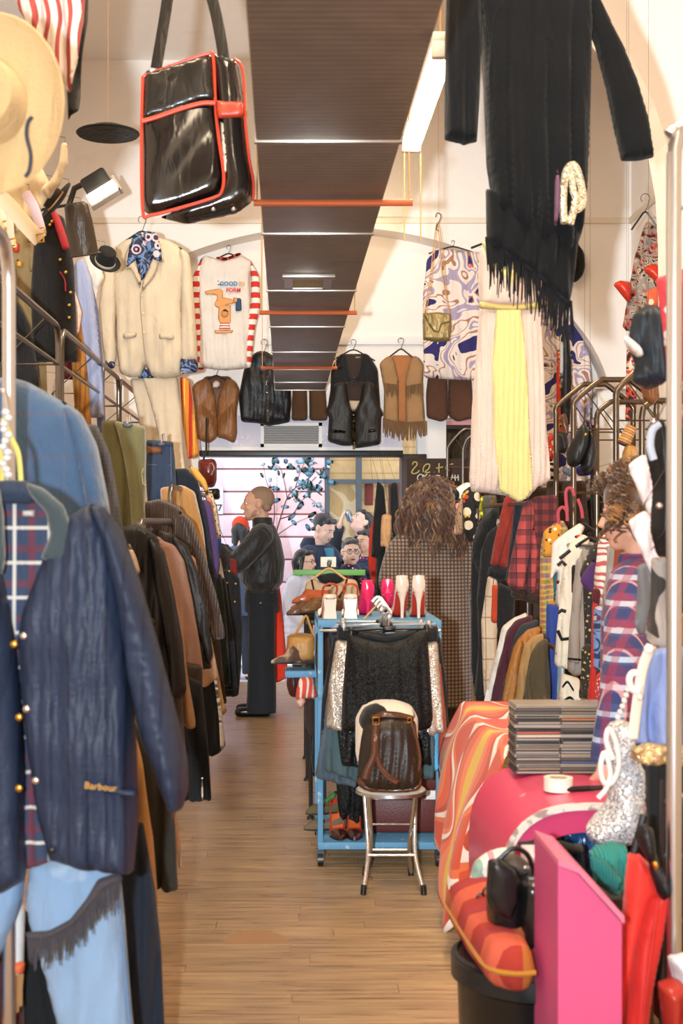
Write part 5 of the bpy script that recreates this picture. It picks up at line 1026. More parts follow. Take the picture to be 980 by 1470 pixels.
s7.cloth('trousers', trm, rings=[[((0, .02, .8*k), .165*k, .125*k), ((0, .02, .98*k), .15*k, .115*k)]], tubes=[([(s_*.085*k, .02, .86*k), (s_*.09*k, .01, .5*k), (s_*.095*k, .02, .06)], [.1*k, .085*k, .07*k]) for s_ in (-1, 1)]); s7.cloth('shoes', black_plastic, caps=[((s_*.1*k, .05, .04), (s_*.105*k, -.13, .035), .045, .038) for s_ in (-1, 1)])
hc2 = hairmat('curly_auburn', '54371f', '9a6836'); pts = []
for i in range(400):
    a = rng.uniform(0, 6.28); e_ = rng.uniform(-.35, 1.5); n_ = Vector((math.cos(a)*math.cos(e_), math.sin(a)*math.cos(e_), math.sin(e_)))
    if n_.y < -.45 and n_.z < .55: continue
    pts.append((Vector((0, .025, .035))+Vector((n_.x*.09, n_.y*.105, n_.z*.095)), n_))
s7.shell('hair', [('e', (0, .04, .06), (.13, .135, .115)), ('e', (0, .075, -.015), (.12, .10, .11))], hc2, vox=.011)
curls('curls', s7.root, s7.hM, pts, hc2, 1000, .13, .0032, 2.4, .012, rng, .5, 1.0)
# ================================================================= the carts and shoes in the aisle
def shoe(name, label, loc, mat, sole, rz=0, L=.21, h=.10, heel='stiletto', collar=.05, group=None, toe=None, wd=1.0, lining=None, toe_sharp=1.0, low=False):
    """toe toward local -Y; heel at the origin"""
    t_ = thing(name, label, 'shoe', loc, group, rz)
    ts = np.linspace(0, 1, 19)
    zb = lambda t: h*(1-min(1, max(0, (t-.12)/.5)))**1.6 if h > .03 else h
    def w(t): return wd*float(np.interp(t, [0, .05, .2, .45, .68, .85, .95, 1], [.018, .029, .031, .031, .041, .03*toe_sharp+.0, .016*toe_sharp, .004]))
    def hh(t): return float(np.interp(t, [0, .15, .4, .62, .72, .85, 1], [collar, collar*.95, collar*(.62 if not low else 1.0), collar*(.55 if not low else 1.1), .042, .032, .014]))
    def rimx(t): return min(1, t/.11)*w(t)*(.86 if t < .55 else .86*max(0.0, 1-(t-.55)/.15)) if not low else w(t)*(.6 if t < .35 else .6*max(.05, 1-(t-.35)/.2))
    R = []; So = []; Ln = []
    for t in ts:
        W_, Hh, b, y = w(t), hh(t), zb(t)+.004, -t*L; rx = rimx(t)
        half = [(.6*W_, 0), (.95*W_, .15*Hh), (W_, .4*Hh), (.96*W_+.0*rx, .7*Hh), (max(rx, .55*W_*(1 if rx < .5*W_ else 0)), .93*Hh), (rx, Hh)]
        inn = [(max(0, rx-.0035), Hh*.98), (max(0, max(rx, .5*W_*(1 if rx < .5*W_ else 0))-.004), .85*Hh), (.85*W_, .6*Hh), (.86*W_, .4*Hh), (.8*W_, .2*Hh), (.5*W_, .006)]
        right = half+inn; ring = [Vector((x, y, b+z)) for x, z in right]+[Vector((-x, y, b+z)) for x, z in right[::-1]]
        R.append(ring)
        So.append([Vector((x*W_*.92, y-.001, b+z)) for x, z in ((-1, -.003), (1, -.003), (1, .001), (-1, .001))])
    cz = zb(0)+.004+collar*.5; R.insert(0, [Vector((p.x*.04, .003, cz+(p.z-cz)*.04)) for p in R[0]])
    MB().rings(R).build('upper', mat, t_); MB().rings(So).build('sole', sole, t_)
    if lining: MB().rings([[Vector((x*w(t)*.78, -t*L, zb(t)+.012+z)) for x, z in ((-1, 0), (1, 0), (1, .002), (-1, .002))] for t in ts[1:13]]).build('insole', lining, t_)
    if heel == 'stiletto': MB().tube(catmull([(0, -.018, h+.006), (0, -.012, h*.7), (0, -.014, h*.35), (0, -.017, 0)], 4), .026, 10, rs=[1, .9, .72, .56, .46, .4, .36, .33, .31, .3, .29, .28, .28]).build('heel', mat, t_)
    elif heel == 'block': MB().rings([[Vector((.026*a*sx_, -.004-.045*(b_) if 1 else 0, z)) for sx_, b_ in ((-1, 0), (1, 0), (1, 1), (-1, 1))] for z, a in ((0, 1.15), (h*.5, .95), (h+.004, 1.1))]).build('heel', mat, t_)
    elif h > .004: MB().box((-.027*wd, -.06, 0), (.027*wd, -.002, h+.003), bev=.004).build('heel', sole, t_)
    if toe: MB().rings([[v+Vector((0, -.0006, .0008)) for v in [Vector((x*1.03, y_, z_)) for x, y_, z_ in [(p.x, p.y, p.z) for p in r]]] for r in R[15:]]).build('toe_cap', toe, t_)
    return t_
blue_p = fab('chipped_blue_paint', '5b8fb2', .55, var=.1, bump=None, sheen=0, wear=(16, .62, 'b9c4c8'))
X0, X1, Y0, Y1 = .142, .68, 5.75, 6.35
ct = thing('display_cart', 'pale blue wheeled display cart standing mid-aisle behind the folding stool', 'cart', ((X0+X1)/2, (Y0+Y1)/2, 0))
cx, cy = (X0+X1)/2, (Y0+Y1)/2
for z in (.075, .725, 1.04):
    MB().box((X0-cx, Y0-cy, z), (X1-cx, Y1-cy, z+.032), bev=.004).build('shelf', blue_p, ct)
for x in (X0+.012, X1-.012):
    for y in (Y0+.015, Y1-.015):
        MB().box((x-cx-.012, y-cy-.012, .075), (x-cx+.012, y-cy+.012, 1.06), bev=.003).build('post', blue_p, ct)
        w_ = MB().tube([(x-cx-.012, y-cy, .03), (x-cx+.012, y-cy, .03)], .029, 16).box((x-cx-.016, y-cy-.012, .03), (x-cx+.016, y-cy+.012, .078)).build('caster', black_plastic, ct)
MB().tube([(X0-cx+.005, Y0-cy-.1, 1.035), (X1-cx-.015, Y0-cy-.1, 1.035)], .006, 8).tube([(X0-cx+.01, Y0-cy-.1, 1.035), (X0-cx+.01, Y0-cy+.02, 1.05)], .006, 6).tube([(X1-cx-.02, Y0-cy-.1, 1.035), (X1-cx-.02, Y0-cy+.02, 1.05)], .006, 6).build('hanging_rail', chrome, ct)
nude = plain('nude_patent', 'd9c4b4', .2, coat=.5); redsole = plain('red_sole', 'b5301c', .3); hot = plain('hot_pink', 'd81f58', .25, coat=.4); crm = plain('cream_leather', 'e0d0bc', .35)
zt = 1.073
for nm_, px, py, m, so, h, hl, lb, rz, yy in (('pump', 578, 0, nude, redsole, .112, 'stiletto', 'left nude high-heeled pump with a red sole on the blue cart', PI+.1, 5.86), ('pump', 601, 0, nude, redsole, .112, 'stiletto', 'right nude high-heeled pump with a red sole, beside the checked coat', PI-.05, 5.86), ('pump', 529, 0, hot, hot, .085, 'stiletto', 'hot pink pump nearest the wire hangers on the blue cart', PI+.15, 6.0), ('pump', 556, 0, hot, hot, .085, 'stiletto', 'hot pink pump behind the coiled hangers on the blue cart', PI-.1, 6.12), ('sandal', 474, 0, crm, redsole, .085, 'block', 'left cream block-heeled sandal with a red strap on the blue cart', PI+.12, 5.82), ('sandal', 503, 0, crm, redsole, .085, 'block', 'right cream block-heeled sandal with a red strap on the blue cart', PI-.04, 5.82)):
    s_ = shoe(nm_, lb, (P(px, 0, yy).x, yy, zt), m, so, rz, h=h, heel=hl, collar=.075 if nm_ == 'pump' else .02, group='heels on the blue cart', L=.17, lining=redsole if nm_ == 'sandal' else crm)
    if nm_ == 'sandal': MB().tube(catmull([(-.028, -.04, h+.01), (-.03, -.0, h+.055), (0, .012, h+.07), (.03, 0, h+.055), (.028, -.04, h+.01)], 4), .005, 6).build('strap', plain('strap_red', 'b8402c', .4), s_)
# hangers bunched on the cart's front rail and the skirts on them
clearp = plain('clear_hanger', 'b4b8bc', .12, metal=.5)
def clip_hanger(label, px, py, Y, w, mat, tilt=0):
    c = Cloth('clip_hanger', label, 'hanger', Y, (px, py+6), 'clip hangers on the cart'); k = w/2
    c.tube('bar', [(px-k, py+tilt), (px-k*.3, py-1), (px+k*.3, py-1), (px+k, py-tilt)], .006, mat, smooth=3)
    c.part('hub', [(px-9, py-5), (px+9, py-6), (px+10, py+3), (px-9, py+4)], black_plastic, dy=-.01, th=.008, res=.01)
    c.tube('hook', [(px, py-4), (px, py-14), (px+4, py-20), (px-2, py-25), (px-6, py-18)], .003, chrome, smooth=3)
    for s_ in (-1, 1): c.part('clip', [(px+s_*k*.86-4, py-6-s_*tilt), (px+s_*k*.86+4, py-6-s_*tilt), (px+s_*k*.86+5, py+12-s_*tilt), (px+s_*k*.86-5, py+12-s_*tilt)], mat, dy=-.012, th=.008, res=.01)
    return c
clip_hanger('front black and brass clip hanger carrying the black sequin skirt', 558, 904, 5.56, 126, black_plastic, 2)
clip_hanger('clear clip hanger of the silver skirt, just behind the black one', 554, 898, 5.62, 142, clearp, 2)
clip_hanger('rear clear clip hanger on the blue cart rail', 548, 894, 5.66, 130, clearp, -1)
ch = Cloth('coiled_hanger', 'bundle of white padded hanger tops between the pink pumps', 'hanger', 5.75, (546, 890))
for i in range(6): ch.tube('loop', [(534+i*4, 864+i*4.2), (541+i*3.4, 857+i*4), (549+i*2.4, 861+i*3.6), (548+i*2, 872+i*3)], .006, white_paint, smooth=3, dy=-.006*i)
ch.tube('stick', [(523, 888), (541, 868)], .004, cordm); ch.part('hub', "549,872 556,871 557,879 550,880", black_plastic, dy=-.05, th=.012, res=.012); ch.tube('loop', [(551, 880), (549, 888), (554, 892)], .004, chrome, smooth=2)
seq = fab('black_sequin', '0b0c0c', .6, sequin=260, metal=0, sheen=0, spec=.3); ssil = fab('silver_sequin', 'd4c8ba', .3, sequin=420, metal=.6, sheen=0)
sk1 = Cloth('sequin_skirt', 'short black sequinned skirt clipped at the front of the blue cart', 'skirt', 5.52, (555, 1050)); sk1.part('body', "499,908 510,914 535,921 556,923 580,918 596,908 612,902 616,950 621,1030 618,1046 590,1050 540,1051 490,1049 491,1000 495,950", seq, th=.03, bulge=.05, bw=.12, fold=(.008, 7), res=.012)
sk1.part('waist', "508,906 556,914 602,904 596,912 556,926 514,916", blkc, dy=.05, th=.006)
sk2 = Cloth('silver_skirt', 'silver metallic skirt showing either side of the black sequin skirt', 'skirt', 5.6, (552, 1060)); sk2.part('body', "482,918 556,926 628,920 632,980 637,1050 618,1058 596,1050 530,1056 504,1056 468,1045 471,985", ssil, th=.025, bulge=.03, bw=.1, fold=(.014, 9), res=.013); sk2.part('waistband', "484,896 556,910 628,898 630,922 556,930 483,920", blkc, dy=.02, th=.015)
mutd = fab('grey_denim', '4c5a66', .9, var=.2, bump=(300, .5)); teal_s = fab('teal_grey', '465a5e', .9, var=.15); orng = fab('orange_red_cloth', 'b8482c', .85); skyb = fab('sky_blue', '58a8d8', .7)
coat('denim_skirt', 'faded grey-blue denim skirt hem under the silver skirt, left', 'skirt', 5.66, mutd, "472,980 520,990 516,1060 512,1130 490,1126 452,1116 460,1060", pn='skirt', fold=(.012, 8))
coat('teal_skirt', 'teal-grey skirt hem showing below the silver skirt', 'skirt', 5.62, teal_s, "474,1000 600,1000 626,1060 622,1118 606,1118 560,1128 512,1122 466,1106 470,1050", pn='skirt', fold=(.012, 8))
coat('black_sequin_top', 'black sequinned strips hanging under the silver skirt hem', 'top', 5.585, fab('black_sequin2', '121416', .45, sequin=300, metal=0, sheen=0), "480,1020 618,1020 620,1098 604,1100 598,1070 520,1070 514,1102 490,1098", pn='panel')
coat('sky_blue_skirt', 'bright sky-blue strip of cloth at the right of the silver skirt', 'skirt', 5.63, skyb, "616,1030 630,1030 630,1104 619,1108", pn='skirt')
coat('orange_skirt', 'orange-red skirt edge behind the silver skirt, right side', 'skirt', 5.68, orng, "612,960 632,950 640,1030 642,1102 630,1104 622,1080", pn='skirt')
coat('black_long_skirt', 'long black skirt edge at the right of the orange-red one', 'skirt', 5.72, blkc, "618,910 632,914 640,980 645,1062 642,1072 630,1060", pn='skirt')
coat('black_left_skirt', 'black skirt edge left of the silver skirt over brown trousers', 'skirt', 5.69, blkc, "478,912 488,910 480,1000 470,1060 458,1080 462,1000", pn='skirt')
coat('sequin_dress', 'black glittering dress hanging down to the bottom shelf of the blue cart', 'dress', 5.95, seq, "480,1080 526,1080 524,1180 520,1200 492,1200 484,1150", pn='skirt')
# cow-print bag and bucket bag on the stool
cow = fab('cow_print', 'e2cdb4', .9, sheen=.5, bump=(200, 1.5), spots=[(9, .56, '191512', .66)])
cb = Cloth('cow_print_bag', 'round black and cream cow-print bag behind the bucket bag', 'bag', 5.44, (556, 1130)); cb.part('body', "510,1030 520,1012 540,1004 570,1004 590,1012 600,1030 600,1100 590,1128 520,1128 510,1080", cow, th=.05, bulge=.02, bw=.06, res=.012)
mono = fab('monogram_canvas', '2b211a', .4, var=.2, bump=(200, .6), sheen=0, spots=[(42, .16, '5e4a2c', .8)]); vach = fab('vachetta', '55301c', .35, var=.25, bump=None, sheen=0, coat=.2)
bb = Cloth('bucket_bag', 'dark brown monogrammed drawstring bucket bag standing on the folding stool', 'bag', 5.32, (560, 1136))
bb.part('body', "522,1040 540,1026 560,1022 584,1026 596,1036 600,1070 605,1110 603,1128 590,1134 560,1136 526,1134 513,1124 514,1090 518,1060", mono, th=.08, bulge=.04, bw=.08, res=.011, fold=(.006, 14), wr=.006)
bb.part('base', "512,1112 530,1120 560,1124 590,1121 605,1112 605,1130 590,1136 560,1138 526,1136 513,1128", vach, dy=-.03, th=.075, bulge=.03, bw=.08, res=.012)
bb.part('rim', "531,1028 548,1020 572,1022 594,1028 594,1034 570,1032 548,1031 533,1034", vach, dy=-.03, th=.06, res=.011)
for q, r_ in (([(540, 1036), (538, 1060), (537, 1084), (528, 1105), (524, 1118)], .014), ([(540, 1080), (544, 1100), (556, 1116), (570, 1124)], .007), ([(590, 1036), (600, 1070), (602, 1100), (590, 1122), (566, 1118), (548, 1100), (540, 1076)], .006)):
    mb = MB(); mb.tube(catmull([P(a, b, 5.32-.135+(.05 if a > 585 else 0))-bb.root.location for a, b in q], 5), r_, 8, flat=.35); mb.build('strap', vach, bb.root)
bb.tube('buckle', [(535, 1030), (544, 1030), (544, 1040), (535, 1040), (535, 1030)], .003, brass, dy=-.15); bb.tube('buckle', [(585, 1030), (590, 1030), (590, 1037), (585, 1037), (585, 1030)], .003, brass, dy=-.14)
bb.tube('lock', [(538, 1054), (540, 1058), (538, 1064)], .006, silver, dy=-.16)
# folding stool
stl = fab('worn_seat', 'cfc4b2', .5, var=.1, bump=None, sheen=0, wear=(12, .66, '6e6458'))
so_ = P(561, 1137, 5.45); st = thing('folding_stool', 'folding metal stool with a pale seat carrying the bucket bag', 'stool', (so_.x, 5.45, 0))
zs = .385
MB().lathe([(0, zs), (.135, zs), (.142, zs+.008), (.142, zs+.016), (.135, zs+.022), (0, zs+.022)], 32, Matrix.Diagonal((1, .85, 1, 1))).build('seat', stl, st)
MB().lathe([(.138, zs-.004), (.146, zs), (.146, zs+.012), (.14, zs+.014)], 32, Matrix.Diagonal((1, .85, 1, 1))).build('seat_rim', chrome, st)
for s_ in (-1, 1):
    for q, nm_ in (([(s_*.108, .05, zs), (s_*.100, .02, .26), (s_*.097, -.03, .13), (s_*.122, -.13, .01)], 'leg'), ([(s_*.095, -.05, zs), (s_*.085, -.01, .26), (s_*.08, .06, .13), (s_*.098, .16, .01)], 'leg')):
        MB().tube(catmull(q, 6), .0085, 10).build(nm_, silver, st); MB().tube([Vector(q[-1])+Vector((0, 0, -.008)), Vector(q[-1])+Vector((-s_*.003, 0, .028))], .0125, 10).build('rubber_foot', black_plastic, st)
MB().tube([(-.097, -.03, .135), (.097, -.03, .135)], .007, 8).build('crossbar', silver, st); MB().tube([(-.08, .06, .135), (.08, .06, .135)], .007, 8).build('crossbar', silver, st)
MB().tube([(-.1, 0, .255), (.1, 0, .255)], .004, 6).build('pivot', silver, st)
# on the bottom shelf
rp = fab('red_snake', 'b8432a', .25, var=.3, bump=(120, .6), sheen=0, coat=.4); rt = plain('dark_toe', '3a1a16', .2, coat=.4)
for px, rz, lb in ((481, .06, 'left burnt-red pointed pump on the bottom shelf of the cart'), (508, -.04, 'right burnt-red pointed pump on the bottom shelf of the cart')):
    shoe('pump', lb, (P(px, 0, 5.98).x, 6.0, .108), rp, plain('sole_dark', '2a1c16', .4), rz, L=.23, h=.085, collar=.05, group='red pumps on the bottom shelf', toe=rt, lining=plain('insole_orange', 'd0602c', .4), wd=1.05)
sc_l = P(534, 1222, 5.9); sr = P(646, 1222, 5.9)
scs = thing('suitcase', 'oxblood hard-shell suitcase with a white metal band on the bottom shelf of the cart', 'suitcase', ((sc_l.x+sr.x)/2, 6.0, .108)); w2 = (sr.x-sc_l.x)/2; ox = fab('oxblood_shell', '5a2622', .45, var=.12, bump=(150, 1.2), sheen=0)
MB().box((-w2, -.09, 0), (w2, .25, .16), bev=.02).build('lower_shell', ox, scs); MB().box((-w2, -.09, .185), (w2, .25, .275), bev=.02).build('lid', ox, scs); MB().box((-w2-.002, -.094, .152), (w2+.002, .254, .192), bev=.003).build('band', white_paint, scs)
for x in (-w2*.75, w2*.2): MB().box((x-.02, -.1, .158), (x+.02, -.092, .186), bev=.002).tube([(x, -.1, .172), (x, -.104, .172)], .007, 10).build('latch', silver, scs)
MB().tube(catmull([(-.06, -.095, .17), (-.05, -.12, .165), (.05, -.12, .165), (.06, -.095, .17)], 4), .007, 8).build('handle', ox, scs)
brs = fab('brown_leather_shoe', '5e3a22', .35, var=.25, bump=(90, .5), sheen=0, coat=.2); brs2 = fab('orange_leather', 'a84e24', .35, var=.2, bump=None, sheen=0, coat=.2); blks = plain('black_sole', '1c1815', .6)
for i, (z, Y, rz, lb) in enumerate(((.108, 5.95, -1.35, 'taupe shoe sticking out at the left end of the cart, lower of two'), (.172, 6.0, -1.2, 'olive-brown shoe sticking out at the left end of the cart, upper of two'))):
    shoe('loafer', lb, (.27, Y, z), fab('olive_suede', '5a5038', .8) if i else fab('taupe_suede', '6a5a48', .8), blks, rz, L=.19, h=.015, heel='flat', collar=.055)
coat('green_slipper', 'green slipper glimpsed under the teal skirt on the cart', 'shoe', 6.1, plain('green_leather', '2f6e3a', .4), "462,1150 478,1136 484,1134 484,1142 470,1152 462,1158", pn='upper')
# second table of shoes behind
tb = thing('shoe_table', 'narrow black metal table of brown shoes behind the blue cart', 'table', (.3, 7.4, 0))
for z in (.62, .985): MB().box((-.2, -.8, z), (.3, 1.0, z+.025), bev=.004).build('shelf', dark_wood, tb)
for x in (-.17, .27):
    for y in (-.72, .28, .98): MB().tube([(x, y, .012), (x, y, .99)], .011, 8).build('leg', black_metal, tb); MB().lathe([(0, .0), (.022, .0), (.018, .014), (.011, .02)], 12, Matrix.Translation((x, y, 0))).build('foot', black_plastic, tb)
for i, (px, Y, rz, m, lb, zz) in enumerate(((462, 6.72, -1.1, brs, 'dark brown shoe lying at the left end of the shoe table', 0), (472, 6.85, -1.25, brs2, 'orange-brown shoe in the heap behind the cream sandals', .05), (478, 6.66, -.95, fab('lattice_leather', '6e4a28', .4, spots=[(60, .3, '3a2614', 1)], sheen=0), 'woven brown shoe just left of the cream sandals', .02), (488, 6.8, -.5, brs, 'brown shoe between the two cream sandals', .0), (525, 6.9, -.9, brs, 'brown shoe right of the cream sandals', .02), (470, 7.05, -1.4, brs2, 'orange-brown shoe at the back of the heap', .0))):
    c = P(px, 0, Y); shoe('brogue', lb, (c.x, Y, 1.012+zz), m, blks, rz, L=.2, h=.018, heel='flat', collar=.065, low=True, group='brown shoes on the shoe table')
wb = fab('tan_grain', 'b58548', .45, var=.12, bump=(90, 1.0), sheen=0, wrinkle=.006)
hb_ = Cloth('handbag', 'tan leather handbag hanging at the left corner of the shoe table', 'bag', 6.42, (432, 953)); hb_.part('body', "413,911 430,908 450,910 454,930 452,948 430,953 411,953 410,938", wb, th=.05, bulge=.02, bw=.06, res=.012); hb_.tube('handle', [(424, 910), (432, 896), (439, 884), (444, 896), (449, 910)], .006, wb, smooth=4); hb_.tube('stitching', [(412, 914), (432, 911), (450, 913)], .003, plain('stitch', '8a6232', .8), dy=-.05)
tr_ = shoe('trainer', 'brown and cream boot-trainer below the tan handbag', (.19, 6.42, .788), fab('cream_brown', 'b8a288', .6, wear=(8, .5, '5a4030')), plain('dark_rubber', '2c2420', .7), -1.25, L=.27, h=.03, heel='flat', collar=.08, low=True)
rk = thing('cart_ledge', 'short blue ledge fixed to the left of the cart under the trainer', 'shelf', (.1, 6.4, 0)); MB().box((-.1, -.08, .755), (.12, .1, .787), bev=.004).box((.06, -.02, 0), (.1, .02, .755), bev=.003).build('board', blue_p, rk)
bo = Cloth('ankle_boot', 'dark brown tall boot hanging beside the tan handbag', 'boot', 6.0, (463, 990)); bo.part('shaft', "453,908 472,905 476,950 470,985 456,985 452,950", fab('boot_brown', '2e1d18', .3, sheen=0, coat=.3), th=.045, res=.012)
pc = fab('red_white_print', 'd8503c', .8, stripes=[('X', .03, .35, 0, 'ecd8cc', 1)], warp=.09)
rs_ = Cloth('printed_scarf', 'red and white striped scarf hanging below the trainer', 'scarf', 6.3, (442, 1018)); rs_.part('body', "430,972 449,972 456,1000 452,1002 432,1003 424,1004 425,990", pc, th=.02, fold=(.006, 20)); rs_.part('end', "425,1004 434,1000 440,1006 432,1018 426,1012", plain('scarf_pink', 'e0b0a0', .8), dy=-.01, th=.012)
mb2 = Cloth('maroon_bag', 'maroon leather bag under the tan handbag, left of the striped scarf', 'bag', 6.9, (420, 1001)); mb2.part('body', "412,964 426,962 432,980 428,1002 416,1000 411,984", fab('maroon_leather', '42181a', .4, sheen=0), th=.06); mb2.tube('zip_pull', [(416, 966), (416, 973)], .005, silver, dy=-.07)
bt = Cloth('brown_trousers', 'dark brown trousers hanging at the left of the blue cart', 'trousers', 6.45, (440, 1060)); bt.part('leg', "436,1002 452,1002 452,1056 446,1058 438,1040", brn, th=.015); bt.part('leg', "452,1000 464,1000 462,1090 450,1118 446,1090", blkw, dy=.02, th=.015)
# green T-bar with a beige top
gb_ = thing('green_rail', 'green horizontal rail on a stand above the brown shoes', 'rail', P(472, 1000, 7.25)); gb_.location.z = 1.01; g0 = gb_.location
a, b = P(421, 822, 7.25)-g0, P(524, 822, 7.25)-g0
MB().box((a.x, -.02, a.z-.015), (b.x, .02, a.z+.016), bev=.004).build('rail', plain('green_paint', '5e9a48', .5), gb_); MB().tube([(0, 0, 0), (0, 0, a.z+.05)], .011, 8).build('post', plain('post_brass', '8a7a4a', .4, metal=.8), gb_); MB().box((-.045, .02, a.z+.03), (.04, .035, a.z+.085), bev=.002).build('tag_plate', cream, gb_); MB().box((-.008, .012, a.z+.045), (.016, .024, a.z+.07)).build('hole', black_plastic, gb_)
kn = fab('beige_knit_top', 'b89a78', .9, bump=(200, 1)); bt2 = Cloth('knit_top', 'beige sleeveless knit top with dark edging hanging from the green rail', 'top', 7.2, (475, 880))
bt2.part('body', "440,834 452,831 462,838 486,838 498,830 512,833 516,850 520,884 432,884 436,850", kn, th=.02, bulge=.02); bt2.tube('edging', [(447, 832), (450, 846), (456, 858)], .005, black_plastic, dy=-.04); bt2.tube('edging', [(498, 831), (494, 845), (486, 858)], .005, black_plastic, dy=-.04); bt2.part('size_label', "467,838 475,838 475,842 467,842", plain('label_grey2', '6c6a66', .8), dy=-.045, th=.003, sm=0)
bt2.part('inner_top', "453,826 476,822 497,826 488,838 462,838", blkc, dy=.02, th=.01)
hanger(472, 806, 7.2, 60, 'pale wooden hanger of the beige knit top', drop=20, hook=10, mat=cordm)
# dresses hanging at the right door jamb
for nm_, lb, Y, m, q in (('red_dress', 'red dress in the doorway behind the black one', 11.2, fab('bright_red', 'c8321e', .85), "530,760 538,736 545,740 545,800 540,840 533,836 528,810"), ('black_dress', 'long black dress hanging in the doorway right of the passers-by', 11.0, blkc, "541,690 551,698 556,760 552,800 554,860 538,860 540,800 532,800 536,740"), ('fringed_blouse', 'beige fringed top hanging before the black doorway dress', 10.8, fab('beige_top_m', 'd0a070', .85), "548,738 562,738 562,760 560,784 556,790 552,784 546,786 546,760"), ('dark_green_dress', 'long dark dress at the edge of the brown door', 10.9, fab('ink_green', '182022', .85), "560,694 570,692 574,760 574,850 556,850 560,780"), ('cream_slip', 'narrow cream slip hanging between the dark doorway dresses', 10.7, fab('cream_slip_m', 'e0c8a0', .85), "555,800 563,760 566,800 566,870 556,870")):
    coat(nm_, lb, 'dress' if 'top' not in nm_ else 'top', Y, m, q, th=.025)
coat('red_skirt', 'long orange-red skirt hanging behind the browsing man', 'skirt', 11.0, fab('vermilion', 'dd3a22', .8), "390,826 398,822 404,860 410,930 414,972 398,980 386,980 384,900", pn='skirt', fold=(.012, 9))
# ================================================================= right side: racks and clothes
bronze = plain('bronze_tube', '6e6052', .3, metal=1)
def frame(label, px, ytop, Y, w=.5, ch=(35, 33), mat=None, r=.017, name='rack_frame', group='bent-tube frames on the right'):
    b = P(px, ytop, Y); c = thing(name, label, 'rack', (b.x, Y, 0), group); s = Y/F; cw, chh = ch[0]*s, ch[1]*s; z = b.z
    left = catmull([(0, 0, 0.01), (0, 0, z-chh-.04)], 1)+catmull([(0, 0, z-chh-.04), (.008, 0, z-chh+.01), (cw-.03, 0, z-.035), (cw+.02, 0, z), (cw+.05, 0, z)], 4)
    pts = left+[Vector((w-v.x, v.y, v.z)) for v in left[::-1]]
    MB().tube(pts, r, 10).build('tube', mat or bronze, c)
    for zz in (z-chh-.16, z-chh-.55, .9): MB().tube([(0, 0, zz), (w, 0, zz)], .005, 6).build('rung', mat or bronze, c)
    MB().tube([(cw*.5, 0, z-chh*.5), (cw*.5+.16, 0, z-chh-.16)], .004, 6).build('brace', mat or bronze, c)
    return c
frame('bent-tube frame just right of the yellow gown, leftmost of the right-hand racks', 798, 552, 8.6)
frame('bent-tube frame with a wide flat top before the white pier, second from the gown', 823, 545, 8.0)
frame('lower bent-tube frame right of the black boots', 856, 577, 8.3, ch=(16, 18))
frame('bent-tube frame rising beside the tan wooden heels', 884, 530, 7.3, ch=(30, 32))
frame('bent-tube frame farthest right, partly behind the chrome pole', 921, 575, 7.4, ch=(12, 14))
frame('thin steel frame by the chalkboard left of the yellow gown', 642, 616, 10.6, ch=(22, 26), mat=steel, r=.011)
frame('second thin steel frame hidden by the yellow gown', 664, 624, 10.2, ch=(12, 18), mat=steel, r=.010)
for lb, x, z, ya, yb, posts in (('far steel rail of the garments on the right', 1.3, 1.6, 7.0, 9.0, (8.95,)), ('near steel rail of the long garments on the right', 1.32, 1.39, 4.85, 6.6, (6.55,)), ('low steel rail of the jackets beneath the plaid shirt', 1.22, .93, 5.95, 6.7, (6.7,))):
    c = thing('garment_rail', lb, 'rail', (x, ya, 0)); q = MB().tube([(0, 0, z), (0, yb-ya, z)], .012, 8)
    for y in posts: q.tube([(0, y-ya, .004), (0, y-ya, z)], .012, 8)
    q.build('tube', steel, c)
# chalkboard by the door
cb_ = thing('chalkboard', 'dark brown chalkboard sign with chalk opening hours beside the shop door', 'sign', P(626, 735, 11.9)); b0 = cb_.location
a, b = P(584, 735, 11.9)-b0, P(668, 658, 11.9)-b0
brd = fab('chalk_brown', '3a2a24', .8, var=.2, bump=None, sheen=0, wear=(5, .62, '5a463c')); MB().box((a.x, 0, a.z), (b.x, .04, b.z), bev=.01).build('board', brd, cb_)
chy = plain('chalk_yellow', 'b8ab68', .9); chw = plain('chalk_white', 'd8d4cc', .9)
def chalk(q, m, r=.0065): MB().tube(catmull([P(560+x/7, 640+y/7, 11.895)-b0 for x, y in S(q)], 4), r, 5).build('chalk_stroke', m, cb_)
for q in ("222,190 235,165 262,165 268,190 240,225 215,265 235,280 275,268 292,245", "330,265 335,215 365,185 395,190 385,230 350,262 372,270 400,262", "440,262 442,266", "490,175 488,270", "460,225 530,212", "572,185 560,230 590,245 568,262", "595,190 630,182"): chalk(q, chy)
for q in ("300,285 275,310 280,345 310,355 330,325 318,290 300,285", "335,290 350,350", "335,350 360,290 372,292", "372,345 400,350 415,320 395,295 380,320 390,345", "420,335 500,325 495,300 450,300 418,335 430,372 490,378 530,350", "600,360 612,345 625,290", "604,322 640,318", "650,290 652,352", "640,320 690,316", "680,290 684,350", "520,480 545,470 560,500", "600,480 640,455 620,500"): chalk(q, chw, .005)
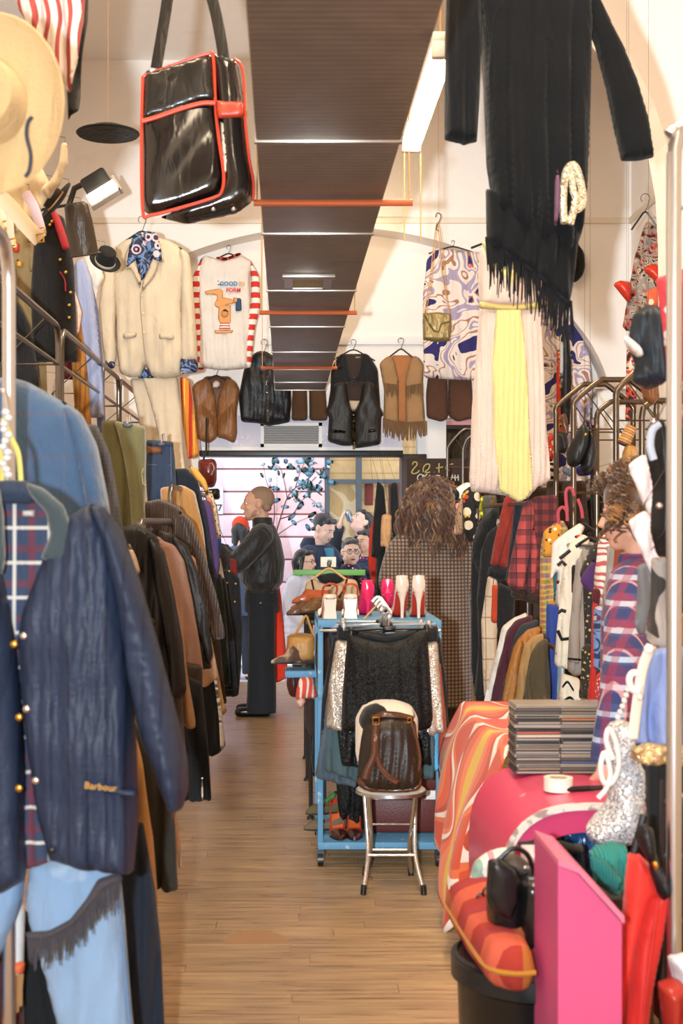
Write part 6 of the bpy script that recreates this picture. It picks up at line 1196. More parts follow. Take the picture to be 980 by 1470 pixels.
# ---- garments on the right, far to near
flo = fab('floral_black', '1d1a1c', .8, spots=[(13, .42, 'e2cfae', .7), (15, .3, 'd8a43a', .5), (17, .26, 'c8472a', .35)])
coat('white_blouse', 'white patterned blouse at the far end of the right rack', 'blouse', 9.3, fab('white_dot', 'e8e2dc', .85, spots=[(40, .2, '8a9aa8', .5)]), "644,716 652,702 668,692 680,694 672,720 664,770 648,765")
coat('dotted_scarf', 'black and white dotted scarf at the far end of the right rack', 'scarf', 9.25, fab('black_white_dot', '1a1a1c', .85, spots=[(45, .28, 'e6e2dc', 1)]), "646,712 656,702 660,710 652,730 646,740")
coat('pink_dress', 'narrow pale pink dress by the woman\'s shoulder', 'dress', 9.2, fab('rose_pink', 'd89aa0', .85), "646,740 656,716 660,724 656,770 648,765")
coat('leopard_blouse', 'brown leopard-print blouse left of the flowered one', 'blouse', 9.15, fab('leopard2', 'b08a68', .85, spots=[(50, .3, '33241c', .9)]), "652,740 664,706 668,716 664,766 654,770")
coat('flower_blouse', 'black blouse with big cream and yellow flowers below the gown hem', 'blouse', 9.0, flo, "663,706 676,697 688,704 691,740 688,776 672,778 664,760")
coat('yellow_trim_top', 'grey top with neon yellow edging below the gown hem', 'top', 8.7, fab('grey_felt', '5a5650', .9), "690,712 712,710 716,745 692,748", extra=[("trim", "690,712 694,713 691,730 695,742 690,745 687,732", plain('neon_yellow', 'd8d838', .6)), ("trim", "706,711 709,711 708,730 705,730", plain('trim_orange', 'd89a38', .6))])
coat('black_fur_coat', 'shaggy black fur coat beside the woman\'s sleeve', 'coat', 8.4, fab('black_fur', '17191a', .95, bump=(90, 6), sheen=.08), "716,722 706,732 688,748 678,776 677,800 684,822 700,840 720,840", th=.06, wr=.012)
coat('black_cardigan', 'long black cardigan in front of the fur coat', 'cardigan', 8.15, blkc, "716,752 700,764 690,790 684,860 686,930 680,1000 700,1000 720,900")
coat('black_drape', 'long black dress filling the gap beside the checked coat', 'dress', 8.8, blkw, "676,800 700,800 700,1000 686,1020 676,960")
rc = coat('red_coat', 'brick-red coat with a wide black cuff on the right rack', 'coat', 7.7, fab('brick_red', '8e2e22', .85, sheen=.08), "724,714 732,708 744,716 742,760 730,816 702,812 710,770", th=.04)
rc.part('cuff', "702,812 730,816 727,834 714,834 698,827", blkc, dy=-.02, th=.05)
rc.part('price_tag', "713,744 717,746 716,756 712,754", plain('tag_white', 'e8e8e4', .8), dy=-.05, th=.004, res=.012)
coat('navy_blouse', 'dark navy top edge between the red coat and the plaid shirt', 'top', 7.45, nvy, "738,722 750,722 744,780 730,838 724,836 732,780")
rpl = fab('red_plaid', 'b04a48', .9, stripes=[('X', .075, .42, 0, '3a2630', .55), ('Z', .075, .42, .2, '3a2630', .55), ('X', .075, .08, .65, '1c1a20', .5), ('Z', .075, .08, .85, '1c1a20', .5)])
rpl2 = fab('dark_red_plaid', '7e3432', .9, stripes=[('X', .06, .45, 0, '2a1e26', .6), ('Z', .06, .45, .2, '2a1e26', .6)])
ps = coat('plaid_shirt', 'red and black checked flannel shirt on the right rack', 'shirt', 7.0, rpl2, "752,722 770,712 799,710 800,866 770,856 744,846 748,790")
ps.part('sleeve', "752,720 764,718 767,740 762,790 752,848 738,846 727,838 732,806 742,760", rpl, dy=-.06, th=.04, wr=.007); ps.part('sleeve', "764,742 772,790 768,852 756,850 758,810", rpl, dy=-.07, th=.03, wr=.007)
ps.part('hem', "728,834 756,848 754,856 734,850", fab('dark_brown_hem', '3a2422', .9), dy=-.03, th=.03)
coat('plaid_second_shirt', 'darker brown hem of a shirt under the red checked one', 'shirt', 7.2, brn, "734,840 800,860 800,872 760,866 732,856")
crc = fab('cream_check', 'ccb59a', .9, stripes=[('Z', .12, .06, 0, '8a6a50', .8), ('X', .1, .06, .3, '8a6a50', .8)])
coat('check_coat', 'cream windowpane-check coat hanging below the red coat', 'coat', 7.65, crc, "700,826 714,832 716,880 710,960 704,1006 694,1000 692,960 690,892")
coat('orange_dress', 'orange-red strip of dress beside the cream check coat', 'dress', 7.5, fab('orange_red2', 'c2401e', .85), "706,838 716,842 716,895 704,894")
coat('curly_coat', 'black astrakhan coat hem behind the plaid shirt', 'coat', 7.4, fab('astrakhan', '1e1d1d', .95, bump=(80, 5)), "714,836 740,846 738,900 720,930 712,900")
cyc = coat('white_jacket', 'off-white jacket, farthest on the low rail under the plaid shirt', 'jacket', 6.5, wht, "757,878 734,888 720,900 708,950 692,1012 760,1012")
coat('burgundy_jacket', 'burgundy velvet jacket on the low rail next to the white one', 'jacket', 6.4, fab('burgundy', '4a1c28', .85, sheen=.08), "764,882 740,890 728,904 716,950 701,1012 770,1012")
coat('charcoal_jacket', 'charcoal jacket on the low rail next to the burgundy one', 'jacket', 6.3, fab('charcoal', '2c3033', .85), "772,888 748,896 738,912 728,960 714,1012 775,1012")
mj = coat('mustard_jacket', 'mustard leather jacket on the low rail', 'jacket', 6.2, fab('mustard_leather', 'a4692a', .5, wrinkle=.012, sheen=0), "776,898 756,904 744,916 736,930 728,970 718,1012 770,1012", sleeve="744,916 752,922 746,960 738,1010 719,1010 728,962 736,932")
coat('camel_jacket', 'camel suede jacket on the low rail', 'jacket', 6.1, fab('camel_suede', 'a8804e', .9, sheen=.08), "780,908 764,914 752,926 744,960 738,1012 782,1012")
coat('olive_suede_jacket', 'dark olive-brown suede jacket, nearest on the low rail', 'jacket', 6.0, fab('olive_suede2', '50442e', .9, sheen=.08, wear=(5, .56, '6e5e40')), "786,914 772,922 762,936 754,970 750,1012 790,1012")
dia = fab('diamond_knit', '7a8a5e', .9, bump=(260, 1), swirl=None, stripes=[('X', .05, .5, 0, 'c8903a', .75), ('Z', .06, .5, 0, '8a5a86', .5), ('X', .025, .35, .3, 'a8482e', .5), ('Z', .03, .35, .2, 'd8b84a', .55)], warp=.05)
dk_ = coat('patterned_cardigan', 'multicoloured diamond-patterned knit cardigan on the right rack', 'cardigan', 6.5, dia, "780,762 794,752 808,746 816,760 810,860 804,925 786,922 773,915 774,850 775,790")
dk_.part('shoulder_panel', "780,762 796,752 806,752 806,790 796,800 778,800", fab('floral_yoke', 'c98a30', .9, spots=[(34, .3, '33281e', .8), (30, .25, 'e6d8c0', .3)]), dy=-.05, th=.01)
dk_.part('hem', "773,914 788,922 787,958 776,956 772,930", fab('blue_check_hem', 'e4e6ea', .85, stripes=[('X', .03, .5, 0, '4a7ab0', .8), ('Z', .03, .5, 0, '4a7ab0', .6)]), dy=-.02, th=.01)
pkl = Cloth('pink_strap', 'looped dark pink straps above the patterned cardigan', 'strap', 6.45, (812, 745))
for q in ([(802, 752), (801, 735), (807, 728), (813, 734), (814, 748)], [(814, 735), (812, 715), (813, 703), (820, 701), (824, 712)], [(829, 716), (834, 730), (836, 745)]):
    mb = MB(); mb.tube(catmull([P(a_, b_, 6.45)-pkl.root.location for a_, b_ in q], 4), .008, 8, flat=.4); mb.build('loop', fab('rose_strap', 'a8404e', .7), pkl.root)
wts = coat('white_tshirt', 'white T-shirt with small red hearts on the right rack', 'shirt', 6.2, wht, "792,780 806,768 832,750 840,756 824,790 812,840 806,872 796,870 800,820 788,834")
for a_, b_ in ((805, 800), (800, 835)): wts.part('heart', [(a_-3, b_-2), (a_, b_-1), (a_+2, b_-3), (a_+3, b_), (a_, b_+5)], pred, dy=-.07, th=.004, res=.01)
wts.part('red_print', "824,769 832,767 833,771 825,773", pred, dy=-.075, th=.004, res=.01)
coat('teal_blouse', 'thin teal strip of a top under the white T-shirt', 'top', 6.3, fab('teal2', '2f6a78', .85), "792,786 802,780 802,820 798,860 794,866")
coat('blue_trousers', 'long royal blue trousers behind the cream zigzag knit', 'trousers', 6.25, fab('royal2', '2a4088', .85), "784,866 808,870 806,940 800,1014 780,1014 782,940", pn='leg')
zig = fab('cream_fairisle', 'e2d6c0', .9, bump=(220, .8), spots=[(26, .15, 'b84a30', .4)])
zk = coat('zigzag_cardigan', 'cream knit cardigan with black zigzags and red motifs', 'cardigan', 5.95, zig, "816,782 836,766 846,772 838,820 828,880 824,960 808,960 795,955 798,900 804,850 808,810")
for q in ("803,802 818,790", "800,812 806,806 812,812", "800,905 806,918 822,916", "800,880 806,876 812,878", "826,785 834,780"): zk.tube('zigzag', S(q), .008, black_plastic, dy=-.06, flat=.4)
zk.part('fairisle_band', "820,812 826,810 824,850 820,852", fab('band_red_black', '231c1e', .9, spots=[(34, .3, 'c03a2a', .6)]), dy=-.06, th=.006)
gco = coat('grey_coat', 'grey-beige wool coat on the right rack beside the zigzag cardigan', 'coat', 5.8, fab('greige_wool', '9a8e84', .9, bump=(200, 1)), "834,790 848,776 856,784 848,830 842,900 836,964 826,972 813,962 816,900 822,840", sleeve="826,804 836,796 838,830 832,880 832,954 815,950 818,890")
gco.part('pocket_line', "814,944 836,946 836,949 814,947", seam_dark, dy=-.09, th=.004, res=.012)
coat('zigzag_skirt', 'cream skirt with black zigzag hem below the grey-beige coat', 'skirt', 5.9, zig, "806,966 832,974 834,1014 800,1014", pn='skirt', extra=[("zigzag", "806,985 814,975 824,990 823,994 814,979 807,989", black_plastic), ("zigzag", "806,1006 818,998 826,1006 825,1010 818,1002 807,1010", black_plastic)])
coat('striped_slip', 'narrow teal, pink and white striped slip under the blue trousers edge', 'dress', 6.0, fab('multi_stripe', '6ab0b8', .85, stripes=[('X', .02, .3, 0, 'e4e0dc', 1), ('X', .02, .2, .5, 'c87a8a', 1)]), "800,950 810,952 810,1014 798,1014", pn='skirt')
gl_ = coat('gold_leaf_top', 'black top embroidered with gold leaves and a purple cuff', 'top', 5.6, fab('gold_leaf', '2a2626', .8, spots=[(40, .22, 'c8b060', .7)]), "848,784 858,776 864,786 860,830 856,860 852,930 848,990 836,985 838,900 836,838 830,824", extra=[("cuff", "836,824 854,800 856,842 850,852 840,846 832,834", fab('purple_cuff', '4a2a5e', .8))])
coat('gold_tassel_scarf', 'black and gold tasselled scarf low on the right rack', 'scarf', 5.55, fab('gold_net', '2e2a20', .8, spots=[(50, .26, 'c8b468', 1)]), "834,930 846,920 850,960 842,1000 832,1005")
fe = coat('feather_dress', 'white dress with red feather print and a maroon cuff', 'dress', 5.45, fab('feather', 'e8dcd4', .85, stripes=[('Z', .034, .4, 0, 'b8323a', .9)], warp=.16), "858,778 870,762 880,770 874,820 864,872 858,862 852,860 854,820", extra=[("cuff", "850,844 862,846 860,868 849,864", fab('maroon_cuff', '5a1c20', .85))])
coat('long_red_dress', 'long scarlet dress, thin strip beside the gold leaf top', 'dress', 5.5, fab('scarlet', 'c22a20', .85), "850,862 858,864 856,920 852,1014 842,1014 848,930", pn='skirt')
coat('blue_floral_dress', 'blue and mauve floral dress below the feather print', 'dress', 5.35, fab('blue_floral', '4a5c88', .85, swirl=(12, 1.5, [(0, '2c3a5e'), (.42, '6e8ab8'), (.52, '5a3a48'), (.58, 'b8b0c8'), (.66, '3a6a9a')])), "852,872 870,866 876,900 880,960 872,970 850,960", pn='skirt')
coat('red_dot_scarf', 'red scarf with white dots low beside the floral dress', 'scarf', 5.3, fab('red_dot', 'c02c2c', .85, spots=[(70, .28, 'f0e4dc', 1)]), "856,966 868,964 870,1014 852,1014")
coat('grey_silk_dress', 'silvery grey silk dress on the right rack', 'dress', 5.3, fab('grey_silk', '8e867e', .4, sheen=.3), "872,786 884,774 890,790 886,850 882,905 876,912 864,910 866,850", fold=(.014, 14))
coat('rust_sequin_dress', 'rust dress with a gold sequin edge on the right rack', 'dress', 5.15, fab('rust_velvet', '8e3e22', .85), "882,780 892,766 904,774 902,850 896,930 886,966 874,960 876,880", extra=[("sequin_edge", "894,772 902,776 899,850 893,930 886,962 884,940 890,860", fab('gold_sequin', 'b8862c', .3, sequin=300, metal=.8, sheen=0))])
coat('olive_dress', 'dark olive dress, nearest garment of the right rack', 'dress', 5.0, fab('dark_olive2', '3a3426', .9), "898,780 912,770 926,800 926,960 896,970 894,880")
for i, (px, y, Y) in enumerate(((836, 744, 6.2), (846, 764, 5.8))):
    hanger(px, y, Y, 34, ('black hanger of the white T-shirt on the right rack', 'black hanger of the grey-beige coat on the right rack')[i], drop=10, hook=8)
# ---- upper right: hats, boots and hanging dresses
marb = fab('marbled', 'b8a69a', .7, swirl=(7, 2.2, [(0, '231c1c'), (.37, 'a8402e'), (.42, '8a8078'), (.5, 'a89888'), (.54, '2a2222'), (.58, 'b89878'), (.64, '5a3a30')]))
md = coat('marbled_dress', 'long-sleeved red, grey and black marbled dress on the right wall', 'dress', 9.6, marb, "922,330 928,316 946,330 960,360 960,440 950,490 920,480 896,474 892,470 900,430 908,380 916,350", th=.03)
md.part('flared_cuff', "879,408 890,402 906,406 906,426 902,436 892,424", fab('red_satin', 'c8341e', .3, sheen=0), dy=-.06, th=.03); md.part('flared_cuff', "922,386 936,378 952,382 950,408 938,404", MATS['red_satin'], dy=-.07, th=.03); md.part('flared_cuff', "922,420 940,410 950,414 946,440 930,448", fab('red_cream', 'd8603c', .5, spots=[(14, .35, 'e8d0a8', .6)], sheen=0), dy=-.06, th=.02)
hanger(926, 278, 9.62, 40, 'black hanger of the marbled dress on the right wall', drop=26, hook=26)
coat('marbled_scarf', 'red and black patterned scarf hanging below the marbled dress', 'scarf', 9.0, fab('pat_scarf', 'c8a88a', .8, swirl=(9, 1.6, [(0, '2a2020'), (.42, 'c84a34'), (.5, 'd8c4b0'), (.6, '8a3a2c')])), "899,500 916,500 914,560 910,606 896,604 898,550")
wheel = Cloth('felt_hat_shape', 'black rimmed hat hanging on the wall right of the fringed dress', 'hat', 11.8, (828, 405)); wheel.part('brim', "818,346 828,348 838,362 840,382 836,396 826,406 818,404", felt, th=.03); wheel.part('crown', "818,362 826,366 828,384 822,394 816,390", felt, dy=-.05, th=.05)
bs = Cloth('black_scarf', 'black and white scarf hanging inside the arch before the swirl cloth', 'scarf', 11.3, (812, 612)); bs.part('cloth', "804,488 810,466 816,478 820,520 819,575 818,612 808,604 804,590 806,540", blkl, fold=(.01, 20)); bs.part('lining', "803,490 809,490 809,530 806,560 803,540", silver if 0 else plain('scarf_grey', 'b4b0ae', .6), dy=-.03, th=.01); bs.tube('line', [(810, 468), (810, 420)], .003, cordm)
ry = Cloth('red_print_scarf', 'red and yellow printed scarf beside the black scarf in the arch', 'scarf', 11.35, (802, 620)); ry.part('cloth', "799,502 805,502 806,560 808,600 806,640 798,640 798,560", fab('red_yellow_print', 'c83a24', .8, spots=[(20, .36, 'd8a83a', .5), (22, .28, '231c1c', .4)]), th=.012); ry.tube('line', [(802, 502), (806, 440)], .003, cordm)
for i, (q, lb) in enumerate((("838,606 846,622 844,646 836,664 826,672 814,668 812,650 822,630 832,612", 'left black leather boot hanging from the rack with yellow stitching'), ("846,612 853,624 857,650 852,672 842,680 832,676 834,652 842,630", 'right black leather boot hanging from the rack, beside its pair'))):
    c = coat('boot', lb, 'boot', 6.9, blkl, q, th=.06, group='pair of hanging black boots', fold=(0, 0), pn='upper'); c.part('stitching', [(q_[0]*.4+(840+i*8)*.6, q_[1]*.12+(622)*.88) for q_ in S(q)][:4], plain('stitch_yellow', 'c8a83a', .6), dy=-.1, th=.004, res=.01); c.tube('lace', [(838+i*9, 608), (840+i*8, 585)], .004, black_plastic)
coat('brown_sandal', 'brown leather sandal hanging in the left frame of the right-hand racks', 'shoe', 8.5, brs, "803,596 812,592 816,610 814,628 808,630 806,612", pn='upper', th=.03)
coat('black_pouch', 'black leather pouch low between the first two bent-tube frames', 'bag', 8.3, blkl, "800,622 812,620 816,640 812,652 800,650", th=.05)
wh_ = thing('wedge_heel', 'shoe with a striped stacked wooden heel hanging in the right frame', 'shoe', P(902, 622, 7.2)); Mh = Matrix.Rotation(.45, 4, 'Y')
for i in range(7): MB().lathe([(0, 0), (.036-.001*i, .001), (.037-.001*i, .013), (0, .014)], 16, Mh@Matrix.Translation((0, 0, -.06+i*.0145))).build('layer', fab('heel_wood%d' % (i % 2), ('b07a44', 'c49458')[i % 2], .5, sheen=0), wh_)
MB().lathe([(0, -.01), (.035, -.01), (.036, 0), (0, .001)], 16, Mh@Matrix.Translation((0, 0, -.06))).build('heel_tip', plain('heel_tip', '4a2e1c', .6), wh_)
coat('tan_pouch', 'tan leather pouch under the wooden heel in the right frame', 'bag', 7.2, wb, "898,636 912,640 916,656 914,666 892,664 892,652", th=.05)
coat('brown_bag', 'wrinkled brown leather bag at the top of the right frames', 'bag', 7.0, fab('brown_wrinkled', '7a4a28', .45, wrinkle=.02, sheen=0), "918,548 932,542 944,552 946,572 936,582 924,574", th=.06)
coat('swirl_bag', 'red-dotted cloth strip low behind the first right frame', 'scarf', 9.4, fab('red_white_circ', 'c8402c', .8, spots=[(16, .35, 'e8e0d0', .7)]), "786,624 794,622 796,650 792,664 786,660")
coat('striped_pouch', 'black and white striped pouch behind the frames at the gown hem', 'bag', 9.5, fab('bw_stripe', 'e4e0da', .8, stripes=[('Z', .05, .5, 0, '231f20', 1)], warp=.1), "784,664 800,660 804,678 792,690 784,684", th=.03)
coat('grey_slipper', 'grey-blue slipper hanging below the black boots', 'shoe', 8.6, fab('slate_felt', '5a6672', .8), "808,668 822,676 824,684 814,684 806,678", th=.04, pn='upper')
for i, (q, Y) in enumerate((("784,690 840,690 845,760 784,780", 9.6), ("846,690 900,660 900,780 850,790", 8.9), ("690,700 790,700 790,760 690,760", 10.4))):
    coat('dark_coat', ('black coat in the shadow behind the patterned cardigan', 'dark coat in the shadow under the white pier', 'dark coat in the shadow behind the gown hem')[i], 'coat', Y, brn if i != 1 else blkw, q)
# ---- nearest right edge: chrome pole with things hung on it
frame('bright chrome rack pole nearest the viewer at the right edge', 967, 172, 2.9, ch=(14, 22), mat=chrome, r=.0165, name='chrome_rack', w=.6, group='')
coat('black_hat', 'soft black leather cap blurred beside the chrome pole', 'hat', 3.25, fab('blackblue_leather', '1c2630', .5, wrinkle=.012, sheen=0), "908,452 930,436 954,446 956,520 950,552 930,560 904,548 912,520 900,490", th=.05, pn='crown')
coat('white_tag', 'white strap end poking from the black leather cap', 'strap', 3.22, white_paint, "894,484 902,482 918,500 924,510 916,514 904,502", th=.008, pn='strap')
coat('red_dot_dress', 'red dress with white dots at the right edge behind the pole', 'dress', 3.2, fab('red_white_dots', 'd0404c', .8, spots=[(24, .3, 'f0dcd8', .9)]), "940,400 1000,380 1000,610 970,612 958,580 952,500", th=.03)
pkr = fab('pale_pink_ruffle', 'ead8da', .8, swirl=(10, 1.0, [(0, 'f0e4e4'), (.5, 'e8d0d4'), (.6, 'd8a8b4'), (.66, 'f2eae8')]))
coat('ruffled_shawl', 'pale pink ruffled cloth strip over the curly hair, upper of two', 'scarf', 3.55, pkr, "900,668 922,652 942,660 950,690 944,742 934,744 918,716", th=.008, wr=.012)
coat('ruffled_scarf', 'pale pink ruffled cloth strip by the curly hair, lower of two', 'scarf', 3.5, pkr, "900,748 926,732 940,750 950,790 956,832 940,834 922,800", th=.008, wr=.012)
bgb = Cloth('black_handbag', 'black leather handbag with a shiny curved handle on the chrome pole', 'bag', 3.3, (944, 800)); bgb.part('body', "930,610 950,600 960,640 960,800 944,800 934,760 938,700 928,650", blkl, th=.05); bgb.tube('handle', [(938, 660), (933, 640), (936, 618), (946, 608)], .010, plain('white_blue_gloss', 'b8c4d8', .15, coat=.5), dy=-.08, smooth=4); bgb.ball('ring', 938, 605, .010, silver, dy=-.08); bgb.ball('ring', 946, 726, .009, silver, dy=-.08)
coat('grey_vest', 'grey buttoned cloth strip beside the plaid shirt shoulder', 'waistcoat', 3.6, fab('mid_grey_wool', '76777a', .9), "914,812 932,806 940,830 934,870 926,910 918,912 908,898 914,860", th=.02)
coat('mixed_scarf', 'blurred grey and brown scarf hanging by the chrome pole', 'scarf', 3.4, fab('grey_brown_scarf', '8e8480', .8, swirl=(8, 1, [(0, '3c3836'), (.45, 'a89e98'), (.58, '6e4a38'), (.64, 'c8bcb4')])), "934,800 956,800 958,926 940,940 928,930 930,870", th=.02)
coat('amber_scarf', 'amber-brown cloth at the right edge behind the chrome pole', 'scarf', 3.2, fab('amber_cloth', 'b06a34', .8), "970,880 1000,880 1000,930 972,930", th=.02)
coat('black_bag_edge', 'black bag at the right edge above the lavender skirt', 'bag', 3.3, blkl, "960,610 1000,610 1000,880 966,880", th=.04)
lav = fab('lavender_denim', '8496c8', .85, bump=(400, .6))
lvs = coat('lavender_skirt', 'lavender-blue skirt hanging behind the chrome pole', 'skirt', 3.15, lav, "926,932 1000,926 1000,1074 960,1072 908,1066 916,990", th=.02, pn='skirt')
wbk = Cloth('white_strap', 'white leather belt loop left of the lavender skirt', 'belt', 3.1, (905, 1060)); mb = MB(); mb.tube(catmull([P(a_, b_, 3.1)-wbk.root.location for a_, b_ in ((935, 926), (922, 960), (914, 1010), (908, 1060))], 4), .012, 8, flat=.3); mb.build('strap', cream, wbk.root); wbk.tube('loop', [(918, 968), (908, 966), (903, 975), (906, 988), (914, 992), (918, 984)], .008, white_paint, dy=-.03, smooth=4); wbk.part('tip', "914,994 922,994 922,1006 914,1006", white_paint, dy=-.03, th=.008); wbk.ball('snap', 931, 932, .012, white_paint, dy=-.03)
coat('gold_sequin_belt', 'pale gold sequinned band under the lavender skirt', 'belt', 3.05, fab('pale_gold_sequin', 'd8c094', .3, sequin=280, metal=.6, sheen=0), "904,1072 930,1066 1000,1070 1000,1098 930,1098 908,1092", th=.02)
ws = fab('white_sequin', 'dcdce0', .22, sequin=230, metal=.35, sheen=0)
sh = Cloth('sequin_shawl', 'sparkling white sequinned shawl heaped before the plaid sleeve', 'shawl', 3.5, (880, 1216)); sh.part('body', "872,1042 890,1030 908,1040 912,1080 926,1110 924,1160 916,1196 900,1214 870,1218 844,1206 840,1190 858,1170 872,1150 876,1110 868,1080", ws, th=.05, bulge=.04, bw=.06, wr=.012, res=.012)
cor = Cloth('rope_bundle', 'looped thick white cord beside the sequinned shawl', 'cord', 3.42, (875, 1145)); cor.tube('cord', [(858, 1146), (870, 1132), (876, 1110), (868, 1080), (862, 1100), (866, 1122), (878, 1124), (888, 1100), (884, 1066), (874, 1046), (870, 1064), (880, 1090)], .007, white_paint, smooth=5)
pl_ = Cloth('pearl_string', 'short string of pearls above the sequinned shawl', 'necklace', 3.45, (888, 1030))
for i in range(6): pl_.ball('pearl', 901-i*2.4-(i*i*.1), 990+i*8, .0075, plain('pearl', 'e6e0d4', .2))
coat('black_coat_edge', 'black coat filling the right edge below the gold band', 'coat', 3.35, blkw, "925,1090 1000,1090 1000,1500 950,1500 930,1300", th=.03)
coat('teal_beanie', 'teal knitted beanie at the foot of the sequinned shawl', 'hat', 3.25, fab('teal_knit', '2a8a86', .95, rib=(40, 'X', .003), bump=(200, 1)), "846,1222 858,1212 880,1208 898,1212 902,1240 896,1270 884,1282 862,1276 850,1262 848,1246", th=.06, pn='crown', extra=[("cuff", "846,1226 872,1236 894,1264 886,1280 862,1268 848,1250", fab('teal_cuff', '237a78', .95, rib=(40, 'X', .003)), -.13)])
ru = Cloth('red_umbrella', 'folded bright red umbrella leaning at the lower right', 'umbrella', 2.95, (905, 1500)); rdu = fab('umbrella_red', 'e0362c', .55, sheen=.1)
ru.part('panel', "902,1226 914,1222 938,1246 944,1280 930,1290 916,1340 900,1420 892,1500 868,1500 880,1400 894,1310 898,1260", rdu, th=.03, bulge=.02, wr=.006); ru.part('panel', "930,1290 946,1276 960,1284 952,1340 936,1420 926,1500 890,1500 904,1400 918,1330", fab('umbrella_red2', 'cc2a26', .55), dy=-.03, th=.025, bulge=.02, wr=.006); ru.tube('rib', [(944, 1290), (930, 1400), (918, 1500)], .004, MATS['umbrella_red2'], dy=-.07)
ru.tube('ferrule', [(910, 1225), (916, 1200), (924, 1170)], .009, black_plastic, smooth=3)
coat('black_strap_bundle', 'bundle of black straps with a gold ring by the red umbrella', 'strap', 2.9, blkl, "910,1196 922,1180 938,1190 944,1230 958,1280 950,1292 940,1280 930,1240 918,1220", th=.02, extra=[("ring", "934,1236 942,1234 946,1246 940,1252", brass)])
rj = thing('chrome_ladder', 'black wire rack with rungs at the lower right edge', 'rack', P(966, 1500, 3.05)); 
for y_ in (1228, 1322, 1150): MB().tube([P(950, y_, 3.05)-rj.location, P(1010, y_, 3.05)-rj.location], .005, 6).build('rung', steel, rj)
MB().tube([P(950, 1120, 3.05)-rj.location, P(950, 1560, 3.05)-rj.location], .006, 6).build('upright', black_metal, rj)
coat('white_blue_pouch', 'white and pale blue bag low at the right edge', 'bag', 2.8, fab('white_blue', 'd4dce6', .5), "958,1372 1000,1366 1000,1420 968,1414", th=.04); coat('red_glitter_bag', 'shiny red bag at the bottom right corner', 'bag', 2.78, fab('red_gloss', 'a8342c', .25, sheen=0, wear=(10, .55, 'd8a898')), "944,1412 970,1404 1000,1420 1000,1500 956,1500 948,1450", th=.05)
# ================================================================= the till table, trunk and the heap at the lower right
def cloth_pattern():
    m = bpy.data.materials.new('retro_tablecloth'); m.use_nodes = True; nt = m.node_tree; b = nt.nodes['Principled BSDF']
    uv = N(nt, 'SeparateXYZ', {0: N(nt, 'TexCoord').outputs['UV']}).outputs
    v2 = MA(nt, 'MULTIPLY', uv[1], 2*PI); par = MA(nt, 'MULTIPLY', MA(nt, 'FLOOR', uv[0]), PI)
    wd = MA(nt, 'MULTIPLY_ADD', MA(nt, 'COSINE', MA(nt, 'ADD', v2, par)), .21, .27)
    d = MA(nt, 'DIVIDE', MA(nt, 'ABSOLUTE', MA(nt, 'SUBTRACT', MA(nt, 'FRACT', uv[0]), .5)), wd)
    r = nt.nodes.new('ShaderNodeValToRGB'); nt.links.new(MA(nt, 'MULTIPLY', d, .4), r.inputs[0]); cr = r.color_ramp; cr.interpolation = 'CONSTANT'
    cols = [(0, 'd8b038'), (.09, 'e07a4a'), (.2, 'd8562c'), (.33, 'b83c22'), (.42, 'e8dcd4'), (.56, 'dc6a3c'), (.8, 'c84a2a')]
    cr.elements[0].color = srgb(cols[0][1]); cr.elements[1].position = cols[1][0]; cr.elements[1].color = srgb(cols[1][1])
    for p_, c_ in cols[2:]: e = cr.elements.new(p_); e.color = srgb(c_)
    nt.links.new(r.outputs[0], b.inputs['Base Color']); b.inputs['Roughness'].default_value = .75; b.inputs['Sheen Weight'].default_value = .1
    return m
tabm = cloth_pattern()
tt = thing('till_table', 'table hidden under the orange retro tablecloth', 'table', (1.2, 4.95, 0))
MB().box((-.44, -.62, .70), (-.2, .6, .735), bev=.004).build('tabletop', dark_wood, tt)
for x in (-.4, -.24):
    for y in (-.57, .55): MB().box((x-.02, y-.02, 0), (x+.02, y+.02, .7), bev=.003).build('leg', dark_wood, tt)
# the cloth: a top sheet and a left drop that reaches the floor, as one folded sheet with thickness
nu, nv = 46, 40; V = []; UV = []
hem_t = [0, .25, .5, .7, .85, 1]; hem = [(.665, 5.62, .36), (.615, 5.25, .22), (.60, 4.97, .13), (.565, 4.72, .04), (.57, 4.5, .1), (.68, 4.34, .3)]
for i in range(nu):
    t = i/(nu-1); T = Vector((.745-.02*t, 5.57-1.24*t, .741)); B = Vector([float(np.interp(t, hem_t, [h_[k_] for h_ in hem])) for k_ in range(3)])
    for j in range(nv):
        s_ = j/(nv-1)
        if s_ < .45: q = Vector((1.02+(T.x-1.02)*(s_/.45), T.y, .741))
        else:
            w_ = (s_-.45)/.55; q = T.lerp(B, w_); q.x += -.05*math.sin(PI*min(1, w_*1.0))*.9+.022*math.sin(t*21)*w_; q.y += .015*math.sin(t*16+1)*w_
            q.z = T.z+(B.z-T.z)*(w_**1.0) - .012*math.sin(PI*w_)
        V.append(q); UV.append((t*2.1+.15, s_*2.6+.1))
Fc = [(i*nv+j, i*nv+j+1, (i+1)*nv+j+1, (i+1)*nv+j) for i in range(nu-1) for j in range(nv-1)]
o0 = Vector((.745, 4.95, .741)); me = mesh('tablecloth', [v-o0 for v in V], Fc); uvl = me.uv_layers.new(name='UVMap')
for l in me.loops: uvl.data[l.index].uv = UV[l.vertex_index]
tc = link('tablecloth', me, tabm, None, o0); md_ = tc.modifiers.new('thick', 'SOLIDIFY'); md_.thickness = .004; md_.offset = 1
tag(tc, 'retro tablecloth with orange, red, yellow and white flame shapes hanging to the floor', 'tablecloth')
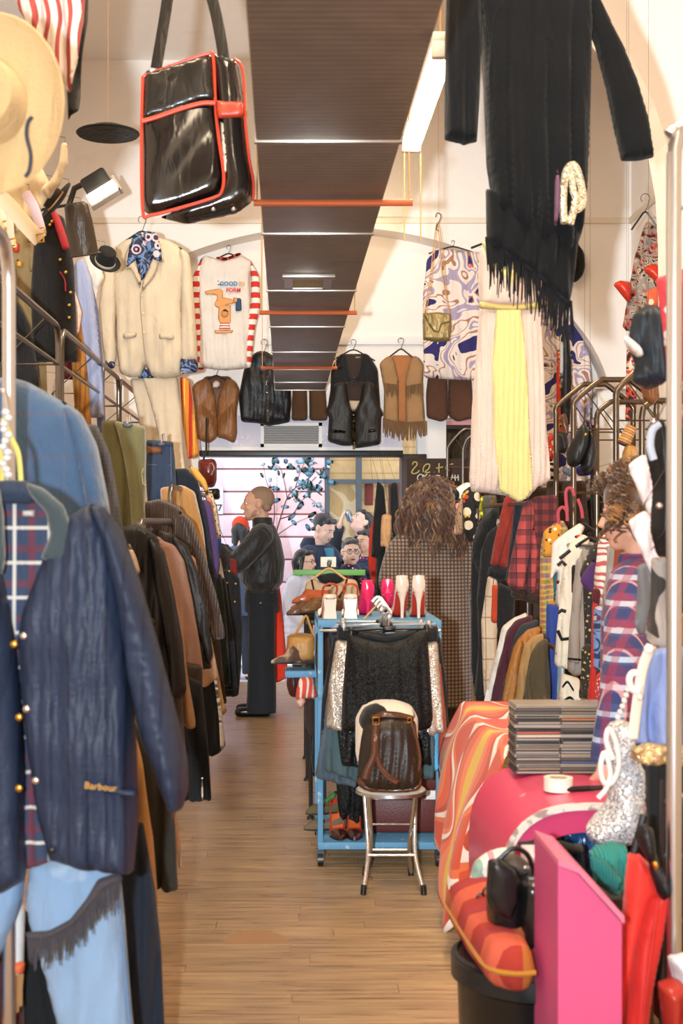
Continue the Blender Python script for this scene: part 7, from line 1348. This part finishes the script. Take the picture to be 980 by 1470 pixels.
# pink barrel-topped trunk
pk1 = fab('pink_paint', 'd2466a', .35, var=.06, bump=None, sheen=0, coat=.2, wear=(9, .7, 'd8c8c4')); pk2 = fab('pink_paint_dark', 'c03a68', .45, var=.05, bump=None, sheen=0, wear=(11, .66, 'cfc0c0')); chip = fab('chipped_white', 'd8d0c8', .7, wear=(30, .5, 'a08a84'), sheen=0)
tk = thing('barrel_trunk', 'glossy pink barrel-topped trunk with a chipped arched front beside the tablecloth', 'trunk', (.86, 3.95, 0))
def dome(r, zc, n=26, flat=.72): return [(math.copysign(abs(math.cos(a_))**flat, math.cos(a_))*r, zc+abs(math.sin(a_))**flat*r) for a_ in [PI-PI*i/n for i in range(n+1)]]
def arch_strip(ro, ri, zc, y0, y1, mat, nm_, zb_=0.02):
    o_ = [(-ro, zb_)]+dome(ro, zc)+[(ro, zb_)]; i_ = [(-ri, zb_)]+dome(ri, zc)+[(ri, zb_)]; n = len(o_)
    V = [(x, y, z) for y in (y0, y1) for x, z in o_]+[(x, y, z) for y in (y0, y1) for x, z in i_]; Fc = []
    for k_ in range(n-1):
        Fc += [(k_, k_+1, n+k_+1, n+k_), (2*n+k_+1, 2*n+k_, 3*n+k_, 3*n+k_+1), (k_+1, k_, 2*n+k_, 2*n+k_+1), (n+k_, n+k_+1, 3*n+k_+1, 3*n+k_)]
    Fc += [(0, n, 3*n, 2*n), (n-1, 3*n-1, 4*n-1, 2*n-1)]
    return MB().add(V, [f[::-1] for f in Fc]).build(nm_, mat, tk)
arch_strip(.262, .25, .455, -.27, .36, pk1, 'barrel'); arch_strip(.25, .185, .455, -.285, -.25, pk2, 'front_arch'); arch_strip(.266, .248, .455, -.292, -.275, chip, 'chipped_edge')
MB().prism(dome(.25, .455)+[(.25, .02), (-.25, .02)], .33, .352).build('back_panel', pk2, tk)
MB().box((-.25, -.25, .44), (.25, .34, .46)).build('inner_shelf', dark_wood, tk, smooth=False)
bl = thing('foil_bag', 'crinkled shiny dark blue bag inside the pink trunk', 'bag', (.86, 3.84, .46)); m_ = puff('bag', [(-.17, 0), (.17, 0), (.16, .12), (.1, .165), (-.02, .18), (-.12, .15)], th=.05, bulge=.03, res=.02, wr=.025); link('body', m_, fab('blue_foil', '1d4a78', .15, sheen=0, coat=.4, wrinkle=.03, bump=None, wear=(7, .62, 'c8d4e0')), bl)
# CD stacks on the trunk
ordn = 'topmost,second,third,fourth,fifth,sixth,seventh,eighth,ninth,tenth,eleventh,twelfth,thirteenth,fourteenth,fifteenth,sixteenth,seventeenth,eighteenth,nineteenth,twentieth,lowest'.split(',')
clear = plain('cd_clear', '4e4b49', .15, coat=.3); cdk = [plain('cd_grey', '5a5653', .25), plain('cd_dark', '2c2a2a', .25), plain('cd_tan', '8a7a64', .3), plain('cd_light', '98928a', .25)]
cdc = {(0, 8): plain('cd_red', 'b85a48', .3), (1, 4): plain('cd_orange', 'c8703c', .3), (1, 17): plain('cd_blue', '3a5a88', .3), (0, 9): plain('cd_pale', 'c8b8a8', .3)}
rng = random.Random(5); ztop = .455+.262
cd_meshes = {}
def cdmesh(m, part):
    k_ = (m.name, part)
    if k_ not in cd_meshes:
        q = MB().box((-.071, -.0625, 0), (.071, .0625, .0098), bev=.001) if part == 'case' else MB().box((-.066, -.0640, .0026), (.066, -.0615, .0074))
        cd_meshes[k_] = mesh(part, q.V, q.F, False); cd_meshes[k_].materials.append(m)
    return cd_meshes[k_]
for s_ in range(2):
    for i in range(21):
        x = P((767, 831)[s_], 0, 4.17).x+rng.uniform(-.003, .003); z = ztop+(20-i)*.0102+.0006; m = cdc.get((s_, i), cdk[rng.randrange(4)])
        c = thing('cd_case', f'{ordn[i]} CD case of the {"left" if s_ == 0 else "right"} stack on the pink trunk', 'CD', (x, 4.17+rng.uniform(-.003, .003), z), 'stacked CD cases', rng.uniform(-.03, .03))
        link('case', cdmesh(clear if i % 3 else cdk[3], 'case'), None, c); link('paper_spine', cdmesh(m, 'spine'), None, c)
tp = thing('tape_roll', 'roll of white adhesive tape on the pink trunk before the CDs', 'tape', (P(801, 0, 3.86).x, 3.86, ztop)); MB().lathe([(.026, 0), (.042, 0), (.042, .038), (.026, .038), (.026, 0)], 28).build('tape', plain('tape_white', 'e8e0d6', .4), tp); MB().lathe([(.024, .001), (.0262, .001), (.0262, .037), (.024, .037), (.024, .001)], 24).build('core', plain('tape_core', 'b89a74', .7), tp)
pn = thing('marker_pen', 'black marker pen lying on the pink trunk beside the tape roll', 'pen', (P(830, 0, 3.86).x, 3.84, ztop+.0085)); Mp = Matrix.Rotation(.25, 4, 'Z'); MB().tube([Mp@Vector(v) for v in ((-.045, 0, 0), (.03, 0, 0))], .008, 10).build('barrel', black_plastic, pn); MB().tube([Mp@Vector(v) for v in ((.03, 0, 0), (.07, 0, 0))], .0075, 10).build('cap', plain('pen_cap', '2a2a2e', .3), pn)
# plaid cushion on a black bin, with a handbag on top
cpl = fab('cushion_plaid', 'bc4a3c', .95, bump=(160, 1), sheen=.3, stripes=[('X', .13, .42, .1, 'b07a2c', .55), ('Z', .15, .4, .3, 'd06a4c', .6)])
def flat_puff(name, label, cat, pts, z, mat, group=None, **kw):
    """outline in world x-y, lying flat at height z"""
    c = Vector((sum(p[0] for p in pts)/len(pts), sum(p[1] for p in pts)/len(pts), z)); me = puff(name, [(x-c.x, y-c.y) for x, y in pts], **kw); me.transform(Matrix.Rotation(-PI/2, 4, 'X')); return me, c
me, c = flat_puff('cushion', '', '', [(.41, 3.42), (.425, 3.15), (.445, 2.93), (.5, 2.89), (.55, 2.9), (.556, 3.03), (.70, 3.06), (.70, 3.4), (.55, 3.46)], .515, cpl, th=.03, bulge=.035, bw=.12, res=.014, wr=.006)
# remap so that the plaid runs across the seat
cu = thing('plaid_cushion', 'red, orange and ochre checked cushion carrying the black handbag', 'cushion', c); o = link('cover', me, None, cu)
def cushion_mat():
    m = fab('cushion_plaid_flat', 'a0352a', .95, bump=(160, 1), sheen=0, wrinkle=0, var=.05, stripes=[('X', .16, .38, .1, 'ae742a', .7), ('Y', .17, .45, .3, 'd4684e', .65), ('Y', .17, .2, .8, '9e3a4a', .5)]); return m
o.data.materials.append(cushion_mat())
MB().tube([Vector(p_)-c for p_ in catmull([(.413, 3.41, .515), (.428, 3.15, .513), (.447, 2.94, .512), (.5, 2.893, .512), (.548, 2.9, .512)], 5)], .006, 6).build('piping', fab('ochre_piping', 'b07a2a', .9), cu)
bk = thing('black_bin', 'round black plastic bin under the checked cushion', 'bin', (.60, 3.19, 0)); MB().lathe([(.17, 0), (.185, .42), (.195, .44), (.195, .46), (.185, .465), (.178, .44), (.165, .02), (0, .02)], 32).build('tub', black_plastic, bk); MB().lathe([(.186, .40), (.2, .41), (.2, .455), (.186, .46)], 32).build('rim', plain('bin_rim', '1e2022', .3), bk)
bs_ = thing('black_case', 'glossy black plastic case with rounded corners at the bottom right', 'case', (.51, 2.78, 0)); MB().box((-.06, -.08, 0), (.05, .12, .40), bev=.02).build('shell', plain('case_black', '131517', .22, coat=.3), bs_); MB().box((-.05, -.086, .30), (.04, -.078, .385), bev=.003).build('panel', plain('case_panel', '26292c', .4), bs_)
hbg = Cloth('black_flap_bag', 'stiff black leather flap handbag standing on the checked cushion', 'bag', 3.1, (738, 1362)); lth = fab('smooth_black_leather', '121314', .25, sheen=0, coat=.3, bump=(80, .4)); 
hbg.part('side', "742,1258 770,1250 780,1262 781,1330 774,1356 752,1362 740,1358 738,1300", lth, dy=-.02, th=.04, bulge=.03, bw=.05, res=.01)
hbg.part('body', "700,1236 712,1232 744,1250 750,1262 750,1350 744,1360 724,1354 704,1338 699,1320 697,1280", lth, dy=.0, th=.045, bulge=.03, bw=.06, res=.01)
hbg.part('flap', "702,1234 716,1231 742,1250 744,1290 736,1318 728,1320 706,1306 698,1290", fab('flap_leather', '191a1b', .35, sheen=0, coat=.2), dy=-.075, th=.01, bulge=.012, res=.01)
hbg.part('top', "708,1232 740,1224 772,1250 744,1258", fab('worn_top', '4a4038', .5, sheen=0), dy=.02, th=.03, res=.01)
hbg.tube('handle', [(716, 1234), (736, 1218), (756, 1226), (766, 1250)], .006, lth, dy=.0, smooth=4)
hbg.tube('clasp', [(752, 1246), (758, 1244), (760, 1250)], .005, silver, dy=-.02)
fs = Cloth('floral_scarf', 'crumpled pink, white and green floral scarf behind the black handbag', 'scarf', 3.4, (700, 1290)); fs.part('body', "674,1262 680,1240 700,1224 726,1216 740,1222 728,1236 706,1250 698,1276 690,1300 682,1284", fab('pastel_floral', 'e0d4cc', .8, swirl=(9, 1, [(0, '8aa89a'), (.4, 'e4dcd4'), (.54, 'd8909a'), (.6, 'efe6e0')])), th=.04, wr=.02)
gs = Cloth('sunglasses', 'dark-framed sunglasses on the floral scarf', 'glasses', 3.25, (690, 1300))
for a_, b_ in ((690, 1292), (699, 1282)): gs.tube('lens_frame', [(a_+6*math.cos(t_), b_+9*math.sin(t_)) for t_ in [2*PI*i/12 for i in range(13)]], .003, black_plastic)
bh2 = coat('flat_beret', 'flat black cap behind the handbag at the trunk opening', 'hat', 3.5, felt, "740,1208 770,1204 800,1206 836,1212 838,1222 790,1226 750,1224", th=.03, pn='crown')
coat('grey_fur_cuff', 'grey furry cuff lying by the flat black cap', 'cuff', 3.42, fab('grey_fur', '9a9290', .95, bump=(90, 5)), "770,1214 790,1210 808,1228 806,1240 786,1232", th=.03)
coat('pink_tissue', 'pale pink cloth behind the black handbag', 'cloth', 3.35, fab('pale_rose', 'e4b4ae', .85), "766,1236 800,1228 812,1250 806,1270 780,1262", th=.03, wr=.01)
wbx = thing('white_pink_box', 'pale pink-white cardboard box between the handbag and the pink slab', 'box', (.62, 3.2, .555)); MB().box((-.04, -.06, 0), (.045, .06, .15), bev=.003).build('carton', plain('pale_carton', 'e8c8d4', .6), wbx)
# pink slab cabinet
pk = thing('pink_cabinet', 'bright pink painted cabinet side with a sloping top edge at the bottom right', 'cabinet', P(843, 1470, 2.76)); pk.location.z = 0; L0 = pk.location
def lp(px, py): v = P(px, py, 2.76)-L0; return (v.x, v.z)
pkm = fab('hot_pink_paint', 'cc5586', .5, var=.05, bump=None, sheen=0, spots=[(60, .06, 'a83a68', .25)])
MB().prism([lp(799, 1241), lp(826, 1251), lp(890, 1322), (lp(890, 0)[0], .01), (lp(799, 0)[0], .01)], -.012, .02).build('side_panel', pkm, pk, smooth=False)
e0, e1, e2 = lp(799, 1240), lp(827, 1250), lp(893, 1323)
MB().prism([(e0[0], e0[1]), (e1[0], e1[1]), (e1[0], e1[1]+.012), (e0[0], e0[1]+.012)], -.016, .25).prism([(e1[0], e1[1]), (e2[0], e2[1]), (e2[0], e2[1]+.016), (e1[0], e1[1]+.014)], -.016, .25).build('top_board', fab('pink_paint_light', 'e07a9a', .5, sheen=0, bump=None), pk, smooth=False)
MB().box((lp(799, 0)[0], .02, .01), (lp(799, 0)[0]+.015, .25, e0[1])).build('end_panel', pkm, pk, smooth=False)
# ================================================================= what holds the hanging things
crate = thing('storage_crate', 'dark wooden crate under the teal beanie, behind the pink cabinet', 'crate', (.80, 3.32, 0)); MB().box((-.1, -.09, 0), (.1, .1, .575), bev=.004).build('box', dark_wood, crate)
bpy.context.view_layer.update()
def topmost(o):
    best = None
    for c in [o]+list(o.children_recursive):
        if c.type == 'MESH':
            M = c.matrix_world; n = len(c.data.vertices); co = np.empty(n*3, 'f'); c.data.vertices.foreach_get('co', co); co = co.reshape(-1, 3); A = np.array(M); w = co@A[:3, :3].T+A[:3, 3]
            i = int(w[:, 2].argmax())
            if best is None or w[i, 2] > best[2]: best = w[i]
    return Vector(best)
def hang_on(names, target, r=.0013):
    for nm in names.split():
        o = bpy.data.objects.get(nm)
        if o is None: print('no object', nm); continue
        t = topmost(o); e = target(t)
        inv = o.matrix_world.inverted(); MB().tube([inv@(t-Vector((0, 0, .012))), inv@(t+Vector((0, 0, .02))), inv@e], r, 5).build('hanging_loop', wire, o)
hang_on('felt_hat_shape.001 cream_hat_brim belt belt.001 belt.002 belt.003 leather_hat white_shirt pink_blouse felt_hat_shape.002 orange_striped_shawl orange_striped_cloth', lambda t: Vector((-2.405, t.y, t.z+.25)))
hang_on('red_print_scarf', lambda t: Vector((t.x, 12.21, t.z+.05)))
hang_on('marbled_scarf', lambda t: Vector((3.115, t.y, t.z+.1)))
hang_on('ruffled_scarf ruffled_shawl grey_vest', lambda t: Vector((.852, 2.9, t.z+.12)))
hang_on('cream_shawl', lambda t: Vector((-.62, 4.3, 1.6)))
hang_on('felt_hat_shape.003', lambda t: Vector((t.x, 11.905, t.z+.02)))
hang_on('marbled_dress', lambda t: Vector((3.115, t.y, t.z+.1)))
hang_on('rust_dress purple_dress rust_coat long_coat long_coat.001 trimmed_trousers military_coat print_scarf red_slip pale_blouse', lambda t: Vector((-.56, min(9.4, max(t.y, 3.7)), 1.60 if t.y < 4.7 else (1.5 if t.y < 6.45 else 1.68))))
hang_on('red_dress black_dress cream_slip fringed_blouse dark_green_dress red_skirt', lambda t: Vector((t.x, 12.0, 2.14)))
hang_on('brown_bag brown_sandal swirl_bag tan_pouch boot boot.001 wedge_heel grey_slipper striped_pouch black_pouch', lambda t: Vector((t.x, t.y, 5.651)), .0007)
hang_on('dark_coat dark_coat.001 dark_coat.002 orange_dress', lambda t: Vector((1.3, min(9.0, max(7.0, t.y)), 1.60)))
